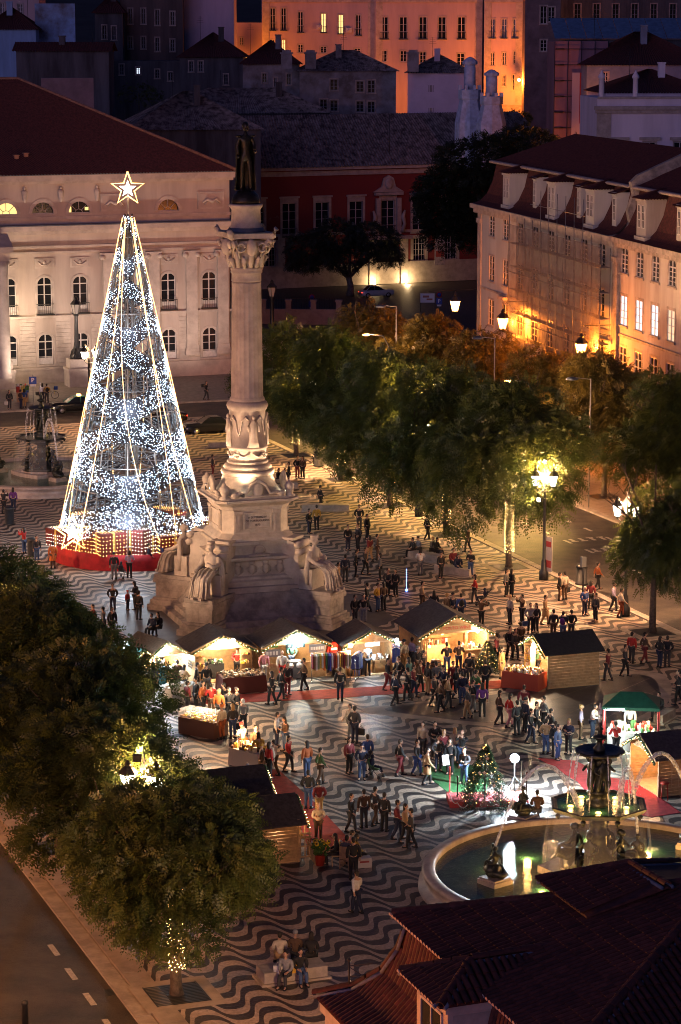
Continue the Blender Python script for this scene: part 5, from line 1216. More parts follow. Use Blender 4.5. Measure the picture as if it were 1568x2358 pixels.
def crown_mesh(seed, lobes, n, ln=.62, pairs=5, lw=.2, mat=leaf, droop=.28):
    q = random.Random(seed); mb = MB(); tot = sum(r[0] * r[1] for c, r in lobes)
    for c, r in lobes:
        c = Vector(c); k = int(n * r[0] * r[1] / tot)
        bumps = [Vector((q.gauss(0, 1), q.gauss(0, 1), q.gauss(0, .8))).normalized() for _ in range(12)]
        for _ in range(k):
            v = Vector((q.gauss(0, 1), q.gauss(0, 1), q.gauss(0, 1))).normalized()
            if v.z < -.5 and q.random() < .5: continue
            b = max(v.dot(x) for x in bumps); rad_ = (.58 + .48 * max(0, b) ** 4) * q.uniform(.84, 1.03) if q.random() < .8 else q.uniform(.35, .85)
            p = c + Vector((v.x * r[0], v.y * r[0], v.z * r[1])) * rad_
            d = Vector((v.x + q.gauss(0, .35), v.y + q.gauss(0, .35), v.z * .4 - droop + q.gauss(0, .3)))
            frond(mb, p, d, q, ln * q.uniform(.7, 1.25), pairs, lw)
    return mb.mesh('crown', mat)
def lobe_set(seed, w, h, n):
    q = random.Random(seed); L = [((0, 0, h * .5), (w * .33, h * .42))]
    for i in range(n):
        a = 2 * pi * i / n + q.uniform(-.3, .3); rr = w * q.uniform(.24, .33); L.append(((rr * cos(a), rr * sin(a), h * q.uniform(.2, .62)), (w * q.uniform(.18, .25), h * q.uniform(.2, .32))))
    for i in range(3):
        a = q.uniform(0, 6.3); L.append(((w * .15 * cos(a), w * .15 * sin(a), h * q.uniform(.68, .8)), (w * q.uniform(.16, .22), h * .2)))
    return L
def trunk_mesh(seed, h, crown_h, w, r=.19):
    q = random.Random(seed); mb = MB(); pts = [(0, 0, -.05), (.03, .02, .3), (q.uniform(-.12, .12), q.uniform(-.12, .12), h * .6), (q.uniform(-.2, .2), q.uniform(-.2, .2), h)]
    mb.tube(pts, [r * 1.45, r * 1.1, r * .9, r * .75], 9)
    for i in range(7):
        a = i * .9 + q.uniform(-.3, .3); b = Vector(pts[-1]) - Vector((0, 0, q.uniform(0, .6))); e = Vector((w * .32 * cos(a), w * .32 * sin(a), h + crown_h * q.uniform(.25, .7)))
        m_ = b.lerp(e, .5) + Vector((0, 0, crown_h * .08)); mb.tube([b, m_, e], [r * .55, r * .35, r * .12], 6)
        for j in range(3):
            f = e + Vector((q.uniform(-1, 1), q.uniform(-1, 1), q.uniform(.1, .9))) * w * .12; mb.tube([m_.lerp(e, .3 + .25 * j), f], [r * .2, r * .05], 4)
    mb.tube([pts[-1], (0, 0, h + crown_h * .7)], [r * .6, r * .15], 6)
    return mb.mesh('trunk', bark)
CW, CH = 8.6, 8.2
crowns_e = [crown_mesh(s, lobe_set(s, 10.4, CH, 9), 8600, .7, 5, .23) for s in (1, 2, 3)]
crowns_w = [crown_mesh(s, lobe_set(s, 9.2, 5.9, 9), 9500, .55, 5, .19) for s in (11, 12)]
trunks_e = [trunk_mesh(s, 3.9, CH, 9) for s in (1, 2)]; trunks_w = [trunk_mesh(s, 2.7, 5.9, 8.4, .2) for s in (5,)]
def trunk_lights(parent, z0, z1, r, n, seed):
    q = random.Random(seed); b = MB()
    for i in range(n):
        t = i * 2.39996; z = z0 + (z1 - z0) * i / n + q.uniform(-.05, .05); rr = r * (1 + .3 * q.random()); b.octa((rr * cos(t), rr * sin(t), z), q.choice((.018, .022, .028)))
    b.build('string_lights', M('trunk_bulb_warm', (1, .8, .5), .4, emit=(1, .6, .2), estr=9, sampled=False), parent, kind='stuff')
grate = MB()
for k in range(14): grate.box(-.95, .95, -.95 + k * .14, -.87 + k * .14, 0, .012)
grate.box(-1, -.95, -1, 1, 0, .014); grate.box(.95, 1, -1, 1, 0, .014); grate_me = grate.mesh('grate', iron)
pitb = MB(); pitb.box(-1.45, 1.45, -1.45, 1.45, 0, .009); pit_me = pitb.mesh('pit_surround', kerbm2); soil = MB(); soil.box(-.98, .98, -.98, .98, .0, .0112); soil_me = soil.mesh('soil', M('dark_soil', (.02, .016, .012), .9))
def street_tree(e, n, label, side, k, sc=1.0, lights=0, zc=None, group=None, lb_shift=False, sx=1.0):
    p = EN(e, n); t = thing('street_tree', label, 'tree', p, 0, group)
    q = random.Random(k * 7 + 3)
    if side == 'w': c, tr, h = crowns_w[k % 2], trunks_w[0], 2.25
    else: c, tr, h = crowns_e[k % 3], trunks_e[k % 2], 2.1
    to = obj('trunk', tr, t, (0, 0, 0), q.uniform(0, 6)); co = obj('crown', c, t, (0, 0, h), q.uniform(0, 6.28)); co.location = (1.1, .2, h - .4) if lb_shift else (0, 0, h); co.scale = (sc * sx, sc * sx, sc * (1.17 if side == 'e' else 1))
    if lights: trunk_lights(t, .95, 4.2 if side == 'e' else 4.0, .25, lights, k)
    pit = obj('tree_pit', pit_me, None, p, AX, kind='structure'); obj('tree_grate', grate_me, pit, (0, 0, .012)); obj('soil', soil_me, pit)
    return t
WT = [(-21.0, -56.3, 1.0, 260, 'dense street tree in the foreground with a light wrapped trunk beside the road kerb'),
      (-20.6, -47.0, 1.0, 120, 'dark street tree just behind the foreground tree, lit yellow green by a double lantern'),
      (-20.8, -38.5, 1.12, 160, 'street tree behind the double lantern at the left, its far side towards the market stalls'),
      (-20.4, -29.5, 1.25, 0, 'dark street tree at the left edge beside the green roofed stall'),
      (-21.5, -20.0, 1.25, 0, 'dark street tree crown rising at the left edge below the lit tree'),
      (-22.5, -10.5, 1.2, 0, 'street tree crown cut by the left edge of the picture')]
for k, (e, n, sc, li, lb) in enumerate(WT): street_tree(e, n, lb, 'w', k, sc, li, sx=(.92, 1.08, .95, 1, 1, 1)[k])
ET = [(19.8, 7.5, 1.03, 240, 'leafy street tree with a light wrapped trunk beside the triple lantern post'),
      (20.1, 18.7, 1.05, 120, 'second street tree from the lantern post, partly hidden by its neighbour'),
      (20.4, 30.0, 1.0, 60, 'middle street tree of the right hand row'),
      (20.8, 41.4, 1.0, 240, 'street tree with lit trunk beside the round litter bin'),
      (21.2, 53.0, .93, 160, 'furthest lit trunk street tree beside the column'),
      (20.2, -11.8, .74, 0, 'round headed street tree at the right edge in front of the double lantern')]
for k, (e, n, sc, li, lb) in enumerate(ET): street_tree(e, n, lb, 'e', k, sc, li, sx=.95 if k == 5 else 1.0, lb_shift=k == 5)
FT = [(36.5, 6, 'tree at the right edge across the road'), (36.5, 17, 'second tree across the road below the lit white building'), (36.3, 28, 'tree across the road in front of the lower orange bracket lantern'), (36.2, 39, 'tree across the road below the scaffold netting'),
      (36, 50, 'tree across the road below the upper bracket lantern'), (35.6, 61, 'tree across the road at the corner of the cream building'), (35, 73, 'furthest tree across the road near the old street')]
leaf_y = leaf_material('yellow_lamplit_leaves', (.06, .055, .010), (.17, .13, .022))  # yellowing leaf tint, with the sodium lamplight's gold put into the colour
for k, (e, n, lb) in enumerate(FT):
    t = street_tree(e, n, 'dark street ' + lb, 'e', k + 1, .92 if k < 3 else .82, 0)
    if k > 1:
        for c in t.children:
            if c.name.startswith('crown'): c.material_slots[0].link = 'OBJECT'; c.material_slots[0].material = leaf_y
# umbrella pine and olive tree by the palace
UP = PY(1150, 640, 318); UP.z = 0
t = thing('umbrella_pine', 'huge dark umbrella pine hiding the right half of the palace', 'tree', UP)
m = MB(); m.tube([(0, 0, 0), (.3, 0, 5), (-.3, .2, 10), (0, 0, 14)], [.55, .45, .4, .3], 8)
for i in range(7): a = i * .9; m.tube([(0, 0, 9.5 + i * .4), (4 * cos(a), 3 * sin(a), 13), (7 * cos(a), 4 * sin(a), 15.5)], [.25, .16, .06], 5)
m.build('trunk', bark, t)
lb_ = [((-5.5, 0, 13), (5, 4.6)), ((-2, 0, 17), (5.8, 4.2)), ((3, 0, 17.5), (5.8, 4)), ((7.5, 0, 16.5), (4.8, 3.4)), ((-6, -1, 9.5), (3.8, 3)), ((0, -1, 12.5), (6, 4.5)), ((10.3, 0, 15.2), (3, 2.2)), ((-7.5, 0, 12), (3.5, 4)), ((4, -1, 13), (5, 3)), ((-2.5, -1, 9), (3, 2.4))]
obj('crown', crown_mesh(31, lb_, 12000, .85, 4, .4, leaf_d, .1), t)
OT = PY(806, 674, 328); OT.z = 0
t = thing('olive_tree', 'dark gnarled tree in front of the palace doorway beside the white car', 'tree', OT)
m = MB(); m.tube([(0, 0, 0), (.1, 0, 1.2), (-.2, 0, 2.4)], [.55, .4, .34], 8)
for i, (x, z) in enumerate(((-5, 6), (-2, 8), (2.5, 8), (4.5, 6.5), (0, 8.6))): m.tube([(-.2, 0, 2.3), (x * .5, R.uniform(-1, 1), 4.6), (x, R.uniform(-1, 1), z)], [.28, .18, .06], 6)
m.build('trunk', M('pale_grey_bark', (.16, .14, .12), .9, .4, 3, .5, 6), t)
lb_ = [((-4.6, 0, 5.6), (3.6, 2.6)), ((-1.5, 0, 7.4), (3.8, 2.7)), ((2.8, 0, 7.4), (3.4, 2.3)), ((4.6, 0, 5.4), (2.2, 1.8)), ((-1, -1, 5), (3.5, 2)), ((-6, 0, 4.2), (2, 1.4))]
obj('crown', crown_mesh(33, lb_, 6500, .6, 4, .27, leaf_o, .3), t)
def shrub(px, py, Y, s, label):
    p = PY(px, py, Y); t = thing('shrub', label, 'shrub', p); m = MB(); m.tube([(0, 0, -1), (0, 0, s * .5)], .08, 5); m.build('trunk', bark, t)
    obj('crown', crown_mesh(int(px), [((0, 0, s * .5), (s, s * .6)), ((s * .6, 0, s * .3), (s * .5, s * .4))], 260, .5, 3, .3, leaf), t)
shrub(1192, 282, 395, 1.9, 'small bush lit orange at the foot of the stair street')
shrub(320, 240, 378, 3.2, 'dark bush below the small lit window on the hill')
# ================================================================== LANTERNS
def lantern_parts(parent, loc, s=1.0, glow=lantern_white, watts=0, col=WHITE):
    lo = obj('lantern', None, parent, loc)
    m = MB(); m.lathe([(.14 * s, -.42 * s), (.27 * s, .12 * s)], 6, smooth=False); g = m.build('lantern_glass', glow, lo)
    m = MB(); m.lathe([(.33 * s, .12 * s), (.31 * s, .17 * s), (.16 * s, .34 * s), (.1 * s, .38 * s), (.12 * s, .44 * s), (.03 * s, .58 * s)], 6, smooth=False); m.lathe([(.05 * s, -.52 * s), (.16 * s, -.44 * s), (.145 * s, -.41 * s)], 6, smooth=False)
    for k in range(6): a = k * pi / 3; m.tube([(.145 * s * cos(a), .145 * s * sin(a), -.42 * s), (.278 * s * cos(a), .278 * s * sin(a), .12 * s)], .014 * s, 3)
    m.build('lantern_cap', iron, lo)
    return lo
post_m = MB(); post_m.lathe([(.3, 0), (.3, .5), (.2, .6), (.16, 1.2), (.1, 1.3), (.085, 5.9), (.13, 6.0), (.06, 6.1), (.045, 7.1), (.02, 7.5)], 10)
for k in range(3):
    a = 2 * pi * k / 3; post_m.tube([(0, 0, 5.6), (.35 * cos(a), .35 * sin(a), 5.55), (.62 * cos(a), .62 * sin(a), 5.85)], .035, 5); post_m.tube([(.2 * cos(a), .2 * sin(a), 5.9), (.4 * cos(a), .4 * sin(a), 6.05), (.6 * cos(a), .6 * sin(a), 5.8)], .022, 4)
post_me = post_m.mesh('post', iron)
def lamp_post(p, label, watts, n=3, rz=0.0, col=(1, .50, .23), glow=lantern_white, group=None):
    t = thing('lamp_post', label, 'street lamp', p, rz, group); obj('post', post_me, t)
    for k in range(n): a = 2 * pi * k / 3; lantern_parts(t, (.62 * cos(a), .62 * sin(a), 6.45), 1.15, glow)
    lamp('POINT', (0, 0, 6.55), watts, col, t, .45); return t
KW = 2.8
lp = [(20.3, 3.3, 'tall triple lantern post with a paper banner beside the lit trunk', 3000), (20.8, 25.5, 'lantern post hidden among the crowns of the right hand row', 14000), (21.4, 48.6, 'lantern post shining through the leaves next to the column', 13000),
      (20.6, -7.5, 'lantern post standing behind the round tree at the right edge', 2600), (-20.5, -50.6, 'double lantern glowing among the leaves of the foreground trees', 1500), (-21.4, -27.5, 'lantern post just off the left edge among dark trees', 3000), (-21.4, -4, 'lantern post off the left edge beside the lit tree', 3000),
      (-21, 20, 'lantern post off the left edge beside the far fountain', 3000), (-20.5, 43, 'lantern post off the left edge behind the far fountain', 3000)]
for e, n, lb, w in lp: lamp_post(EN(e, n), lb, w * KW, 3, rad(200))
p = G(207, 985); lamp_post(p, 'bright white lantern on a tall post at the left flank of the lit tree', 4200, 3)
t = lamp_post(EN(26.5, -24), 'lantern post off the right edge by the market', 2600)
# banner on the triple post, floodlights aimed at the monument
TL = EN(20.3, 3.3)
b = thing('post_banner', 'white and red paper banner tied to the foot of the triple lantern post', 'banner', TL + Vector((.28, -.2, .55)), rad(35))
m = MB(); m.box(-.02, .02, -.33, .33, 0, 2.2); m.box(-.024, -.0205, -.24, .24, 1.55, 1.9, 1); m.box(-.024, -.0205, -.24, .24, .25, .7, 1); m.box(.0205, .024, -.26, .2, .3, .6, 1); m.box(.0205, .024, -.2, .24, 1.5, 1.9, 1); m.build('sheet', [M('banner_paper', (.6, .55, .48), .7, .1, 4), M('banner_print', (.45, .05, .04), .7)], b)
def flood(parent, loc, target, watts, col=WHITE, spot=50):
    m = MB(); m.box(-.16, .16, -.1, .1, -.13, .13); m.box(-.14, .14, -.108, -.1005, -.11, .11, 1); o = m.build('floodlight', [iron, lantern_white], parent, loc)
    d = Vector(target) - (parent.location + Vector(loc)); o.rotation_euler = (0, 0, math.atan2(d.y, d.x) + pi / 2 - parent.rotation_euler.z)
    l = lamp('SPOT', (0, -.14, 0), watts, col, o, .15, None, spot, .7)
    dl = Matrix.Rotation(-(parent.rotation_euler.z + o.rotation_euler.z), 3, 'Z') @ d
    l.rotation_euler = dl.to_track_quat('-Z', 'Y').to_euler(); return o
post = [o for o in COL.objects if o.name.startswith('lamp_post') and o.parent is None]
flood(post[0], (-.2, -.3, 7.35), (-5.35, 148, 6.5), 34000, MONC, 30); flood(post[0], (.2, -.3, 5.0), (-5, 144, 4.0), 7000, MONC, 40)
flood(post[5], (0, .2, 7.3), (-6, 146, 6.0), 24000, MONC, 34); flood(post[6], (0, .2, 7.3), (-6, 147, 6.0), 12000, MONC, 40)
flood(post[4], (.3, .2, 7.2), (-5.35, 146, 5.5), 60000, MONC, 14)
# ornate pedestal lamps and low floodlights in front of the theatre
def pedestal_lamp(px, py, label, lit):
    p = G(px, py); p.z = 0; t = thing('pedestal_lamp', label, 'street lamp', p, AX)
    m = MB(); m.box(-1.0, 1.0, -1.0, 1.0, 0, 1.5); m.box(-1.1, 1.1, -1.1, 1.1, 1.5, 1.75); m.box(-.85, .85, -.85, .85, 1.75, 2.6); m.build('pedestal', theatre_stone, t)
    m = MB(); m.lathe([(.7, 2.6), (.65, 2.8), (.35, 3.1), (.42, 3.4), (.3, 3.7), (.22, 4.2), (.16, 6.6), (.26, 6.7), (.12, 6.9)], 10)
    for k in range(3): a = k * 2.1; m.tube([(.2 * cos(a), .2 * sin(a), 3.6), (.65 * cos(a), .65 * sin(a), 3.2), (.8 * cos(a), .8 * sin(a), 2.65)], .12, 6)
    m.build('post', iron, t); lantern_parts(t, (0, 0, 7.55), 1.7, lantern_white if lit else M('unlit_lantern_glass', (.35, .33, .3), .2))
    if lit: lamp('POINT', (0, -.6, 7.4), 1300, WHITE, t, .4)
    return t
pd = pedestal_lamp(178, 888, 'unlit ornate lantern on a stone pedestal in front of the theatre', False)
pedestal_lamp(6, 893, 'lit ornate lantern on a stone pedestal at the left edge by the theatre', True)
pedestal_lamp(627, 838, 'small ornate lantern pedestal just right of the column', False)
for e in (2, 10, 18, 26):
    t = thing('ground_floodlight', 'low floodlight before the theatre wall, ' + {2: 'at the left edge', 10: 'near the parking sign', 18: 'behind the lit tree', 26: 'nearest the column'}[e], 'floodlight', EN(e, 93.5), AX, 'low floodlights washing the theatre front')
    m = MB(); m.box(-.3, .3, -.15, .15, 0, .3); m.box(-.26, .26, .1501, .158, .04, .26, 1); m.build('housing', [iron, lantern_white], t)
    lamp('SPOT', (0, .2, .35), 2100, (1, .75, .61), t, .3, (0, 8.2, 12.5), 120, .9)
# bracket lanterns on the cream building
def bracket_lantern(px, py, label, watts, off, s0=0.0):
    N = Vector((sin(RBZ), -cos(RBZ), 0)); x, z = on_plane(px, py, RB0 + N * off, RBZ)
    p = RB0 + N * off + Vector((cos(RBZ), sin(RBZ), 0)) * x; p.z = z
    t = thing('bracket_lantern', label, 'street lamp', p, RBZ); lantern_parts(t, (0, 0, 0), 1.75, lantern_warm)
    m = MB(); m.tube([(0, 0, .9), (0, 0, 1.35), (0, .1, 1.6), (0, off - s0 - .02, 1.6)], .035, 5); m.tube([(0, off - s0 - .05, .7), (0, off * .5, 1.0), (0, .3, 1.55)], .025, 5); m.tube([(0, off - s0 - .03, .3), (0, off - s0 - .03, 2.0)], .03, 5)
    m.build('bracket', iron, t); lamp('POINT', (0, -.5, -.1), watts * .4, SODIUM, t, .35); lamp('POINT', (0, .9, -.2), watts * .6, SODIUM, t, .3)
bracket_lantern(1158, 738, 'orange lantern on an iron bracket above the balcony of the cream building', 8000, 2.2)
bracket_lantern(1338, 797, 'orange lantern on an iron bracket in front of the scaffold netting', 8000, 2.6)
o = PY(1048, 698, 243); t = thing('bracket_lantern', 'orange lantern hanging over the old street at the corner of the cream building', 'street lamp', o)
lantern_parts(t, (0, 0, 0), 1.8, lantern_warm); m = MB(); m.tube([(0, 0, 1.0), (0, 0, 1.2), (2.2, -.6, 1.35)], .04, 5); m.tube([(-2.5, 0, 1.1), (0, 0, 1.2)], .025, 4); m.build('bracket', iron, t); lamp('POINT', (0, 0, -.3), 3600, SODIUM, t, .35)
# sodium road lamps along both side streets
for e, n, w in ((31.5, -2, 2200), (31.5, 30, 2600), (31.8, 60, 2600), (-38, -62, 6500), (-38, -36, 6500), (-38, -8, 5000)):
    t = thing('road_lamp', 'plain curved arm orange road lamp ' + {(31.5, -2): 'by the car road opposite the triple lantern', (31.5, 30): 'midway along the car road', (31.8, 60): 'at the far end of the car road', (-38, -62): 'off the lower left corner', (-38, -36): 'off the left edge by the dark trees', (-38, -8): 'off the left edge opposite the monument'}[(e, n)], 'street lamp', EN(e, n), AX, 'plain orange road lamps')
    s = 1 if e < 0 else -1
    m = MB(); m.tube([(0, 0, 0), (0, 0, 7.5), (s * .5, 0, 8.4), (s * 1.8, 0, 8.6)], [.1, .07, .05, .04], 7); m.build('pole', iron, t)
    m = MB(); m.ball((s * 2.0, 0, 8.55), (.35, .16, .08), 8, 5); m.build('lamp_head', lantern_warm, t); lamp('POINT', (s * 2.0, 0, 8.3), w, (1, .36, .08) if e < 0 else (1, .5, .25), t, .3)
# lamp by the palace door
p = PA.location; m_ = Matrix.Rotation(PZ, 3, 'Z')
for s, w in ((-1, 260), (1, 420)):
    l = lamp('POINT', (dx + s * 2.35, -1.1, .5), w, (1, .66, .32), PA, .2)
# ================================================================== NEAR BUILDING WITH DARK TILED ROOFS (lower right)
K0 = PY(905, 2105, 70.0)                     # north west corner of the upper eave
S_ = -NORTH                                  # towards the camera
nr = thing('tiled_house', 'near corner house with dark tiled hip roofs and flared eaves at the lower right', 'house', (K0.x, K0.y, 0), AX)
ZE = K0.z; LW, APX, APS = 11.4, 7.3, 5.7; RISE = .27 * APX
def L(t, s, z): return Vector((t, -s, z))    # local: t to the east, s to the south
tilered = M('near_clay_tile', (0.09, 0.026, 0.016), 0.75, 0.4, 5, 0.25, 20)
_n = tilered.node_tree.nodes; _l = tilered.node_tree.links
_g = _n.new('ShaderNodeNewGeometry'); _o = _n.new('ShaderNodeObjectInfo'); _a = _n.new('ShaderNodeMath'); _a.operation = 'ADD'; _l.new(_g.outputs['Random Per Island'], _a.inputs[0]); _l.new(_o.outputs['Random'], _a.inputs[1])
_r = _n.new('ShaderNodeMapRange'); _r.inputs[2].default_value = 2; _r.inputs[3].default_value = .35; _r.inputs[4].default_value = 1.7; _l.new(_a.outputs[0], _r.inputs[0])
_m = _n.new('ShaderNodeMix'); _m.data_type = 'RGBA'; _m.blend_type = 'MULTIPLY'; _m.inputs[0].default_value = 1; _l.new(_n['Color Ramp'].outputs[0], _m.inputs[6]); _l.new(_r.outputs[0], _m.inputs[7]); _l.new(_m.outputs[2], _n['Principled BSDF'].inputs['Base Color'])
bluemor = M('blue_grey_mortar', (.15, .17, .22), .8, .3, 6)
wallw = M('near_white_render', (.55, .46, .38), .8, .15, 2)
def half_tube(r, ln, seg=5, taper=.86):
    mb = MB(); vs = []
    for y, q in ((0, 1.0), (ln, taper)):
        for i in range(seg + 1): a = pi * i / seg; vs.append((r * q * cos(a), y, r * q * sin(a) * .9))
    n = seg + 1; fs = [(i, i + 1, n + i + 1, n + i) for i in range(seg)]
    vs += [(v[0] * .84, v[1], v[2] * .8 - .004) for v in vs]; m = 2 * n
    fs += [(m + i, m + n + i, m + n + i + 1, m + i + 1) for i in range(seg)] + [(i, m + i, m + i + 1, i + 1) for i in range(seg)]
    mb.add(vs, fs, 0, False); return mb
TP, TL_ = .215, .46
tile_me = half_tube(.09, TL_ + .05).mesh('roof_tile', tilered)
def tile_plane(parent, o, along, up, nal, ups, keep=None, name='roof_tile', budget=[0], single=True):
    """covers from the eave point o: columns step along `along`, each column climbs along `up`; keep(col, row) tests a tile"""
    along = along.normalized(); up = up.normalized(); nr_ = along.cross(up).normalized()
    if nr_.z < 0: nr_ = -nr_; flip = True
    mat = Matrix((along, up, nr_)).transposed() if along.cross(up).dot(nr_) > 0 else Matrix((-along, up, nr_)).transposed()
    rest = MB(); base = half_tube(.09, TL_ + .05); chan = MB()
    k = 0
    for i in range(nal):
        for j in range(ups):
            if keep and not keep(i, j): continue
            p = o + along * (TP * (i + .5)) + up * (TL_ * j) + nr_ * (.02 * (1 - 0) + R.uniform(-.004, .004))
            tw = R.uniform(-.012, .012)
            mm = mat @ Matrix.Rotation(tw, 3, 'Z') @ Matrix.Rotation(-.035, 3, 'X')
            if single and budget[0] < 300:
                t = obj('roof_tile', tile_me, parent); t.matrix_local = Matrix.Translation(p) @ mm.to_4x4(); budget[0] += 1
            else: rest.add([p + mm @ Vector(v) for v in base.v], base.f)
    if rest.v: rest.build('tile_rows', tilered, parent, kind='stuff')
def slab(parent, pts, name='roof_deck', mat=None, th=.1):
    m = MB(); n = len(pts); a = [Vector(p) for p in pts]; b = [p - Vector((0, 0, th)) for p in a]
    m.add(a + b, [tuple(range(n)), tuple(range(n, 2 * n))[::-1]] + [(i, n + i, n + (i + 1) % n, (i + 1) % n) for i in range(n)]); return m.build(name, mat or tilered, parent)
apex = L(APX, APS, ZE + RISE)
NW, SW, NE, SE = L(0, 0, ZE), L(0, LW, ZE), L(2 * APX, 0, ZE), L(2 * APX, LW, ZE)
up_ = obj('upper_roof', None, nr)
for tri in ((SW, NW, apex), (NW, NE, apex), (SE, SW, apex)): slab(up_, tri)
sl = math.hypot(APX, RISE)
def keep_w(i, j):
    s = TP * (i + .5); t = TL_ * (j + .4) * APX / sl
    lim = APX * (s / APS if s < APS else (LW - s) / (LW - APS)); return t < lim - .05
bud = [0]
tile_plane(up_, NW + Vector((-.12, 0, .01)), Vector((0, -1, 0)), Vector((APX, 0, RISE)), int(LW / TP), int(sl / TL_) + 1, keep_w, budget=bud)
ss = math.hypot(APS, RISE)
def keep_s(i, j):
    t = TP * (i + .5); s = TL_ * (j + .4) * APS / ss; lim = APS * min(t, 2 * APX - t) / APX; return s < lim - .05
tile_plane(up_, SW + Vector((0, -.12, .01)), Vector((1, 0, 0)), Vector((0, APS, RISE)), int(2 * APX / TP), int(ss / TL_) + 1, keep_s, budget=[300])
def hip_caps(parent, a, b, r=.15, name='ridge_tile'):
    a, b = Vector(a), Vector(b); d = (b - a); n = max(1, int(d.length / .42)); me = half_tube(r, .48, 6, .88).mesh('ridge_tile', tilered)
    q = d.to_track_quat('Y', 'Z').to_matrix().to_4x4()
    for k in range(n): t = obj(name, me, parent); t.matrix_local = Matrix.Translation(a + d * (k / n) + Vector((0, 0, .05))) @ q
    m = MB(); s = d.cross(Vector((0, 0, 1))).normalized() * (r + .035)
    for sg in (-1, 1): m.tube([a + s * sg + d * u + Vector((0, 0, .07 - .10)) for u in (0, .5, 1)], .055, 5)
    m.build('mortar_line', bluemor, parent)
hip_caps(up_, NW, apex); hip_caps(up_, SW, apex)
# soffit board and wall under the west eave, then the flared lower roof
m = MB(); m.box(.12, 2 * APX, -LW + .12, -.12, ZE - .14, ZE - .1); m.box(.32, 2 * APX - .3, -LW + .32, -.32, ZE - .55, ZE - .135); m.build('eave_wall', M('ochre_eave_wall', (.45, .27, .14), .8, .15, 2), nr)
fl = [(.30, ZE - .35), (.15, ZE - 1.0), (-.2, ZE - 1.75), (-.85, ZE - 2.4), (-1.75, ZE - 2.85)]
lo = obj('lower_roof', None, nr)
m = MB(); vs = []
for t, z in fl: vs += [(t, -(t), z), (t, -(LW - t), z)]
# points: corner follows the hip (t outwards on both sides)
m.add(vs, [(2 * i, 2 * i + 1, 2 * i + 3, 2 * i + 2) for i in range(len(fl) - 1)])
vs = []
for t, z in fl: vs += [(t, -t, z), (2 * APX, -t, z)]
m.add(vs, [(2 * i, 2 * i + 2, 2 * i + 3, 2 * i + 1) for i in range(len(fl) - 1)])
m.build('roof_deck', tilered, lo)
segs = [(Vector((fl[i][0], 0, fl[i][1])), Vector((fl[i + 1][0], 0, fl[i + 1][1]))) for i in range(len(fl) - 1)]
lb_ = 0
for a, b in segs[::-1]:
    d = a - b; ln = d.length; n = max(1, round(ln / TL_)); upv = d.normalized(); nal = int(LW / TP) + 16
    rows = MB(); base = half_tube(.09, ln / n + .06)
    nrm = Vector((0, -1, 0)).cross(upv); nrm = nrm if nrm.z > 0 else -nrm
    mat = Matrix((Vector((0, -1, 0)), upv, nrm)).transposed()
    if mat.determinant() < 0: mat = Matrix((Vector((0, 1, 0)), upv, nrm)).transposed()
    sme = base.mesh('roof_tile', tilered)
    for i in range(-9, nal):
        s = TP * (i + .5)
        for j in range(n):
            p = b + d * (j / n) + Vector((0, -s, .02)); t = (b + d * ((j + .5) / n)).x
            if s < t + .1 or s > LW - t - .1: continue
            if lb_ < 300 and s < 6: o = obj('roof_tile', sme, lo); o.matrix_local = Matrix.Translation(p) @ (mat @ Matrix.Rotation(R.uniform(-.012, .012), 3, 'Z')).to_4x4(); lb_ += 1
            else: rows.add([p + mat @ Vector(v) for v in base.v], base.f)
    if rows.v: rows.build('tile_rows', tilered, lo, kind='stuff')
pts = [Vector((t, -t, z + .06)) for t, z in fl]
for a, b in zip(pts[:-1], pts[1:]): hip_caps(lo, b, a, .14)
m = MB(); m.box(-1.5, 2 * APX, -LW, 1.5, 0, ZE - 2.9); m.box(.7, 2 * APX, -LW + .7, -.7, ZE - 2.9, ZE - .4); m.box(-1.62, 2 * APX, -LW, 1.62, ZE - 3.25, ZE - 2.905); m.build('wall', wallw, nr)
# dormer facing west
DS, DT, DWd = 4.0, -1.33, 2.75; DZ = ZE - .1
dm = obj('dormer', None, nr)
m = MB(); m.box(DT + .35, 3.2, -(DS + DWd - .3), -(DS + .3), ZE - 2.6, DZ - .02); m.box(DT + .25, 3.0, -(DS + DWd - .2), -(DS + .2), DZ - .32, DZ - .12); m.box(DT + .12, 3.0, -(DS + DWd - .1), -(DS + .1), DZ - .12, DZ - .03); m.build('dormer_wall', wallw, dm)
def dwin(x0, x1_, y, zz0, zz1, south):
    f = MB(); g = MB(); b = .07
    if south:
        f.box(x0, x0 + b, y - .05, y, zz0, zz1); f.box(x1_ - b, x1_, y - .05, y, zz0, zz1); f.box(x0, x1_, y - .049, y, zz0, zz0 + b); f.box(x0, x1_, y - .049, y, zz1 - b, zz1); f.box((x0 + x1_) / 2 - .03, (x0 + x1_) / 2 + .03, y - .045, y, zz0 + b, zz1 - b); g.box(x0 + b, x1_ - b, y - .02, y, zz0 + b, zz1 - b)
    else:
        f.box(y - .05, y, x0, x0 + b, zz0, zz1); f.box(y - .05, y, x1_ - b, x1_, zz0, zz1); f.box(y - .049, y, x0, x1_, zz0, zz0 + b); f.box(y - .049, y, x0, x1_, zz1 - b, zz1); f.box(y - .045, y, (x0 + x1_) / 2 - .03, (x0 + x1_) / 2 + .03, zz0 + b, zz1 - b); g.box(y - .02, y, x0 + b, x1_ - b, zz0 + b, zz1 - b)
    o = f.build('window', frame_w, dm); g.build('pane', glass_d, o)
dwin(-(DS + DWd / 2 + .75), -(DS + DWd / 2 - .75), DT + .348, DZ - 1.9, DZ - .45, False)
m = MB()
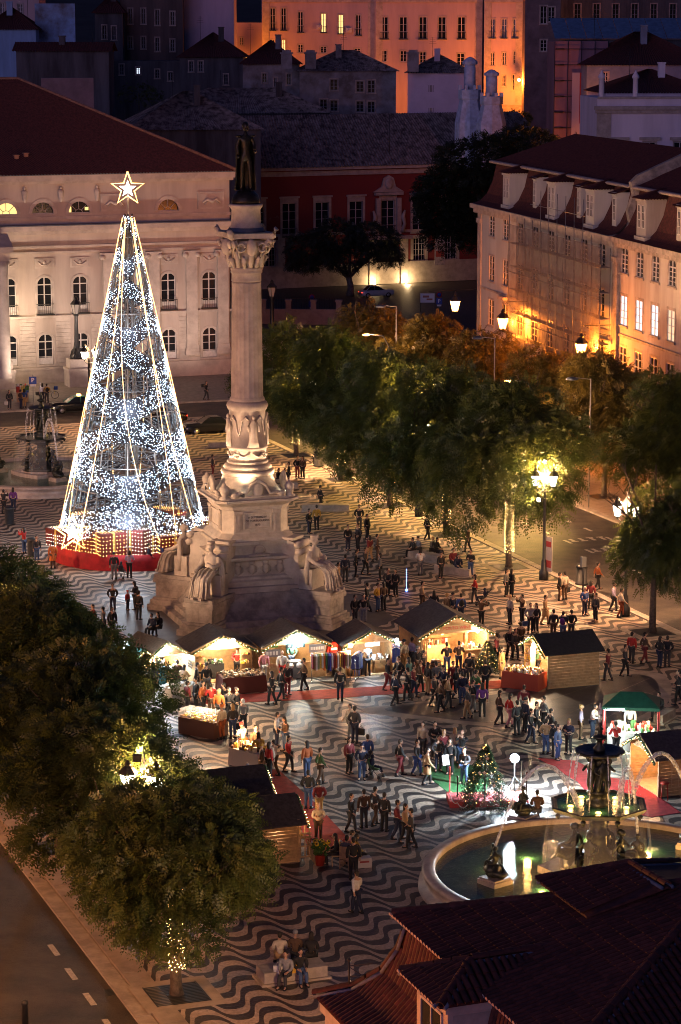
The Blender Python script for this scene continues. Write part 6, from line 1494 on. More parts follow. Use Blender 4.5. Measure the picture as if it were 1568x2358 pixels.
for k in range(3): m.box(DT + .5, 1.9, -(DS + DWd - .3) - .012, -(DS + DWd - .3) - .001, DZ - .78 - .42 * k, DZ - .42 - .42 * k)
m.build('wall_panel', M('panel_render', (.5, .42, .34), .8, .2, 3), dm)
A, B = L(DT, DS, DZ), L(DT, DS + DWd, DZ); RH = .62; RP = L(DT + 1.45, DS + DWd / 2, DZ + RH); RE = L(4.2, DS + DWd / 2, DZ + RH + .12); Bn, An = L(3.6, DS + DWd, DZ + .06), L(3.6, DS, DZ + .06)
for p in ((B, A, RP), (B, RP, RE, Bn), (RP, A, An, RE)): slab(dm, p, th=.06)
def kd(i, j): s = TP * (i + .5); lim = 1.45 * min(s, DWd - s) / (DWd / 2); return TL_ * (j + .4) < lim
tile_plane(dm, A + Vector((-.1, 0, .01)), Vector((0, -1, 0)), RP - (A + B) / 2, int(DWd / TP), 5, kd, budget=[0])
def ks(i, j): t = TP * (i + .5); return TL_ * (j + .4) < min(DWd / 2, t * (DWd / 2) / 1.45) * 1.05
tile_plane(dm, B + Vector((0, -.1, .01)), Vector((1, 0, 0)), RE - Bn - Vector((RE - Bn).project(Vector((1, 0, 0)))), 14, 4, ks, budget=[100])
hip_caps(dm, B, RP, .12); hip_caps(dm, A, RP, .12); hip_caps(dm, RP, RE, .12)
mort = M('pale_eave_mortar', (.55, .42, .33), .8, .3, 6)
def eave_caps(parent, o, n):
    m = MB()
    for i in range(n): m.prism([(o.y - TP * (i + .5) + .085 * cos(pi * k / 5), o.z + .02 + .08 * sin(pi * k / 5)) for k in range(6)], o.x - .014, o.x + .02, 0, 'x')
    m.build('eave_mortar', mort, parent, kind='stuff')
eave_caps(up_, NW + Vector((-.13, 0, 0)), int(LW / TP)); eave_caps(dm, L(DT, DS, DZ) + Vector((-.11, 0, 0)), int(DWd / TP))
# dormer on the north side, only its roof shows above the hip
dn = obj('dormer', None, nr); inv = nr.matrix_basis.inverted()
c0 = inv @ PY(1237, 2026, 69.5); c1 = inv @ PY(1275, 2066, 68.6)
w_ = 2.2; zA = c0.z; yA = c0.y; xA = c0.x; 
A, B = Vector((xA, yA, zA)), Vector((xA, yA - 3.2, zA)); C_, D_ = Vector((xA + 2 * w_, yA - 3.2, zA)), Vector((xA + 2 * w_, yA, zA)); R1 = Vector((xA + w_, yA - 1.3, zA + .62)); R2 = Vector((xA + w_, yA - 3.6, zA + .7))
for p in ((B, A, R1, R2), (A, D_, R1), (D_, C_, R2, R1)): slab(dn, p, th=.06)
tile_plane(dn, A + Vector((-.08, 0, .01)), Vector((0, -1, 0)), Vector((w_, 0, .62)), 14, 5, lambda i, j: TL_ * j < w_ * min(1, TP * (i + .5) / 1.3) , budget=[100])
hip_caps(dn, R1, A, .12); hip_caps(dn, D_, R1, .12); hip_caps(dn, R2, R1, .12)
m = MB(); m.box(xA + .3, xA + 2 * w_ - .3, yA - 3.2, yA - .3, ZE - 1, zA - .02); m.build('dormer_wall', wallw, dn)
# iron railing on the north terrace ledge
c = inv @ PY(804, 2292, 70.5)
m = MB(); m.box(c.x - .5, 2 * APX, 1.45, c.y + .5, c.z - .5, c.z); m.build('ledge', wallw, nr)
rl = thing('iron_railing', 'black iron railing with a ball topped post beside the flared tiled roof', 'railing', nr.matrix_basis @ c, AX)
m = MB(); m.tube([(0, 0, 0), (0, 0, 1.0)], .032, 8); m.ball((0, 0, 1.06), .06, 8, 6); m.build('post', iron, rl)
m = MB()
for z in (.88, .56, .24): m.tube([(0, 0, z), (3.4, 0, z)], .018, 5)
m.tube([(0, 0, .85), (1.1, 0, .02)], .012, 4); m.tube([(0, 0, .5), (.6, 0, .02)], .012, 4); m.tube([(3.4, 0, 0), (3.4, 0, .95)], .025, 5); m.build('bars', iron, rl)
# a street lamp down the alley side lights the eave from below
lamp('POINT', nr.matrix_basis @ Vector((-5.5, -4.5, 4.6)), 2400, SODIUM, None, .25)
t = thing('wall_lamp', 'added unseen warm lamp behind the near tiled house, lighting the foreground paving', 'street lamp', nr.matrix_basis @ Vector((3.0, 3.4, 5.6)), AX)  # added lamp, hidden behind the roof, to brighten the foreground paving
m = MB(); m.ball((0, 0, 0), .16, 8, 6); m.build('globe', lantern_white, t); m = MB(); m.tube([(0, 0, -.1), (0, -.6, -.2), (0, -1.9, -.3)], .03, 5); m.build('bracket', iron, t); lamp('POINT', (0, .5, 0), 3200, (1, .56, .3), t, .2)
al = thing('wall_lamp', 'orange street lamp low beside the near tiled house', 'street lamp', nr.matrix_basis @ Vector((-5.5, -4.5, 0)), AX)
m = MB(); m.tube([(0, 0, 0), (0, 0, 4.4)], .06, 6); m.build('post', iron, al); lantern_parts(al, (0, 0, 4.95), 1.0, lantern_warm)
# ================================================================== MARKET STALLS
boardm = {}
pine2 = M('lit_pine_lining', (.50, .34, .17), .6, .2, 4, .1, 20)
garl = M('pine_garland', (.03, .07, .02), .8, .3, 10); gold_l = M('garland_bulbs', (1, .8, .5), .4, emit=(1, .62, .22), estr=12, sampled=False)
def stall(label, pos, rz, w, d, eave, ridge, roof_mat=felt, over=.32, garland=True, counter=True, back=True, door=False, lights=(), board=.15, gable=True, strips=5, front_h=0.0):
    t = thing('market_stall', label, 'market stall', pos, rz, 'wooden market stalls')
    n = round(eave / board); bh = eave / n
    key = (round(d, 2), round(bh, 3))
    if key not in boardm:
        b = MB(); b.box(-.02, .02, .0, d, .006, bh - .006); boardm[key] = b.mesh('board', wood)
    for s in (-1, 1):
        for k in range(n): obj('board', boardm[key], t, (s * (w / 2 - .02) + R.uniform(-.003, .003), 0, .06 + bh * k))
    m = MB(); m.box(-w / 2 + .045, w / 2 - .045, d - .05, d - .02, .06, eave + .05); m.add([(-w / 2, d - .03, eave), (w / 2, d - .03, eave), (0, d - .03, ridge)], [(0, 1, 2)])
    m.box(-w / 2, w / 2, 0, d, 0, .055); m.build('back_wall', pine2, t)
    m = MB()
    for s in (-1, 1): m.box(s * w / 2 - .05, s * w / 2 + .05, -.06, .04, 0, eave + .06)
    if gable: m.add([(-w / 2, -.02, eave + .02), (w / 2, -.02, eave + .02), (0, -.02, ridge - .02), (-w / 2, .03, eave + .02), (w / 2, .03, eave + .02), (0, .03, ridge - .02)], [(0, 1, 2), (3, 5, 4), (0, 3, 4, 1)])
    m.box(-w / 2, w / 2, -.05, .03, eave - .06, eave + .06); m.build('front_frame', wood, t)
    for s in (-1, 1):
        r = MB(); e = .28; sl = (ridge - eave) / (w / 2); z0 = eave - e * sl + .03
        P_ = [Vector((s * (w / 2 + e), -over, z0)), Vector((0, -over, ridge + .03)), Vector((0, d + .2, ridge + .03)), Vector((s * (w / 2 + e), d + .2, z0))]
        r.add([*P_, *[p + Vector((0, 0, .05)) for p in P_]], [(0, 1, 2, 3), (4, 7, 6, 5), (0, 4, 5, 1), (1, 5, 6, 2), (2, 6, 7, 3), (3, 7, 4, 0)])
        for k in range(1, strips):
            y = k / strips; a, b = P_[0].lerp(P_[1], y), P_[3].lerp(P_[2], y); nn = Vector((0, 0, .052)); dd = (P_[1] - P_[0]) * .008
            r.add([a + nn - dd, a + nn + dd, b + nn + dd, b + nn - dd, a + nn * 1.35], [(0, 1, 2, 3)])
        r.build('roof_panel', roof_mat, t)
    m = MB()
    for s in (-1, 1): m.add([(s * (w / 2 + .28), -over - .02, eave - .2 - .05), (s * (w / 2 + .28), -over - .02, eave - .1), (0, -over - .02, ridge + .02), (0, -over - .02, ridge - .12)], [(0, 1, 2, 3)]); 
    m.build('barge_board', wood, t)
    if garland:
        g = MB(); b = MB(); q = random.Random(len(label))
        for s in (-1, 1):
            for k in range(24):
                u = k / 24; x, z = s * (w / 2 + .25) * (1 - u), eave - .22 + (ridge - eave + .2) * u
                g.octa((x, -over - .06 + q.uniform(-.03, .03), z + q.uniform(-.03, .03)), .075); 
                if k % 2 == 0: b.octa((x, -over - .12, z + q.uniform(-.05, .05)), .026)
        go = g.build('garland', garl, t); b.build('bulbs', gold_l, go, kind='stuff')
    if counter:
        m = MB(); m.box(-w / 2 + .06, w / 2 - .06 - (.9 if door else 0), .05, .5, .06, .92); m.box(-w / 2 + .05, w / 2 - .05 - (.9 if door else 0), -.06, .55, .92, .97); m.build('counter', wood, t)
    for (x, y, z, watts, col, rr) in lights:
        b = MB(); b.ball((0, 0, 0), (rr, rr, rr), 8, 6); bo = b.build('lamp_bulb', bulb_white if col[2] > .8 else M('stall_bulb_warm', (1, .9, .7), .4, emit=(1, .72, .4), estr=25), t, (x, y, z)); lamp('POINT', (x, y, z - rr - .12), watts * .9, col, t, .08)
    return t
def goods(name, parent, x0, x1, y0, y1, z, n, cols, s=(.04, .1), seed=1, h=(.05, .2)):
    q = random.Random(seed); m = MB(); mats = [M('goods_%s' % '_'.join(c[0] for c in [k]), k[1], .5) for k in cols]
    for i in range(n):
        x, y, a, hh = q.uniform(x0, x1), q.uniform(y0, y1), q.uniform(*s), q.uniform(*h)
        if q.random() < .5: m.box(x - a, x + a, y - a * .8, y + a * .8, z, z + hh, i % len(mats), q.uniform(0, 3))
        else: m.lathe([(a * .8, 0), (a, hh * .6), (a * .4, hh)], 7, (x, y, z), i % len(mats))
    return m.build(name, mats, parent, kind='stuff')
CR, BR, DK, RD, WT_, GR, BL, YE = ('cream', (.6, .5, .36)), ('brown', (.14, .07, .03)), ('black', (.02, .02, .02)), ('red', (.4, .03, .02)), ('white', (.7, .7, .68)), ('green', (.05, .16, .05)), ('blue', (.04, .08, .3)), ('yellow', (.6, .42, .06))
def clothes_rack(label, pos, rz, ln, n, colors, h=1.55):
    t = thing('clothes_rack', label, 'clothes rack', pos, rz)
    m = MB()
    for s in (-1, 1): m.tube([(s * ln / 2, 0, .03), (s * ln / 2, 0, h)], .02, 5); m.tube([(s * ln / 2, -.3, .03), (s * ln / 2, .3, .03)], .02, 5)
    m.tube([(-ln / 2, 0, h), (ln / 2, 0, h)], .02, 5); m.tube([(-ln / 2, 0, .1), (ln / 2, 0, .1)], .015, 5); m.build('rail', M('chrome_rail', (.6, .6, .6), .25, metal=.8), t)
    for k in range(n):
        x = -ln / 2 + ln * (k + .5) / n; g = MB(); l = R.uniform(.75, 1.0)
        g.rings([[(x + .035 * sx, y * ww, z) for sx, y in ((-1, -.2), (1, -.2), (1, .2), (-1, .2))] for z, ww in ((h - .06, .3), (h - .14, 1.0), (h - .5, .95), (h - l, 1.1))], smooth=False); g.build('garment', M('garment_%s' % colors[k % len(colors)][0], colors[k % len(colors)][1], .85, .15, 9), t)
    return t
RZF = AX - rad(2)
# C: leather and caps stall with two round lamps
pC = G(511, 1571); sC = stall('pine stall with two round warm lamps over its gable and a table of small goods', pC, RZF, 3.15, 2.3, 1.85, 2.55, lights=((-.22, -.42, 2.28, 240, WHITE, .13), (.5, -.42, 2.28, 240, WHITE, .13), (0, 1.2, 1.7, 160, WHITE, .05)), counter=False)
for x in (-1.25, 1.25):
    m = MB(); m.box(-.28, .28, -.1, -.04, .1, 1.75)
    for z in (.5, .95, 1.4): m.box(-.26, .26, -.22, -.1, z, z + .03)
    so_ = m.build('shelf_door', wood, sC, (x, 0, 0)); goods('goods', so_, -.2, .2, -.2, -.12, .98, 8, [BR, YE, CR], seed=3); goods('goods', so_, -.2, .2, -.2, -.12, 1.43, 6, [BR, RD, YE], seed=4)
m = MB(); m.box(-.9, .3, .6, 1.3, .06, .85); to = m.build('dark_table', M('black_cloth', (.02, .02, .022), .9), sC); goods('goods', to, -.85, .25, .62, 1.25, .85, 40, [DK, GR, WT_], seed=5)
def table(label, px, py, rz, w, d, h, cloth, gl, n=120, seed=1, s=(.03, .07), gh=(.03, .14)):
    p = G(px, py); t = thing('market_table', label, 'table', p, rz)
    m = MB(); m.box(-w / 2, w / 2, -d / 2, d / 2, h, h + .03); m.rings([[(sx * (w / 2 + f + .02 * sin(9 * k)), sy * (d / 2 + f), z) for k, (sx, sy) in enumerate(((-1, -1), (-.5, -1), (0, -1), (.5, -1), (1, -1), (1, 1), (.5, 1), (0, 1), (-.5, 1), (-1, 1)))] for z, f in ((.03, .07), (h * .6, .04), (h + .032, .015))], 0, True, False)
    m.build('tablecloth', cloth, t); goods('goods', t, -w / 2 + .05, w / 2 - .05, -d / 2 + .05, d / 2 - .05, h + .034, n, gl, s, seed, gh); return t
table('dark red clothed table piled with brown goods before the two lamp stall', 556, 1590, RZF, 2.3, 1.3, .85, M('dark_red_cloth', (.07, .012, .01), .85), [BR, CR, ('tan', (.35, .2, .09)), DK], 200, 8)
# D: clothing stall
pD = G(680, 1562); sD = stall('clothing stall with a blue white sign under its gable and hoodies on display', pD, RZF, 3.3, 2.4, 1.9, 2.65, lights=((0, -.42, 2.3, 260, (.86, 1.0, .94), .12), (.3, 1.0, 1.7, 200, WHITE, .05)), counter=False)
sg = M('teal_sign', (.05, .14, .17), .5); gs = M('grey_sign', (.22, .22, .25), .5); wl = M('white_lettering', (.75, .75, .75), .5)
def sign(parent, x, y, z, w, h, mat, txt=None, size=.14, name='sign_board'):
    m = MB(); m.box(-w / 2, w / 2, -.02, .02, -h / 2, h / 2); o = m.build(name, mat, parent, (x, y, z))
    if txt:
        b = MB(); u = w * .82 / len(txt)
        for i, ch in enumerate(txt):
            if ch == ' ': continue
            x0 = -w * .41 + u * i
            b.box(x0, x0 + u * .68, -.026, -.021, -size * .5, size * .5)
        b.build('blurred_lettering', wl, o)
    return o
sign(sD, -.1, -.36, 1.86, 1.05, .24, sg, 'THE ORIGINAL', .13)
sign(sD, -1.3, -.2, 1.5, .85, .4, gs, 'SURF', .2); sign(sD, 1.15, -.2, 1.6, .9, .42, gs, 'PORTUGAL', .16)
m = MB(); m.box(-.55, .35, -.25, .35, .06, .95); ct = m.build('counter', M('dark_counter', (.06, .06, .065), .5), sD)
for x in (-.33, .13): m = MB(); m.lathe([(.17, 0), (.17, .01)], 8); o = m.build('round_badge', wl, ct, (x, -.252, .76)); o.rotation_euler = (pi / 2, 0, 0)
m = MB(); m.box(-1.6, -.65, -.02, .04, .06, .85); m.box(.45, 1.6, -.02, .04, .06, .85); m.build('low_front', wood, sD)
for i, (x, c) in enumerate(((-.9, YE), (-.55, GR), (.35, WT_), (.6, GR), (.75, YE))):
    m = MB(); m.box(-.2, .2, -.03, .03, -.55, 0); m.box(-.33, .33, -.028, .028, -.16, 0); m.build('hung_shirt', M('shirt_' + c[0], c[1], .85), sD, (x, 2.0, 1.8))
tcol = [('burgundy', (.2, .02, .03)), ('tan', (.3, .2, .1)), WT_, ('sage', (.25, .3, .15)), YE, WT_, ('orange', (.5, .14, .02)), GR, ('navy', (.03, .04, .16)), ('royal', (.05, .07, .4)), WT_, ('maroon', (.2, .02, .02)), ('rust', (.45, .1, .02)), WT_, YE, ('brown2', (.2, .08, .03))]
clothes_rack('long chrome rack of many coloured shirts in front of the clothing stall', G(762, 1568), RZF - rad(6), 2.1, 20, tcol)
clothes_rack('dark rack of navy jackets beside the cap stall', G(822, 1568), RZF + rad(60), 1.0, 9, [('navy', (.03, .04, .16)), DK, ('navy', (.03, .04, .16))])
clothes_rack('rail of bright scarves hanging at the right side of the cap stall', G(912, 1560), RZF + rad(70), 1.1, 12, [BL, WT_, RD, DK, ('royal', (.05, .07, .4)), GR, ('pink', (.5, .1, .2))], 1.8)
# E: hats and scarves stall
pE = G(852, 1556); sE = stall('stall with a bare warm bulb on its left post, cold lamp on its right', pE, RZF, 2.75, 2.3, 1.85, 2.5, lights=((-1.25, -.5, 1.85, 260, WARM, .12), (1.35, -.45, 1.95, 200, COOL, .09), (.1, -.1, 1.72, 160, COOL, .06)), counter=False)
m = MB(); m.box(.2, 1.2, .1, .6, .75, .79); m.box(.3, .36, .2, .5, .06, .75); m.box(1.05, 1.1, .2, .5, .06, .75); tb = m.build('folding_table', wood, sE); goods('goods', tb, .25, 1.1, .15, .55, .8, 18, [WT_, CR, BR], seed=9, h=(.1, .3))
goods('goods', sE, -1.2, -.3, -.1, 1.2, .06, 40, [DK, BR, ('navy', (.03, .04, .16))], (.08, .16), 10, (.3, .9)); sign(sE, .1, -.06, 1.72, .8, .2, lit_wht)
# F: big wine stall
pF = G(1046, 1541); sF = stall('largest stall, glowing orange inside, with red wine lettering on its gable', pF, RZF, 3.75, 3.6, 2.05, 3.0, roof_mat=felt, lights=((-.4, .8, 1.85, 420, WARM, .09), (.9, .5, 1.9, 300, WARM, .08), (1.2, -.3, 2.05, 160, WHITE, .08), (-1.2, .6, 1.2, 120, WARM, .06)), counter=False, strips=6)
wb = M('wine_sign_board', (.45, .3, .14), .6); so_ = sign(sF, 0, -.34, 2.35, 1.6, .36, wb); o = put_text('PORTO WINE', .25, M('red_lettering', (.5, .02, .01), .5), so_, (0, -.024, 0), 0, 'lettering', .006)
m = MB(); m.box(.62, .74, -.02, .1, .06, 2.05); m.box(.5, 1.82, -.02, .5, .06, .98); m.box(.45, 1.85, -.1, .55, .98, 1.03); m.box(-1.1, .3, 1.5, 1.9, .06, 1.0); m.build('bar_counter', wood, sF)
m = MB(); m.box(-1.3, 1.0, 3.1, 3.4, 1.3, 1.34); m.box(-1.3, 1.0, 3.1, 3.4, .9, .94); sh = m.build('wall_shelf', wood, sF); goods('goods', sh, -1.2, .9, 3.12, 3.35, 1.35, 30, [DK, RD, GR], (.035, .05), 11, (.25, .33)); goods('goods', sF, .55, 1.7, 0, .4, 1.04, 24, [CR, DK, WT_], (.03, .08), 12, (.1, .3)); goods('goods', sF, -.9, .2, 1.55, 1.85, 1.0, 18, [DK, RD, CR], (.035, .06), 13, (.2, .33))
m = MB(); 
for k in range(3): m.box(-1.85 + .0, -1.81, -.7, -.06, .3 + .45 * k, .34 + .45 * k)
m.box(-1.85, -1.81, -.72, -.66, .06, 1.9); m.box(-1.85, -1.81, -.1, -.04, .06, 1.9); m.box(-1.85, -1.81, -.42, -.37, .06, 1.9); m.build('open_door', wood, sF)
def barrel(label, px, py):
    p = G(px, py); t = thing('wine_barrel', label, 'barrel', p); m = MB(); m.lathe([(.24, 0), (.3, .25), (.33, .45), (.3, .65), (.24, .9)], 16); m.build('staves', M('barrel_oak', (.2, .1, .045), .6, .3, 6), t)
    m = MB(); [m.lathe([(r + .008, z), (r + .01, z + .05)], 16) for r, z in ((.26, .1), (.315, .3), (.315, .58), (.262, .77))]; m.build('hoops', iron, t)
barrel('oak barrel used as a table at the left of the wine counter', 1003, 1557); barrel('oak barrel used as a table at the right of the wine counter', 1083, 1545)
# G: side on stall with red table
pG = G(1263, 1588) + NORTH * 1.35; sG = stall('side on pine stall with black roof and blazing lamp in its left end', pG, rad(-70), 2.6, 2.9, 1.95, 2.6, roof_mat=M('black_felt', (.02, .02, .022), .9, .3, 6, .3, 40), lights=((.2, -.3, 2.15, 620, WHITE, .16), (0, 1.2, 1.7, 120, WARM, .06)), counter=False, strips=1)
table('table in a red cloth covered with jars and small bottles beside the side on stall', 1207, 1583, rad(-28), 2.0, 1.1, .85, M('orange_red_cloth', (.34, .05, .025), .85), [CR, WT_, YE, BR], 150, 21, (.03, .06), (.06, .22))
m = MB(); 
for k in range(5): m.box(-.4, .4, -.05, .2, .3 + .36 * k, .33 + .36 * k)
m.box(-.42, -.38, -.06, .22, 0, 1.9); m.box(.38, .42, -.06, .22, 0, 1.9); ra = m.build('display_rack', wood, sG, (-.7, -.25, .06)); [goods('goods', ra, -.35, .35, -.02, .15, .335 + .36 * k, 12, [YE, CR, WT_], (.03, .05), 30 + k, (.1, .24)) for k in range(4)]
# B and A: white lit jewellery stall and green roofed stall at the left
pB = G(378, 1588); sB = stall('brightly white lit jewellery stall with a garland edged roof', pB, rad(38), 2.5, 2.2, 1.85, 2.6, roof_mat=M('garland_brown_roof', (.12, .08, .05), .9, .4, 10, .5, 20), lights=((0, -.1, 2.15, 320, COOL, .09), (-.6, .6, 1.75, 220, WHITE, .07), (.5, .8, 1.75, 220, WHITE, .07)), counter=True)
goods('goods', sB, -1.1, 1.1, 0, .5, .98, 70, [WT_, CR, DK], (.02, .06), 41, (.02, .25)); goods('goods', sB, -1.1, 1.1, 1.4, 1.9, 1.0, 30, [WT_, DK], (.04, .09), 42, (.2, .5))
m = MB(); m.box(1.2, 1.24, -1.1, -.05, .06, 1.8); dr_ = m.build('open_door', pine2, sB)
m = MB(); [m.box(-.32 + .16 * i, -.2 + .16 * i, -.02, .0, -.2 + .14 * j, -.1 + .14 * j) for i in range(4) for j in range(3)]; m.build('jewel_frames', M('dark_frames', (.03, .03, .03), .5), sB, (1.1, -.75, 1.35), rad(75))
pA = G(318, 1600); sA = stall('dark green roofed stall half hidden behind the left trees', pA, rad(62), 2.6, 2.6, 1.75, 2.4, roof_mat=M('dark_green_roof', (.03, .09, .075), .6, .3, 4), lights=((.4, -.2, 1.8, 140, COOL, .06),), counter=True)
def flood_stand(label, px, py, z, watts, aim):
    p = G(px, py); t = thing('work_light', label, 'floodlight', p); m = MB(); m.tube([(0, 0, 0), (0, 0, z - .1)], .03, 6)
    for k in range(3): a = k * 2.09; m.tube([(.55 * cos(a), .55 * sin(a), .02), (0, 0, .7)], .02, 4)
    m.build('tripod', iron, t); m = MB(); m.lathe([(.06, -.1), (.2, 0), (.21, .05), (.15, .1)], 12); o = m.build('lamp_head', bulb_white, t, (0, 0, z)); o.rotation_euler = (pi / 2, 0, 0); lamp('POINT', (0, -.2, z + .05), watts, COOL, t, .18); return t
flood_stand('dazzling cold work light on a thin pole above the green roofed stall', 291, 1612, 2.9, 700, 0)
flood_stand('dazzling blue white flood lamp on a tripod beside the small Christmas tree', 1184, 1822, 1.55, 3600, 0)
# glass topped display counter and white counters among the left crowd
t = thing('display_counter', 'glass topped display counter of bright pastries in the left crowd', 'counter', G(468, 1690), rad(-35))
m = MB(); m.box(-1.1, 1.1, -.55, .55, 0, .82); m.build('cabinet', M('dark_cabinet', (.13, .06, .04), .5), t); goods('goods', t, -1.0, 1.0, -.5, .5, .83, 120, [CR, YE, WT_, ('pastry', (.5, .25, .08))], (.04, .1), 51, (.03, .12))
glz = bpy.data.materials.new('clear_display_glass'); glz.use_nodes = True; glz.node_tree.nodes['Principled BSDF'].inputs['Alpha'].default_value = .12; glz.node_tree.nodes['Principled BSDF'].inputs['Roughness'].default_value = .05
m = MB(); m.box(-1.1, 1.1, -.55, -.54, .83, 1.2); m.box(-1.1, 1.1, -.54, .4, 1.2, 1.21); m.box(-1.1, -1.09, -.54, .5, .83, 1.2); m.box(1.09, 1.1, -.54, .5, .83, 1.2); m.build('glass_case', glz, t); lamp('POINT', (0, .3, 1.9), 330, WHITE, t, .12); lamp('POINT', (.2, 2.0, 2.2), 260, WHITE, t, .12)
for px, py, lb in ((392, 1617, 'white box counter with a rumpled cream cover at the tree edge'), (432, 1612, 'low bright white trestle table between the left stalls')):
    table(lb, px, py, rad(30), 1.2, .8, .82, M('cream_cloth', (.6, .55, .48), .8), [CR, WT_], 16, int(px), (.06, .14), (.03, .12))
goods_t = table('table of lanterns and candles glowing in the crowd left of the flower stall', 577, 1765, rad(-40), 1.8, .9, .8, M('cream_cloth', (.6, .55, .48), .8), [CR, YE, BR], 60, 61, (.05, .1), (.08, .3)); lamp('POINT', (0, .3, 1.5), 260, WARM, goods_t, .1); lamp('POINT', (-.9, .4, 1.6), 160, WARM, goods_t, .1)
# I and H: stalls at the left seen from behind
pI = G(686, 1984) + NORTH * 1.25; sI = stall('nearest pine stall at the left with plain board wall beside the red carpet', pI, rad(110), 2.5, 2.9, 1.75, 2.5, roof_mat=M('dark_blue_felt', (.06, .054, .058), .9, .4, 6, .3, 40), lights=((.5, .7, 1.6, 160, WARM, .06), (-.6, .7, 1.6, 120, WARM, .06)), counter=True, strips=1)
pH = G(612, 1912) + NORTH * 1.25; sH = stall('second pine stall at the left with a closed white parasol standing behind it', pH, rad(110), 2.5, 2.6, 1.75, 2.5, roof_mat=M('dark_blue_felt', (.06, .054, .058)), lights=((.3, .6, 1.6, 200, WHITE, .06), (-.2, -.5, 1.7, 120, WHITE, .05)), counter=True, strips=1)
goods('goods', sI, -1.1, 1.1, -.3, .4, .98, 60, [RD, YE, CR, GR], (.04, .09), 71, (.08, .3)); goods('goods', sH, -1.0, 1.0, -.4, .4, .98, 50, [WT_, CR, BL], (.04, .09), 72, (.08, .35))
for s, k in ((-1, 0), (1, 1)):
    m = MB(); m.box(-.02, .02, -.55, 0, .9, 1.0)
    for q_ in (.15, .5, .85): m.box(-.02, .02, -.55 + .55 * q_ - .02, -.55 + .55 * q_ + .02, .1, 1.7)
    for q_ in (.1, .55, 1.1, 1.66): m.box(-.019, .019, -.55, 0, q_, q_ + .05)
    m.build('open_shutter', wood, sI, (s * 1.23, -.04, .05))
bb = MB()
for k in range(14): bb.ball((-.9 + .13 * k, -.42 + .1 * (k % 3), 1.75 + .12 * (k % 4)), .09, 7, 5, k % 3)
bb.build('hung_baubles', [M('bauble_gold', (.5, .3, .05), .25, metal=.6), M('bauble_red', (.4, .05, .02), .3), M('bauble_amber', (.6, .2, .03), .3, emit=(1, .5, .1), estr=.6)], sI)
pr = thing('parasol', 'closed white parasol standing at the second left stall', 'parasol', G(570, 1890)); m = MB(); m.tube([(0, 0, 0), (0, 0, 2.6)], .025, 6); m.build('pole', wood, pr); m = MB(); m.lathe([(.16, 1.35), (.19, 1.5), (.13, 2.2), (.05, 2.55)], 12, rf=lambda t, z: 1 + .12 * sin(6 * t)); m.build('canopy', M('white_canvas', (.6, .6, .62), .8), pr)
# flower table and potted sunflowers
m = MB(); fl_t = thing('flower_crate', 'low planter crate of red and white flowers beside the near left stall', 'planter', G(728, 1978), rad(105)); m.box(-.7, .7, -.22, .22, 0, .62); m.build('crate', wood, fl_t); goods('flowers', fl_t, -.65, .65, -.18, .18, .62, 90, [RD, WT_, GR], (.03, .05), 81, (.04, .12))
fp = thing('flower_pot', 'red pot of yellow sunflowers in front of the near left stall', 'potted plant', G(737, 1992)); m = MB(); m.lathe([(.17, 0), (.24, .45), (.26, .47), (.22, .46)], 14); m.build('pot', M('red_pot', (.3, .03, .02), .5), fp)
m = MB(); q = random.Random(3)
for k in range(60): a, r = q.uniform(0, 6.3), q.uniform(0, .38); m.octa((r * cos(a), r * sin(a), q.uniform(.5, .95)), .09)
m.build('leaves', M('flower_leaf', (.05, .12, .02), .7), fp)
for k in range(13):
    a, r = q.uniform(0, 6.3), q.uniform(.05, .42); m = MB(); m.lathe([(.1, 0), (.085, .02), (.03, .025)], 9); m.lathe([(.045, .022), (.03, .045)], 8, mi=1); o = m.build('sunflower', [M('sunflower_petal', (.6, .42, .02), .7), M('sunflower_heart', (.09, .05, .01), .8)], fp, (r * cos(a), r * sin(a), q.uniform(.7, 1.05))); o.rotation_euler = (q.uniform(.3, 1.0), q.uniform(-.5, .5), 0)
# K: green canopy, L: right stall
kc = G(1452, 1722); kt = thing('canopy_tent', 'green canvas canopy tent with red posts and a cold bright lamp', 'canopy', kc, rad(-8))
m = MB(); w_, d_ = 1.35, 1.05
m.add([(-w_, -d_, 2.25), (w_, -d_, 2.25), (w_, d_, 2.25), (-w_, d_, 2.25), (-.55, 0, 2.75), (.55, 0, 2.75), (-w_, -d_, 2.1), (w_, -d_, 2.1), (w_, d_, 2.1), (-w_, d_, 2.1)], [(0, 1, 5, 4), (1, 2, 5), (2, 3, 4, 5), (3, 0, 4), (0, 6, 7, 1), (1, 7, 8, 2), (2, 8, 9, 3), (3, 9, 6, 0)]); m.build('canvas', M('green_canvas', (.02, .13, .06), .7, .2, 4), kt)
for sx in (-1, 1):
    for sy in (-1, 1): m = MB(); m.tube([(sx * w_ * .95, sy * d_ * .95, 0), (sx * w_ * .95, sy * d_ * .95, 2.2)], .045, 7); m.build('post', M('red_tinsel', (.4, .03, .03), .5), kt)
m = MB(); m.box(-1.1, 1.1, -.6, .4, 0, .9); cto = m.build('counter', M('white_laminate', (.6, .58, .55)), kt); goods('goods', cto, -1.0, 1.0, -.55, .35, .9, 50, [WT_, RD, CR, GR], (.05, .1), 91, (.1, .4))
m = MB(); m.tube([(-1.25, -1.0, 2.13), (-.3, -1.03, 2.13)], .05, 6); m.build('lamp_tube', bulb_white, kt); lamp('POINT', (-.8, -.8, 1.95), 420, (.8, 1, .92), kt, .15); lamp('POINT', (.9, -.2, 1.9), 300, WHITE, kt, .12)
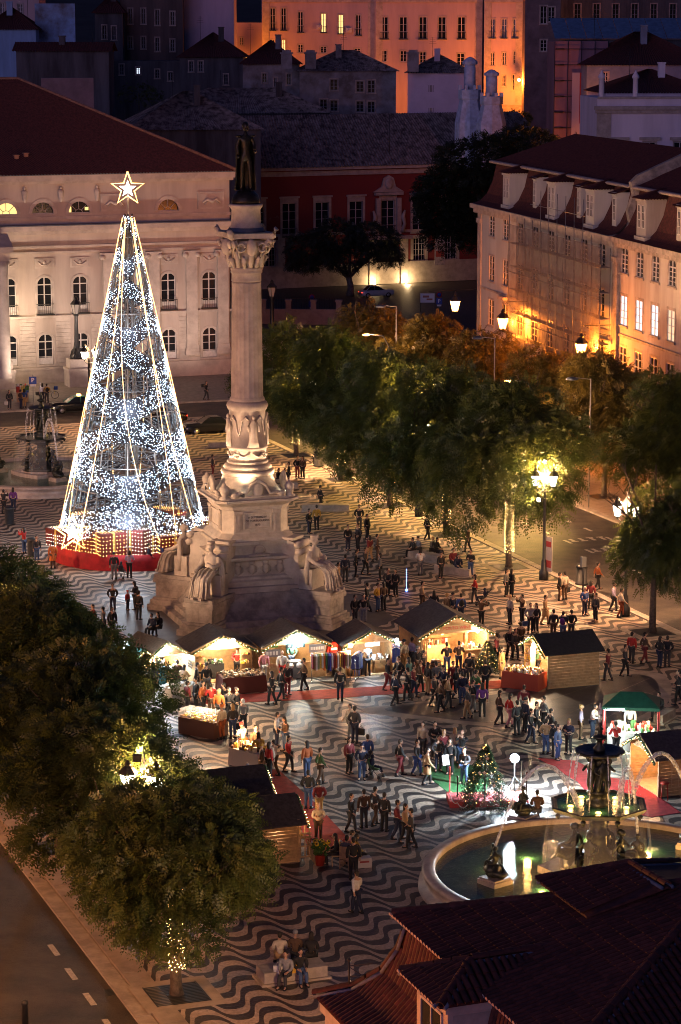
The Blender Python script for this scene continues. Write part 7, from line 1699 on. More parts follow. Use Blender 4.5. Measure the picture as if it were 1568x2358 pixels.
pL = G(1517, 1836) + NORTH * 1.4; sL = stall('pine stall at the right edge with lit garland and a tiny tree inside', pL, rad(-70), 2.8, 3.2, 1.85, 2.55, lights=((.2, .5, 1.7, 220, WARM, .06),), strips=1, counter=False)
m = MB()
for k in range(3): m.box(.6 + .34 * k, .64 + .34 * k, 0, .04, .25, 1.55)
for k in range(4): m.box(.6, 1.32, .001, .039, .25 + .42 * k, .29 + .42 * k)
lw_ = m.build('window_frame', M('pale_shutter', (.5, .36, .2), .6), sL, (1.405, 0, .12)); lw_.rotation_euler = (0, 0, pi / 2)
def small_tree(label, pos, h, r, n, seed, stars=False):
    t = thing('christmas_tree', label, 'christmas tree', pos); q = random.Random(seed); mb = MB()
    for i in range(n):
        u = q.random() ** .7; z = h * (1 - u) * .93 + .12 * h * 0 + .1; a = q.uniform(0, 6.283); rr = r * u * q.uniform(.55, 1.0) * (1 + .18 * sin(z / h * 40)); p = Vector((rr * cos(a), rr * sin(a), z)); frond(mb, p, Vector((cos(a), sin(a), -.25)), q, .3 * (.5 + u), 4, .09)
    mb.build('foliage', leaf_material('fir_needles_%d' % seed, (.008, .02, .008), (.018, .04, .018)), t)
    m = MB(); m.tube([(0, 0, 0), (0, 0, h * .95)], .05, 5); m.build('trunk', bark, t)
    b = MB(); turns = 7
    for i in range(int(95 * h / 3)):
        u = i / (95 * h / 3); z = .25 + (h - .3) * u; a = u * turns * 6.283 + q.uniform(-.1, .1); rr = r * (1 - u) * 1.02 + .03; b.octa((rr * cos(a), rr * sin(a), z - .08 * abs(sin(a * 2))), q.choice((.015, .02, .025)))
    b.build('string_lights', M('fir_bulb_warm', (1, .8, .5), .4, emit=(1, .55, .16), estr=6, sampled=False), t, kind='stuff')
    if stars:
        for i in range(9):
            u = q.uniform(.1, .85); a = -pi / 2 + q.uniform(-1.3, 1.3); rr = r * (1 - u) * 1.05; m = MB(); m.prism([(x, z) for x, y, z in star_outline(.1, .045, (0, 0, 0))], -.015, .015, 0, 'y'); m.build('star_ornament', M('pale_star', (.5, .3, .25), .5), t, (rr * cos(a), rr * sin(a), .3 + (h - .4) * u), a + pi / 2)
    return t
small_tree('dark fir tree wound with warm string lights and stars on the red photo platform', G(1116, 1858), 3.0, 1.02, 1500, 5, True)
small_tree('small fir tree with gold baubles at the right of the wine stall', G(1122, 1548), 1.75, .62, 700, 6)
small_tree('tiny lit fir tree inside the stall at the right edge', G(1497, 1772), 1.15, .3, 260, 7)
# photo platform with rope barriers
pp = thing('photo_platform', 'low red covered platform with rope posts around the small Christmas tree', 'platform', G(1122, 1848), rad(4)); m = MB(); m.box(-1.75, 1.75, -.7, .7, 0, .28); m.build('deck', M('pink_red_carpet', (.45, .06, .06), .9, .2, 4), pp)
posts = [(1035, 1826), (1053, 1848), (1077, 1852), (1212, 1838), (1200, 1812)]
for i, (x, y) in enumerate(posts):
    t = thing('rope_post', ['red rope post with a tablet sign at the left of the photo platform', 'dark rope post second from the tablet sign', 'dark rope post nearest the lit fir tree', 'rope post at the right end of the photo platform', 'rope post behind the dazzling flood lamp'][i], 'rope barrier', G(x, y, .0)); m = MB(); m.lathe([(.14, 0), (.14, .03), (.03, .05), (.03, 1.15), (.05, 1.18), (.03, 1.24)], 8); m.build('post', M('red_post', (.4, .03, .02), .4) if i == 0 else bronze, t)
    if i == 0: m = MB(); m.box(-.17, .17, -.02, .0, 1.25, 1.72, 0); m.box(-.13, .13, -.026, -.0205, 1.32, 1.66, 1); o = m.build('tablet_sign', [frame_w, M('sign_screen', (.2, .3, .4), .3, emit=(.5, .7, .9), estr=.5)], t); o.rotation_euler = (-.25, 0, .5)
for a, b in ((0, 1), (1, 2), (3, 4)):
    p, q_ = G(*posts[a], 1.05), G(*posts[b], 1.05); t = thing('barrier_rope', ['white rope slung from the tablet sign post', 'white rope slung beside the lit fir tree', '', 'white rope at the right of the photo platform'][a], 'rope', p); m = MB(); m.tube([(q_ - p) * u + Vector((0, 0, -.5 * u * (1 - u) * 1.6)) for u in [k / 8 for k in range(9)]], .018, 5); m.build('rope', frame_w, t)
# ================================================================== PEOPLE
SKIN = M('skin', (.42, .25, .17), .6, .08, 9)
def cloth(c, nm): return M('cloth_' + nm, c, .85, .22, 9)
CL = {'black': (.014, .014, .016), 'charcoal': (.035, .035, .04), 'navy': (.014, .02, .05), 'blue': (.03, .07, .24), 'denim': (.05, .09, .19), 'grey': (.14, .14, .14), 'silver': (.24, .25, .26), 'white': (.6, .58, .55), 'cream': (.5, .44, .34), 'tan': (.34, .21, .10), 'brown': (.08, .045, .025), 'rust': (.36, .10, .03), 'orange': (.55, .15, .03), 'red': (.42, .025, .02), 'maroon': (.16, .02, .025), 'yellow': (.58, .35, .04), 'mustard': (.4, .24, .04), 'teal': (.03, .13, .14), 'green': (.05, .11, .04), 'purple': (.13, .03, .18), 'pink': (.5, .2, .22), 'khaki': (.42, .28, .09), 'lilac': (.35, .3, .45)}
HAIRC = {'dark': (.015, .011, .008), 'brownhair': (.06, .035, .018), 'blonde': (.32, .2, .08), 'whitehair': (.5, .48, .45), 'bald': (.42, .25, .17)}
BASE = {'hip': (0, 0, .93), 'waist': (0, 0, 1.08), 'chest': (0, 0, 1.30), 'neck': (0, 0, 1.47), 'head': (0, -.01, 1.56),
        'ls': (.19, 0, 1.40), 'le': (.25, .02, 1.13), 'lw': (.25, -.04, .90), 'lh': (.25, -.06, .81), 'rs': (-.19, 0, 1.40), 're': (-.25, .02, 1.13), 'rw': (-.25, -.04, .90), 'rh': (-.25, -.06, .81),
        'lp': (.09, 0, .88), 'lk': (.10, -.02, .48), 'la': (.11, .02, .09), 'lt': (.12, -.15, .04), 'rp': (-.09, 0, .88), 'rk': (-.10, -.02, .48), 'ra': (-.11, .02, .09), 'rt': (-.12, -.15, .04)}
POSES = {
 'stand': {},
 'pockets': {'le': (.29, .08, 1.14), 'lw': (.20, -.08, .98), 'lh': (.16, -.12, .95), 're': (-.29, .08, 1.14), 'rw': (-.20, -.08, .98), 'rh': (-.16, -.12, .95), 'rt': (-.18, -.13, .04)},
 'walk': {'la': (.10, -.14, .09), 'lk': (.10, -.11, .49), 'lt': (.11, -.30, .05), 'ra': (-.10, .20, .13), 'rk': (-.1, .03, .49), 'rt': (-.1, .08, .04), 'lw': (.25, .14, .94), 'lh': (.24, .16, .86), 'le': (.25, .14, 1.15), 'rw': (-.24, -.22, .96), 'rh': (-.22, -.28, .90), 're': (-.25, -.06, 1.14)},
 'photo': {'le': (.24, -.18, 1.30), 'lw': (.10, -.34, 1.50), 'lh': (.06, -.36, 1.57), 're': (-.24, -.18, 1.30), 'rw': (-.10, -.34, 1.50), 'rh': (-.06, -.36, 1.57)},
 'phone': {'le': (.26, -.03, 1.15), 'lw': (.10, -.28, 1.16), 'lh': (.05, -.33, 1.19), 'head': (0, -.06, 1.545), 'rt': (-.19, -.12, .04), 'ra': (-.16, .03, .09)},
 'arms': {'le': (.27, -.05, 1.15), 'lw': (-.04, -.20, 1.17), 'lh': (-.12, -.18, 1.2), 're': (-.27, -.05, 1.15), 'rw': (.05, -.22, 1.12), 'rh': (.13, -.18, 1.13), 'lt': (.18, -.13, .04)},
 'reach': {'re': (-.25, -.12, 1.16), 'rw': (-.17, -.36, 1.10), 'rh': (-.14, -.45, 1.09), 'le': (.26, -.10, 1.14), 'lw': (.20, -.34, 1.06), 'lh': (.18, -.43, 1.05), 'chest': (0, -.05, 1.30), 'neck': (0, -.09, 1.46), 'head': (0, -.13, 1.54), 'ls': (.19, -.06, 1.39), 'rs': (-.19, -.06, 1.39)},
 'sit': {'hip': (0, 0, .50), 'waist': (0, .02, .66), 'chest': (0, -.03, .88), 'neck': (0, -.06, 1.05), 'head': (0, -.09, 1.14), 'ls': (.19, -.03, .98), 'le': (.25, -.06, .72), 'lw': (.16, -.28, .62), 'lh': (.12, -.36, .60), 'rs': (-.19, -.03, .98), 're': (-.25, -.06, .72), 'rw': (-.16, -.28, .62), 'rh': (-.12, -.36, .60), 'lp': (.09, -.03, .48), 'lk': (.11, -.44, .47), 'la': (.12, -.42, .09), 'lt': (.13, -.58, .04), 'rp': (-.09, -.03, .48), 'rk': (-.11, -.44, .47), 'ra': (-.12, -.46, .09), 'rt': (-.13, -.62, .04)},
}
KEYS = list(BASE)
RADB = {'hip': .125, 'waist': .105, 'chest': .13, 'neck': .055, 'head': .06, 'ls': .07, 'le': .045, 'lw': .033, 'lh': .04, 'rs': .07, 're': .045, 'rw': .033, 'rh': .04, 'lp': .09, 'lk': .058, 'la': .04, 'lt': .035, 'rp': .09, 'rk': .058, 'ra': .04, 'rt': .035}
LINKS = [('hip', 'waist'), ('waist', 'chest'), ('chest', 'neck'), ('neck', 'head'), ('chest', 'ls'), ('ls', 'le'), ('le', 'lw'), ('lw', 'lh'), ('chest', 'rs'), ('rs', 're'), ('re', 'rw'), ('rw', 'rh'), ('hip', 'lp'), ('lp', 'lk'), ('lk', 'la'), ('la', 'lt'), ('hip', 'rp'), ('rp', 'rk'), ('rk', 'ra'), ('ra', 'rt')]
def sub_skin(P, keys, add, name, root):
    ks = [k for k in KEYS if k in keys]; ix = {k: i for i, k in enumerate(ks)}
    return skin_mesh([P[k] for k in ks], [(ix[a], ix[b]) for a, b in LINKS if a in ix and b in ix], [RADB[k] + add.get(k, add.get('*', 0)) for k in ks], 1, ix[root], name)
PM = {}
for pn_, ov in POSES.items():
    P = dict(BASE); P.update(ov); d = {}
    b = MB(); merge(b, sub_skin(P, KEYS, {}, 'body', 'hip')); hx, hy, hz = P['head']
    b.ball((hx, hy - .015, hz + .085), (.075, .095, .12), 10, 8); b.ball((hx, hy - .115, hz + .075), (.014, .022, .025), 5, 4)
    for s in (-1, 1): b.ball((hx + .076 * s, hy, hz + .08), (.014, .025, .032), 5, 4); b.ball((hx + .032 * s, hy - .1, hz + .1), (.012, .01, .009), 5, 3)
    for hk, wk in (('lh', 'lw'), ('rh', 'rw')):
        h, w = Vector(P[hk]), Vector(P[wk]); dr = (h - w).normalized(); sd = dr.cross(Vector((0, 1, .1))).normalized()
        for f in range(4): o = h + sd * (-.027 + .018 * f); b.tube([o, o + dr * .05, o + dr * .085 + Vector((0, -.012, 0))], [.011, .01, .008], 4)
        b.tube([h + sd * .035 - dr * .02, h + sd * .06 + dr * .03], [.012, .009], 4)
    d['body'] = b.mesh('person', SKIN)
    UP_ = {'waist', 'chest', 'neck', 'ls', 'le', 'lw', 'rs', 're', 'rw', 'hip'}
    d['jacket'] = sub_skin(P, UP_, {'*': .026, 'hip': .03, 'neck': .016, 'lw': .014, 'rw': .014}, 'jacket', 'hip')
    c = MB(); merge(c, d['jacket']); hp = P['hip']
    if pn_ != 'sit':
        c.rings([ell((hp[0], hp[1], z), r, r * .8, 12, .03, 5) for z, r in ((1.02, .175), (.85, .2), (.6, .225), (.52, .23))])
    d['coat'] = c.mesh('coat', None)
    d['trousers'] = sub_skin(P, {'hip', 'lp', 'lk', 'la', 'rp', 'rk', 'ra'}, {'*': .018, 'la': .025, 'ra': .025, 'hip': .02}, 'trousers', 'hip')
    k = MB(); k.rings([ell((hp[0], hp[1], z), r, r * .8, 14, .05, 6) for z, r in ((1.05, .15), (.85, .19), (.5, .26))]); d['skirt'] = k.mesh('skirt', None)
    s_ = MB()
    for a, t in (('la', 'lt'), ('ra', 'rt')):
        A, T = Vector(P[a]), Vector(P[t]); dr = (T - A); dr.z = 0; dr = dr.normalized(); z0 = min(P[a][2] - .09, P[t][2] - .04)
        s_.rings([[tuple(A + dr * y + dr.cross(Vector((0, 0, 1))) * x + Vector((0, 0, z0 - A.z + z))) for x, y in ((-.045, -.07), (.045, -.07), (.052, .1), (.03, .2), (-.03, .2), (-.052, .1))] for z in (.0, .05)], smooth=False)
        s_.tube([A + Vector((0, 0, -.06)), A + Vector((0, 0, .05))], [.055, .058], 6)
    d['shoes'] = s_.mesh('shoes', None)
    h = MB(); h.ball((hx, hy + .012, hz + .118), (.088, .105, .105), 10, 7); h.ball((hx, hy + .05, hz + .06), (.078, .06, .09), 8, 6); d['short'] = h.mesh('hair', None)
    h = MB(); h.ball((hx, hy + .012, hz + .118), (.09, .107, .107), 10, 7); h.rings([ell((hx, hy + .045, hz + z), rx, ry, 10) for z, rx, ry in ((-.18, .07, .035), (-.08, .1, .055), (.05, .095, .075), (.15, .07, .07))]); d['long'] = h.mesh('hair', None)
    h = MB(); h.ball((hx, hy + .005, hz + .14), (.096, .112, .095), 10, 7); h.lathe([(.098, .11), (.104, .13), (.098, .155)], 10, (hx, hy, hz)); d['hat'] = h.mesh('woolly_hat', None)
    PM[pn_] = d
for d in PM.values():
    for k, m_ in d.items():
        if not m_.materials: m_.materials.append(SKIN)
        for p_ in m_.polygons: p_.use_smooth = True
def part_of(root, me, name, mat):
    o = obj(name, me, root); o.material_slots[0].link = 'OBJECT'; o.material_slots[0].material = mat; return o
bagm = MB(); bagm.rings([[(x * w, y * .05, z) for x, y in ((-1, -1), (1, -1), (1, 1), (-1, 1))] for z, w in ((0, .15), (.3, .17))], smooth=False); bagm.tube([(-.1, 0, .3), (0, 0, .45), (.1, 0, .3)], .01, 4); bag_me = bagm.mesh('bag', M('cloth_tan', CL['tan']))
packm = MB(); packm.ball((0, 0, 0), (.15, .09, .21), 8, 6); pack_me = packm.mesh('backpack', None); pack_me.materials.append(SKIN)
people = []; seenlab = set()
def person(px, py, pose, top, bottom, hair='dark', style='short', face=0.0, h=1.72, outer='jacket', label='', group=None, bag=None, pack=None, z=0.0, hatc='charcoal', pos=None, shoes='black'):
    p = pos if pos is not None else G(px, py, z); s = h / 1.76
    o = obj('person', PM[pose]['body'], None, p, rad(face)); o.scale = (s * 1.04, s * 1.04, s)
    D = PM[pose]
    part_of(o, D['coat' if outer == 'coat' else 'jacket'], outer if outer in ('coat',) else 'jacket', cloth(CL[top], top))
    part_of(o, D['skirt'] if outer == 'skirt' else D['trousers'], 'skirt' if outer == 'skirt' else 'trousers', cloth(CL[bottom], bottom)); part_of(o, D['shoes'], 'shoes', cloth(CL[shoes], shoes))
    if style == 'hat': part_of(o, D['hat'], 'woolly_hat', cloth(CL[hatc], hatc))
    elif hair != 'bald': part_of(o, D[style], 'hair', M('hair_' + hair, HAIRC[hair], .6))
    if bag:
        b = obj('bag', bag_me, o, (-.3, -.05, .42)); b.material_slots[0].link = 'OBJECT'; b.material_slots[0].material = cloth(CL[bag], bag)
    if pack:
        b = obj('backpack', pack_me, o, (0, .2, 1.22)); b.material_slots[0].link = 'OBJECT'; b.material_slots[0].material = cloth(CL[pack], pack)
    o['label'] = label; o['category'] = 'person'; o['group'] = group or 'people in the square'
    people.append(o); return o
NAMES = {'charcoal': 'dark grey', 'denim': 'blue jean', 'black': 'black', 'silver': 'shiny grey'}
POSW = {'stand': 'standing', 'pockets': 'standing hands in pockets', 'walk': 'walking', 'photo': 'raising a camera', 'phone': 'looking at a phone', 'arms': 'standing with folded arms', 'reach': 'leaning forward', 'sit': 'sitting'}
HW = {'dark': 'dark haired', 'brownhair': 'brown haired', 'blonde': 'blonde', 'whitehair': 'white haired', 'bald': 'bald'}
# rows: (place phrase, [(px, py, pose, top, bottom, face, options)])
C = {}
CROWD = [
 ('by the flower stand before the theatre', [(22, 942, 'stand', 'black', 'charcoal', 20, dict(hair='brownhair', style='long', bag='white')), (48, 941, 'pockets', 'brown', 'navy', 120, {}), (56, 939, 'stand', 'blue', 'tan', 200, dict(style='long')), (98, 926, 'stand', 'white', 'charcoal', 180, dict(style='long')), (108, 927, 'pockets', 'mustard', 'charcoal', 200, dict(pack='black'))]),
 ('alone on the theatre forecourt', [(475, 921, 'walk', 'black', 'charcoal', 60, {})]),
 ('by the far fountain basin', [(9, 1183, 'photo', 'black', 'black', 150, {}), (31, 1178, 'stand', 'purple', 'navy', 170, dict(style='long'))]),
 ('on waves left of lit tree', [(56, 1275, 'photo', 'red', 'denim', 240, dict(style='long')), (85, 1294, 'stand', 'charcoal', 'denim', 30, {}), (122, 1309, 'stand', 'orange', 'brown', 200, dict(outer='coat')), (137, 1290, 'pockets', 'grey', 'charcoal', 100, {})]),
 ('before the red skirted lit tree', [(263, 1334, 'stand', 'charcoal', 'grey', 190, dict(style='hat', hatc='navy')), (298, 1330, 'reach', 'lilac', 'black', 170, dict(style='long')), (343, 1312, 'walk', 'navy', 'denim', 90, {}), (371, 1308, 'stand', 'blue', 'navy', 120, {})]),
 ('on the paving below the lit tree', [(260, 1410, 'pockets', 'black', 'navy', 10, {}), (294, 1405, 'stand', 'red', 'charcoal', 60, dict(h=1.2, style='hat', hatc='red')), (320, 1427, 'stand', 'black', 'black', 150, {}), (312, 1404, 'phone', 'charcoal', 'black', 250, dict(style='long')), (238, 1466, 'walk', 'grey', 'charcoal', 250, {}), (259, 1467, 'stand', 'black', 'black', 30, {}), (215, 1455, 'stand', 'maroon', 'black', 300, dict(h=1.6))]),
 ('by the monument dark slabs', [(352, 1464, 'sit', 'navy', 'black', -40, {}), (366, 1461, 'sit', 'black', 'black', -30, dict(style='long'))]),
 ('right behind the monument corner', [(640, 1118, 'sit', 'black', 'charcoal', 60, dict(style='long')), (655, 1118, 'sit', 'charcoal', 'black', 40, {}), (665, 1116, 'stand', 'black', 'black', 270, {}), (685, 1101, 'pockets', 'black', 'maroon', 30, {}), (697, 1102, 'stand', 'brown', 'black', -30, dict(style='long')), (490, 1098, 'stand', 'charcoal', 'maroon', 90, {})]),
 ('at the long bench right of column', [(738, 1172, 'walk', 'black', 'black', 100, {}), (712, 1229, 'pockets', 'black', 'navy', 60, {}), (729, 1220, 'stand', 'mustard', 'black', 200, {})]),
 ('in the group right of monument', [(801, 1268, 'stand', 'black', 'navy', 30, {}), (824, 1268, 'pockets', 'charcoal', 'black', 300, dict(h=1.85)), (827, 1222, 'pockets', 'black', 'charcoal', 10, dict(h=1.8)), (845, 1242, 'stand', 'black', 'black', 60, {}), (851, 1293, 'walk', 'maroon', 'tan', 220, dict(style='long')), (868, 1290, 'stand', 'brown', 'brown', 100, {})]),
 ('in crowd beside right hand statue', [(795, 1340, 'stand', 'navy', 'charcoal', 180, {}), (819, 1328, 'phone', 'black', 'black', 90, {}), (841, 1323, 'walk', 'charcoal', 'black', 60, {}), (875, 1336, 'stand', 'grey', 'black', 270, dict(style='long')), (779, 1359, 'walk', 'tan', 'charcoal', 60, {}), (893, 1372, 'pockets', 'charcoal', 'black', 40, {}), (911, 1374, 'stand', 'black', 'black', 320, dict(style='long', bag='black')), (870, 1408, 'pockets', 'yellow', 'denim', 60, {}), (883, 1406, 'stand', 'brown', 'black', 220, dict(style='long')), (817, 1437, 'stand', 'black', 'charcoal', 40, {}), (837, 1436, 'pockets', 'black', 'silver', 10, {}), (845, 1408, 'walk', 'black', 'navy', 240, {})]),
 ('around the benches under the trees', [(952, 1283, 'sit', 'black', 'black', -60, {}), (965, 1280, 'sit', 'silver', 'charcoal', -60, dict(style='hat')), (994, 1281, 'sit', 'grey', 'black', 60, dict(hair='blonde')), (1004, 1283, 'sit', 'black', 'black', 60, dict(style='long')), (968, 1325, 'reach', 'white', 'grey', 180, dict(style='long')), (1015, 1332, 'stand', 'black', 'black', 40, dict(style='hat')), (1084, 1328, 'arms', 'black', 'denim', -30, {}), (1043, 1309, 'sit', 'maroon', 'black', 20, {}), (1054, 1322, 'sit', 'navy', 'navy', 20, dict(style='long')), (984, 1243, 'walk', 'black', 'black', 100, {}), (1077, 1271, 'walk', 'brown', 'charcoal', 240, {})]),
 ('between benches and wine stall', [(1093, 1388, 'walk', 'red', 'charcoal', 260, dict(style='long')), (1166, 1374, 'stand', 'grey', 'black', 60, dict(style='long')), (1178, 1374, 'pockets', 'black', 'black', 120, dict(style='long')), (972, 1405, 'walk', 'tan', 'brown', 80, {}), (999, 1427, 'stand', 'black', 'black', 180, dict(style='long')), (1029, 1433, 'stand', 'brown', 'black', 120, dict(hair='blonde')), (1042, 1432, 'pockets', 'navy', 'charcoal', 40, dict(style='hat')), (1061, 1434, 'stand', 'blue', 'navy', 190, dict(pack='black')), (1108, 1443, 'photo', 'brown', 'black', 140, dict(style='hat'))]),
 ('on paving behind side on stall', [(1174, 1437, 'stand', 'cream', 'charcoal', 300, dict(hair='blonde')), (1202, 1436, 'photo', 'brown', 'black', 300, {}), (1221, 1457, 'pockets', 'silver', 'black', 10, dict(bag='denim')), (1234, 1457, 'stand', 'black', 'black', 320, dict(style='long')), (1255, 1438, 'walk', 'tan', 'tan', 60, dict(outer='coat')), (1274, 1472, 'stand', 'charcoal', 'brown', 200, {}), (1296, 1477, 'photo', 'navy', 'denim', 160, dict(pack='purple')), (1315, 1473, 'pockets', 'black', 'charcoal', 200, {}), (1288, 1383, 'stand', 'black', 'brown', 90, dict(bag='tan')), (1300, 1381, 'stand', 'cream', 'brown', 220, dict(bag='black')), (1346, 1417, 'pockets', 'blue', 'navy', 40, dict(hair='whitehair')), (1371, 1432, 'stand', 'charcoal', 'black', 300, dict(shoes='tan')), (1376, 1358, 'walk', 'rust', 'black', 100, {}), (1413, 1407, 'walk', 'lilac', 'charcoal', 60, {}), (1430, 1421, 'walk', 'cream', 'rust', 90, {}), (1360, 1402, 'stand', 'maroon', 'black', 150, dict(style='long'))]),
 ('by curved path at right edge', [(1399, 1567, 'walk', 'maroon', 'charcoal', 240, {}), (1439, 1557, 'walk', 'charcoal', 'black', 60, {}), (1454, 1527, 'stand', 'red', 'charcoal', 140, {}), (1484, 1527, 'walk', 'brown', 'maroon', 100, {}), (1519, 1537, 'pockets', 'black', 'navy', 120, dict(style='long')), (1536, 1536, 'pockets', 'black', 'charcoal', 170, {}), (1562, 1622, 'walk', 'black', 'black', 260, dict(h=1.8)), (1518, 1652, 'sit', 'black', 'charcoal', -40, dict(bag='white'))]),
 ('between the wine and side on stalls', [(1174, 1518, 'walk', 'black', 'black', 20, dict(h=1.82)), (1186, 1519, 'walk', 'charcoal', 'charcoal', 30, {}), (1198, 1503, 'walk', 'brown', 'black', 200, {}), (1155, 1563, 'stand', 'khaki', 'tan', 60, dict(outer='coat', style='long')), (1143, 1530, 'walk', 'maroon', 'black', 240, {}), (1117, 1597, 'pockets', 'black', 'black', 190, dict(h=1.8)), (1081, 1577, 'stand', 'black', 'charcoal', 150, {}), (1029, 1552, 'reach', 'charcoal', 'denim', 190, {}), (1056, 1549, 'reach', 'brown', 'navy', 170, {})]),
 ('in carpet crowd before wine stall', [(975, 1572, 'walk', 'black', 'maroon', 60, {}), (949, 1540, 'stand', 'lilac', 'charcoal', 120, {}), (930, 1545, 'stand', 'cream', 'tan', 220, dict(style='hat')), (910, 1623, 'walk', 'navy', 'black', 100, {}), (938, 1613, 'walk', 'black', 'black', 250, {}), (952, 1606, 'walk', 'maroon', 'navy', 70, {}), (1000, 1627, 'walk', 'charcoal', 'black', 60, {}), (1014, 1640, 'walk', 'brown', 'black', 280, {}), (1032, 1632, 'walk', 'tan', 'charcoal', 90, {}), (1064, 1623, 'stand', 'navy', 'denim', 200, {}), (1052, 1608, 'walk', 'black', 'navy', 90, dict(style='long')), (1096, 1618, 'walk', 'green', 'denim', 120, {}), (962, 1560, 'stand', 'black', 'brown', 30, dict(style='long')), (918, 1585, 'walk', 'black', 'charcoal', 300, {}), (893, 1590, 'walk', 'charcoal', 'maroon', 60, {}), (985, 1600, 'stand', 'black', 'tan', 120, dict(style='long')), (1004, 1598, 'pockets', 'grey', 'charcoal', 200, {}), (1021, 1607, 'walk', 'navy', 'brown', 300, dict(style='hat')), (1043, 1597, 'stand', 'maroon', 'black', 20, dict(outer='coat')), (1067, 1602, 'phone', 'charcoal', 'denim', 160, {}), (967, 1594, 'walk', 'brown', 'black', 80, dict(hair='brownhair')), (941, 1588, 'stand', 'teal', 'charcoal', 240, dict(style='long')), (1088, 1642, 'walk', 'black', 'grey', 100, {}), (1110, 1650, 'stand', 'purple', 'black', 180, dict(style='long')), (1076, 1655, 'walk', 'charcoal', 'tan', 260, dict(style='hat'))]),
 ('crossing carpet before clothing stall', [(783, 1612, 'walk', 'black', 'navy', 180, {}), (648, 1612, 'walk', 'black', 'charcoal', 100, {}), (626, 1622, 'walk', 'black', 'black', 240, dict(style='long')), (662, 1600, 'stand', 'charcoal', 'maroon', 30, {}), (700, 1590, 'walk', 'brown', 'black', 270, {})]),
 ('tending the clothing stall counter', [(672, 1547, 'reach', 'teal', 'denim', 0, {})]),
 ('choosing scarves at the cap stall', [(846, 1556, 'reach', 'grey', 'black', 200, dict(h=1.75))]),
 ('selling behind the table of leather goods', [(546, 1562, 'reach', 'red', 'black', 10, {})]),
 ('selling at the side on stall', [(1236, 1560, 'reach', 'green', 'black', -60, {})]),
 ('shopping before the white lit stall', [(374, 1596, 'stand', 'teal', 'charcoal', 190, dict(hair='whitehair', outer='coat')), (409, 1594, 'stand', 'brown', 'black', 210, dict(outer='coat')), (422, 1606, 'reach', 'tan', 'black', 150, dict(style='long')), (353, 1600, 'stand', 'black', 'brown', 160, {}), (453, 1600, 'phone', 'charcoal', 'black', 90, {}), (476, 1602, 'stand', 'black', 'grey', 200, dict(hair='dark', style='hat'))]),
 ('in the crowd round pastry counter', [(467, 1645, 'stand', 'rust', 'black', 60, dict(style='long')), (432, 1645, 'stand', 'maroon', 'charcoal', 120, {}), (452, 1638, 'stand', 'black', 'black', 300, {}), (487, 1650, 'reach', 'red', 'brown', 200, {}), (505, 1664, 'stand', 'orange', 'black', 160, dict(hair='blonde', style='long')), (516, 1650, 'walk', 'black', 'navy', 250, {}), (528, 1660, 'stand', 'charcoal', 'black', 30, dict(style='long')), (536, 1700, 'stand', 'charcoal', 'denim', 210, dict(hair='blonde', style='long', bag='black')), (560, 1688, 'walk', 'grey', 'black', 200, dict(hair='whitehair')), (511, 1702, 'stand', 'cream', 'rust', 230, dict(style='hat', hatc='orange')), (545, 1660, 'pockets', 'black', 'black', 60, {})]),
 ('in the middle of the open waves', [(637, 1720, 'phone', 'white', 'navy', 80, {}), (657, 1731, 'phone', 'brown', 'denim', -60, dict(style='long')), (817, 1711, 'pockets', 'charcoal', 'navy', 150, dict(h=1.84, bag='black')), (806, 1700, 'walk', 'cream', 'grey', 300, {}), (804, 1781, 'stand', 'maroon', 'black', 40, dict(style='long')), (833, 1796, 'pockets', 'navy', 'denim', 10, dict(style='hat', hatc='navy')), (846, 1774, 'stand', 'blue', 'charcoal', 200, {}), (921, 1786, 'walk', 'black', 'maroon', 100, {}), (707, 1791, 'stand', 'rust', 'denim', 220, dict(style='long', h=1.75)), (665, 1777, 'walk', 'red', 'charcoal', 60, dict(style='long')), (710, 1862, 'pockets', 'black', 'denim', 170, dict(h=1.76)), (735, 1884, 'pockets', 'maroon', 'khaki', 200, {}), (733, 1938, 'arms', 'cream', 'brown', 20, dict(hair='blonde', style='long')), (738, 1806, 'walk', 'green', 'brown', 100, {})]),
 ('by the glowing lantern table', [(620, 1792, 'stand', 'red', 'black', 120, dict(style='long')), (631, 1787, 'walk', 'cream', 'brown', 240, {}), (597, 1770, 'reach', 'mustard', 'brown', 200, dict(style='long')), (588, 1752, 'stand', 'brown', 'black', 40, {}), (603, 1796, 'stand', 'brown', 'tan', 280, dict(style='hat', hatc='mustard')), (560, 1745, 'reach', 'white', 'rust', 220, dict(style='hat', hatc='red'))]),
 ('watching beside the green carpet', [(960, 1786, 'walk', 'black', 'blue', 60, {}), (984, 1806, 'walk', 'tan', 'black', 90, dict(outer='coat')), (974, 1745, 'stand', 'cream', 'charcoal', 330, dict(h=1.75)), (1001, 1748, 'arms', 'black', 'charcoal', 10, dict(h=1.82)), (1009, 1776, 'pockets', 'charcoal', 'navy', 20, dict(style='long')), (1036, 1783, 'stand', 'black', 'black', 340, dict(style='long')), (1022, 1762, 'stand', 'maroon', 'black', 10, dict(hair='blonde', style='long')), (1064, 1768, 'photo', 'black', 'denim', -20, dict(hair='bald', h=1.82)), (1069, 1806, 'phone', 'charcoal', 'denim', -30, dict(hair='blonde')), (1047, 1758, 'stand', 'cream', 'denim', 10, dict(hair='blonde', style='long'))]),
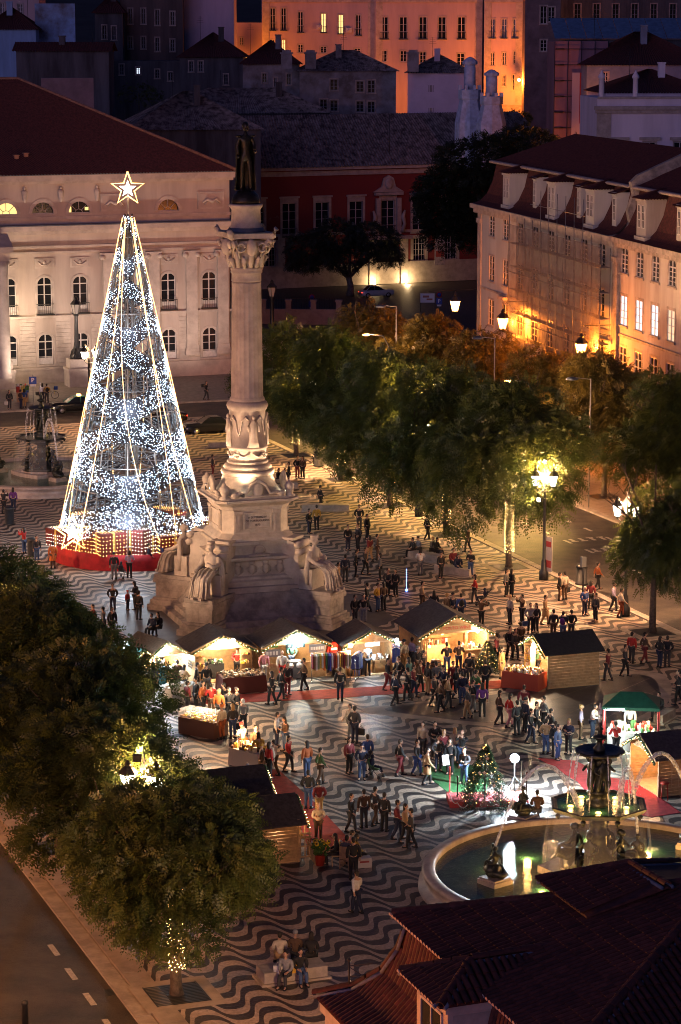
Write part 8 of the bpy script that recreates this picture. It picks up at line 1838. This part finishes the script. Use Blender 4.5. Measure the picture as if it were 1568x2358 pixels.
 ('on dark path behind the fountain', [(1206, 1655, 'walk', 'maroon', 'grey', 160, {}), (1174, 1675, 'walk', 'red', 'pink', 100, dict(style='long')), (1209, 1685, 'stand', 'navy', 'black', 120, dict(style='hat')), (1235, 1695, 'walk', 'charcoal', 'black', 60, {}), (1268, 1712, 'walk', 'charcoal', 'navy', 100, {}), (1284, 1750, 'stand', 'denim', 'blue', 60, {}), (1309, 1736, 'arms', 'navy', 'charcoal', 330, dict(hair='blonde', style='long')), (1278, 1742, 'stand', 'black', 'black', 200, {}), (1150, 1668, 'walk', 'brown', 'charcoal', 90, dict(style='long')), (1190, 1692, 'stand', 'charcoal', 'black', 210, {}), (1222, 1712, 'walk', 'black', 'navy', 60, dict(style='long')), (1251, 1682, 'walk', 'grey', 'black', 280, {}), (1257, 1736, 'pockets', 'tan', 'denim', 150, {})]),
 ('at the green canopy tent', [(1337, 1702, 'stand', 'lilac', 'brown', 80, dict(hair='blonde')), (1364, 1700, 'reach', 'white', 'navy', 60, {}), (1418, 1742, 'reach', 'red', 'black', 200, {}), (1464, 1777, 'stand', 'black', 'black', 200, dict(style='hat', h=1.8)), (1450, 1700, 'stand', 'white', 'black', 0, {})]),
 ('in group left of big fountain', [(809, 1916, 'walk', 'black', 'charcoal', 60, {}), (838, 1906, 'stand', 'brown', 'charcoal', 200, {}), (864, 1900, 'walk', 'charcoal', 'brown', 120, {}), (885, 1914, 'stand', 'black', 'black', 150, {}), (915, 1932, 'walk', 'maroon', 'navy', 80, {}), (933, 1941, 'walk', 'tan', 'black', 60, dict(style='long')), (946, 1952, 'walk', 'charcoal', 'black', 250, {})]),
 ('near the flower pot and table', [(814, 2026, 'stand', 'black', 'black', 190, dict(h=1.8)), (821, 2102, 'walk', 'white', 'navy', 220, {}), (776, 1990, 'sit', 'black', 'black', -90, dict(style='long')), (806, 1982, 'sit', 'pink', 'maroon', 90, {}), (817, 1992, 'sit', 'yellow', 'black', 120, dict(style='long')), (797, 1996, 'sit', 'grey', 'black', 160, {})]),
 ('on the foreground stone block', [(660, 2268, 'sit', 'silver', 'charcoal', -20, dict(bag='white')), (690, 2262, 'sit', 'black', 'denim', 20, dict(style='long', bag='yellow')), (645, 2226, 'sit', 'cream', 'tan', 190, dict(hair='dark')), (680, 2222, 'sit', 'brown', 'black', 180, dict(style='hat', hatc='silver')), (716, 2226, 'sit', 'black', 'black', 170, dict(style='long'))]),
 ('on the big fountain rim', [(1237, 1888, 'sit', 'brown', 'charcoal', 185, dict(z=.52))]),
]
def describe(r, place):
    op = r[6]
    who = 'child' if op.get('h', 1.7) < 1.4 else ('long haired person' if op.get('style') == 'long' else ('person in hat' if op.get('style') == 'hat' else HW[op.get('hair', 'dark')] + ' person'))
    return '%s, %s %s, %s %s, %s' % (who, NAMES.get(r[3], r[3]), 'coat' if op.get('outer') == 'coat' else 'top', NAMES.get(r[4], r[4]), 'trousers', place)
used = set(); ADJ = {'walk': 'striding', 'stand': 'upright', 'pockets': 'relaxed', 'sit': 'seated', 'photo': 'photographing', 'phone': 'reading', 'arms': 'arm crossed', 'reach': 'leaning'}
for place, rows in CROWD:
    for r in rows:
        base = describe(r, place); lab = base
        for pre in ('', ADJ[r[2]] + ' ', 'nearer ', 'further '):
            lab = pre + base
            if lab not in used: break
        used.add(lab); op = dict(r[6])
        person(r[0], r[1], r[2], r[3], r[4], face=r[5], label=lab, group='people ' + place, **op)
# prams, child in a pram, cart
def pram(px, py, rz, label, col):
    t = thing('stroller', label, 'stroller', G(px, py), rad(rz)); m = MB()
    for sx in (-.22, .22):
        for sy in (-.35, .3): m.tube([(sx - .02, sy, .09), (sx + .02, sy, .09)], .09, 8)
        m.tube([(sx, -.35, .09), (sx, .1, .55), (sx, .5, 1.0)], .015, 4); m.tube([(sx, .3, .09), (sx, -.1, .55)], .015, 4)
    m.tube([(-.22, .5, 1.0), (.22, .5, 1.0)], .018, 4); m.build('frame', iron, t)
    m = MB(); m.rings([ell((0, y, z), .2, .06, 10) for y, z in ((-.2, .4), (.05, .42), (.2, .6), (.28, .85))]); m.build('seat', cloth(CL[col], col), t)
    m = MB(); m.ball((0, .12, .72), (.13, .12, .2), 8, 6); m.ball((0, .1, .98), (.085, .09, .1), 8, 6); m.tube([(0, .0, .55), (.05, -.3, .5), (.05, -.38, .3)], .06, 5); ch = m.build('child', cloth(CL['navy'], 'navy'), t)
pram(862, 1790, 60, 'lime green stroller with a small child beside the man in a navy cap', 'green'); pram(1112, 1394, -100, 'dark stroller pushed by the red coated walker', 'black'); pram(281, 1331, 160, 'pram with a small glowing toy light before the lit tree', 'charcoal')
# mannequins of the clothing stall
def mannequin(px, py, top, bottom, label, face=0):
    p = G(px, py); o = obj('mannequin', PM['stand']['body'], None, p, rad(face)); o['label'] = label; o['category'] = 'mannequin'; o['group'] = 'mannequins of the clothing stall'
    part_of(o, PM['stand']['jacket'], 'hoodie', cloth(CL[top], top)); part_of(o, PM['stand']['trousers'], 'trousers', cloth(CL[bottom], bottom)); return o
mannequin(608, 1571, 'pink', 'cream', 'mannequin in a pink top at the left of the clothing stall', 20); mannequin(650, 1573, 'white', 'red', 'mannequin in a white top with red skirt before the clothing stall', 0)
t = thing('hoodie_display', 'bright red hoodie hung above the shirt rack', 'hoodie', G(768, 1556, 0), RZF); m = MB(); m.tube([(0, .05, 0), (0, .05, 1.9)], .025, 5); m.build('stand', iron, t); m = MB(); m.rings([ell((0, 0, z), w, .09, 12) for z, w in ((1.2, .26), (1.6, .27), (1.78, .2), (1.86, .1))]); m.tube([(.24, 0, 1.72), (.34, 0, 1.4), (.36, 0, 1.15)], .07, 6); m.tube([(-.24, 0, 1.72), (-.34, 0, 1.4), (-.36, 0, 1.15)], .07, 6); ho = m.build('hoodie', cloth((.55, .03, .015), 'bright_red'), t); m = MB(); m.box(-.17, .17, -.102, -.09, 1.42, 1.55); m.build('chest_print', wl, ho)
# ================================================================== STREET FURNITURE AND VEHICLES
def bench(px, py, rz, ln, label, w=.75):
    t = thing('stone_bench', label, 'bench', G(px, py), rz); m = MB(); m.box(-ln / 2, ln / 2, -w / 2, w / 2, .08, .48); m.build('seat', kerbm, t); m = MB(); m.box(-ln / 2 - .12, ln / 2 + .12, -w / 2 - .1, w / 2 + .1, 0, .085); m.build('foot', kerbm2, t); return t
bench(672, 2252, AX, 2.4, 'pale stone block bench in the foreground with seated friends', .95); bench(749, 1176, rad(3), 3.3, 'long low stone bench right of the column', .9)
bench(981, 1290, rad(-40), 2.4, 'stone bench with four people sitting under the trees'); bench(1047, 1322, rad(-35), 2.6, 'stone bench end on, nearest the lit trunk tree'); bench(648, 1124, rad(8), 2.4, 'stone bench right behind the monument corner'); bench(500, 1030, rad(10), 1.4, 'small pale stone block by the road beyond the lit tree')
bench(1530, 1660, rad(60), 1.6, 'low stone kerb seat at the curved path, with a seated man', .5)
def bin_(px, py, label):
    t = thing('litter_bin', label, 'litter bin', G(px, py)); m = MB(); m.lathe([(.42, 0), (.42, .08), (.33, .1), (.33, 1.05)], 14); m.build('drum', iron, t); m = MB(); m.lathe([(.36, 1.05), (.38, 1.1), (.3, 1.22), (.1, 1.25)], 14); m.build('lid', iron, t)
bin_(733, 1073, 'round dark litter bin near the lit trunk trees'); bin_(22, 1207, 'dark litter bin by the far fountain'); bin_(75, 1281, 'litter bin between the red coated person and the lit tree'); bin_(1339, 1345, 'slim dark bin beside the traffic signal at the kerb')
def sign_mesh_P(parent, z, s=.32):
    m = MB(); m.box(-s, s, -.03, .0, z - s, z + s); o = m.build('parking_plate', M('sign_blue', (.01, .05, .32), .4), parent); put_text('P', s * 1.7, M('sign_white', (.8, .8, .8), .4), o, (0, -.034, z), 0, 'letter', .003)
    m = MB(); m.box(-s * .7, s * .7, -.03, 0, z - s * 1.65, z - s * 1.12); m.build('small_plate', M('sign_white', (.8, .8, .8)), parent)
def sign_post(px, py, Y, label, zp, ban=False, s=.32):
    p = PY(px, py, Y); p.z = 0; t = thing('parking_sign', label, 'road sign', p); m = MB(); m.tube([(0, .03, 0), (0, .03, zp + (1.2 if ban else .5))], .035, 6); m.build('post', M('grey_post', (.25, .25, .25), .4), t); sign_mesh_P(t, zp, s)
    if ban:
        m = MB(); m.lathe([(.34, 0), (.34, .03)], 16, mi=0); m.lathe([(.25, .031), (.25, .035)], 16, mi=1); o = m.build('no_parking_disc', [M('sign_red', (.45, .02, .02), .4), M('sign_blue', (.01, .05, .32))], t, (0, -.02, zp + s + .4)); o.rotation_euler = (pi / 2, 0, 0)
p_ = G(77, 945); sign_post(77, 945, p_.y, 'blue square parking sign by the theatre forecourt', 34 - (868 - 50) * p_.y / 6000, False, .33)
sign_post(718, 735, 300, 'parking sign under a round no stopping disc left of the white car', 34 - (690 - 50) * 300 / 6000, True, .36); sign_post(1011, 722, 305, 'parking sign under a round no stopping disc beside the white notice board', 34 - (684 - 50) * 305 / 6000, True, .36)
t = thing('notice_board', 'white notice board on two legs beside the parking sign', 'notice board', G(984, 718)); m = MB(); m.box(-.85, .85, -.04, .04, 1.1, 2.2); m.box(-.55, .2, -.046, -.041, 1.7, 1.95, 1); m.box(-.1, .6, -.046, -.041, 1.4, 1.6, 1); m.build('board', [M('sign_white', (.8, .8, .8)), M('board_print', (.4, .15, .1), .6)], t); m = MB(); m.tube([(-.8, 0, 0), (-.8, 0, 1.1)], .04, 5); m.tube([(.8, 0, 0), (.8, 0, 1.1)], .04, 5); m.build('legs', iron, t)
t = thing('round_sign', 'pale round road sign right of the column at the street corner', 'road sign', PY(690, 790, 270) * 1); t.location.z = 0
z_ = 34 - (742 - 50) * 270 / 6000; m = MB(); m.tube([(0, 0, 0), (0, 0, z_)], .04, 6); m.build('post', iron, t); m = MB(); m.lathe([(.33, 0), (.33, .03)], 16); o = m.build('disc', M('sign_grey', (.4, .4, .4), .4), t, (0, -.04, z_)); o.rotation_euler = (pi / 2, 0, 0)
# traffic signal at the right kerb
t = thing('traffic_signal', 'grey pedestrian signal on a pole at the right hand kerb', 'traffic light', G(1342, 1368), AX); m = MB(); m.tube([(0, 0, 0), (0, 0, 2.1)], .05, 6); m.build('pole', iron, t); m = MB(); m.box(-.15, .15, -.12, .12, 1.7, 2.3); m.build('head', M('signal_grey', (.14, .15, .15), .5), t)
# thin lamp masts seen above the crowns
for px, yb, yt, Y, lb in ((912, 850, 705, 218, 'slim shaded street lamp over the yellow lit crown nearest the palace'), (1138, 900, 778, 198.6, 'slim shaded street lamp beside the cream building'), (1359, 950, 872, 182.5, 'slim shaded street lamp over the crowns right of the netting')):
    p = PY(px, yb, Y); h = PY(px, yt, Y).z; t = thing('slim_pole', lb, 'pole', (p.x, p.y, 0)); m = MB(); m.tube([(0, 0, 0), (0, 0, h)], .05, 6); m.tube([(0, 0, h - .05), (-1.1, .2, h + .05)], .03, 5); m.build('mast', M('grey_post', (.25, .25, .25)), t); m = MB(); m.lathe([(.45, 0), (.4, .12), (.15, .2)], 12); m.build('lamp_shade', M('blue_grey_shade', (.06, .08, .12), .5), t, (-1.3, .2, h - .1)); lamp('SPOT', (-1.3, -.3, h - .12), 17000, (1, .6, .13), t, .2, (-4.2, -2.2, h - 2.2), 95, .8)
# retaining walls and fence of the old street
t = thing('street_wall', 'low pale retaining wall with pillars and an iron fence right of the column', 'wall', G(606, 745), rad(-6))
m = MB(); m.box(0, 9.0, 0, .4, -.1, 1.7); m.build('wall', stone, t)
for k in range(4): m = MB(); m.box(k * 2.9 - .3, k * 2.9 + .3, -.1, .5, -.1, 2.6); m.box(k * 2.9 - .38, k * 2.9 + .38, -.18, .58, 2.6, 2.8); m.build('pillar', stone, t)
m = MB()
for k in range(44): m.tube([(.4 + k * .19, .2, 1.7), (.4 + k * .19, .2, 3.0)], .018, 3)
m.box(.3, 8.7, .18, .22, 2.85, 2.9); m.build('fence', iron, t)
# cars
def car(px, py, rz, label, col, taxi=False, scale=1.0, lights=True, z=-.12):
    t = thing('car', label, 'car', G(px, py, z), rz)
    bm_ = M('car_paint_' + label[:8].replace(' ', '_'), col, .25, metal=.2)
    m = MB(); sec = [(-2.15, .42, .62, .62), (-2.1, .30, .86, .74), (-1.5, .24, .93, .83), (-.3, .22, .95, .86), (1.0, .22, .95, .86), (1.9, .26, .92, .80), (2.15, .34, .84, .72), (2.2, .45, .66, .6)]
    m.rings([[(x, s * w * hw, z_) for s, w, z_ in ((-1, .96, zb), (-1, 1, zb + .18), (-1, .99, zt - .18), (-1, .86, zt), (1, .86, zt), (1, .99, zt - .18), (1, 1, zb + .18), (1, .96, zb))] for x, zb, zt, hw in sec]); m.build('body', bm_, t)
    m = MB(); m.rings([[(x, -w, z_) for x in (0,)] for w, z_ in ()] or [[(-1.55, -.74, .86), (.95, -.74, .86), (.95, .74, .86), (-1.55, .74, .86)], [(-1.2, -.66, 1.22), (.45, -.66, 1.22), (.45, .66, 1.22), (-1.2, .66, 1.22)], [(-.95, -.56, 1.43), (.1, -.56, 1.43), (.1, .56, 1.43), (-.95, .56, 1.43)]], smooth=False); m.build('windows', glass_d, t)
    m = MB(); m.rings([[(-.98, -.58, 1.405), (.13, -.58, 1.405), (.13, .58, 1.405), (-.98, .58, 1.405)], [(-.85, -.5, 1.47), (.0, -.5, 1.47), (.0, .5, 1.47), (-.85, .5, 1.47)]], smooth=False)
    for s in (-1, 1):
        m.tube([(.95, s * .72, .87), (.12, s * .57, 1.42)], .035, 4); m.tube([(-1.56, s * .72, .87), (-.96, s * .57, 1.42)], .05, 4); m.tube([(-.4, s * .745, .87), (-.4, s * .575, 1.42)], .03, 4)
    m.build('roof', M('taxi_green', (.03, .3, .2), .3) if taxi else bm_, t)
    for x in (-1.35, 1.35):
        for s in (-1, 1):
            w = MB(); w.tube([(x, s * .62, .32), (x, s * .88, .32)], .32, 14); wo = w.build('wheel', M('tyre_rubber', (.012, .012, .012), .8), t); r = MB(); r.tube([(x, s * .878, .32), (x, s * .895, .32)], .19, 10); r.build('rim', M('alloy_rim', (.4, .4, .4), .3, metal=.7), wo)
    for s in (-1, 1):
        h = MB(); h.ball((2.08, s * .62, .6), (.1, .16, .08), 8, 5); h.build('headlight', lantern_white if lights else frame_w, t); h = MB(); h.ball((-2.1, s * .66, .68), (.06, .14, .07), 8, 5); h.build('tail_light', M('tail_glow', (.4, .02, .01), .4, emit=(1, .05, .02), estr=3), t)
    if taxi: m = MB(); m.box(-.55, -.25, -.2, .2, 1.47, 1.6); m.build('taxi_sign', lantern_warm, t)
    return t
car(172, 949, AX + rad(180), 'black taxi with a green roof behind the far fountain', (.012, .013, .015), True)
car(480, 998, AX + rad(180), 'dark parked car between the lit tree and the column', (.018, .018, .022), lights=False)
c = car(866, 684, rad(18), 'white car parked on the old street below the olive tree', (.5, .52, .55), lights=False, z=-.05)
car(372, 975, AX + rad(180), 'dark car passing behind the lit tree with an orange indicator', (.02, .018, .018), lights=True)
car(1345, 1290, AX + rad(97), 'dark car in the side street behind the triple lantern', (.02, .02, .022)) if 0 else None
# cargo bicycle and flower van stand by the forecourt
t = thing('bicycle', 'yellow bicycle with a blue basket leaning beside the parking sign', 'bicycle', G(113, 918), rad(5))
for x in (-.55, .55): m = MB(); m.tube([(x + .33 * cos(a), 0, .34 + .33 * sin(a)) for a in [2 * pi * k / 14 for k in range(15)]], .022, 5); m.build('wheel', iron, t)
m = MB(); [m.tube(p, .025, 5) for p in ([(-.55, 0, .34), (-.1, 0, .35), (.4, 0, .8), (-.25, 0, .85), (-.55, 0, .34)], [(-.1, 0, .35), (-.3, 0, 1.0)], [(.55, 0, .34), (.38, 0, 1.05)], [(.38, -.25, 1.08), (.38, .25, 1.08)])]; m.build('frame', M('yellow_paint', (.4, .28, .03), .4), t); m = MB(); m.box(.45, .8, -.2, .2, .85, 1.15); m.build('basket', M('cloth_blue', CL['blue']), t); m = MB(); m.ball((-.32, 0, 1.04), (.14, .07, .05), 8, 5); m.build('saddle', iron, t)
t = thing('flower_stand', 'small stand piled with bright wrapped flowers in front of the theatre steps', 'flower stand', G(52, 925)); m = MB(); m.box(-.5, .5, -.35, .35, 0, .9); m.build('stand', wood, t); goods('flowers', t, -.5, .5, -.35, .35, .9, 40, [YE, BL, RD, WT_, GR], (.07, .14), 95, (.15, .8))
# little cafe table set by the flower pot
t = thing('cafe_table', 'small table with a white box where friends sit near the flower pot', 'table', G(793, 1985)); m = MB(); m.lathe([(.45, .72), (.45, .75)], 16); m.tube([(0, 0, 0), (0, 0, .72)], .04, 6); m.lathe([(.25, 0), (.25, .03)], 12); m.build('top', wood, t); goods('goods', t, -.3, .3, -.3, .3, .75, 8, [YE, WT_, RD], (.04, .06), 97, (.1, .2))
def chair(px, py, rz, label):
    t = thing('chair', label, 'chair', G(px, py), rad(rz), 'wooden chairs at the little table'); m = MB(); m.box(-.22, .22, -.22, .22, .42, .46); m.build('seat', wood, t); m = MB(); m.box(-.22, .22, .18, .22, .46, .95); m.build('backrest', wood, t)
    for sx in (-.2, .2):
        for sy in (-.2, .2): m = MB(); m.box(sx - .02, sx + .02, sy - .02, sy + .02, 0, .42); m.build('leg', wood, t)
chair(776, 1992, -90, 'wooden chair at the left of the little table, nearest the flower pot'); chair(806, 1984, 90, 'wooden chair on the far side of the little table'); chair(817, 1994, 120, 'wooden chair at the right of the little table'); chair(797, 1998, 160, 'wooden chair at the near side of the little table')
t = thing('cardboard_box', 'white printed cardboard box right of the little table', 'box', G(836, 1995), rad(15)); m = MB(); m.box(-.32, .32, -.22, .22, 0, .4); m.box(-.2, .2, -.224, -.2205, .22, .3, 1); m.build('box', [M('box_white', (.5, .47, .45), .7), M('box_print', (.3, .05, .05), .7)], t)
t = thing('bar_stool', 'red bar stool before the stall at the right edge', 'stool', G(1530, 1842)); m = MB(); m.lathe([(.2, .75), (.2, .8)], 12); m.build('seat', M('red_stool', (.4, .04, .02), .5), t)
for k in range(4): a = k * pi / 2 + .6; m = MB(); m.tube([(.14 * cos(a), .14 * sin(a), .75), (.22 * cos(a), .22 * sin(a), 0)], .018, 5); m.build('leg', M('red_stool', (.4, .04, .02)), t)
t = thing('light_toy', 'blue glowing toy on a thin string in the crowd right of the monument', 'toy', G(936, 1362)); m = MB(); m.tube([(0, 0, 0.05), (0, 0, 1.4)], .012, 4); m.ball((0, 0, .08), (.08, .08, .08), 8, 6); m.build('glow', M('blue_led', (.1, .2, 1), .4, emit=(.1, .2, 1), estr=6), t)
# bollards along the foreground road
t = thing('bollard', 'short dark bollard at the lower left corner of the picture', 'bollard', G(58, 2362, -.12)); m = MB(); m.lathe([(.12, 0), (.1, .75), (.13, .8), (.12, .9), (.03, .95)], 12); m.build('post', iron, t)
for px, py, lb in ((262, 2284, 'square iron drain in the road beside the kerb at lower left'), (1400, 1275, 'round iron manhole in the car road at the right')):
    t = thing('drain_cover', lb, 'drain', G(px, py, -.119), AX); m = MB(); m.box(-.3, .3, -.3, .3, 0, .006) if px < 900 else m.lathe([(.36, 0), (.36, .006)], 16); m.build('plate', iron, t)
    m = MB(); [m.box(-.26, .26, -.24 + .12 * k, -.19 + .12 * k, .0062, .012) for k in range(5)]; m.build('ribs', iron, t)
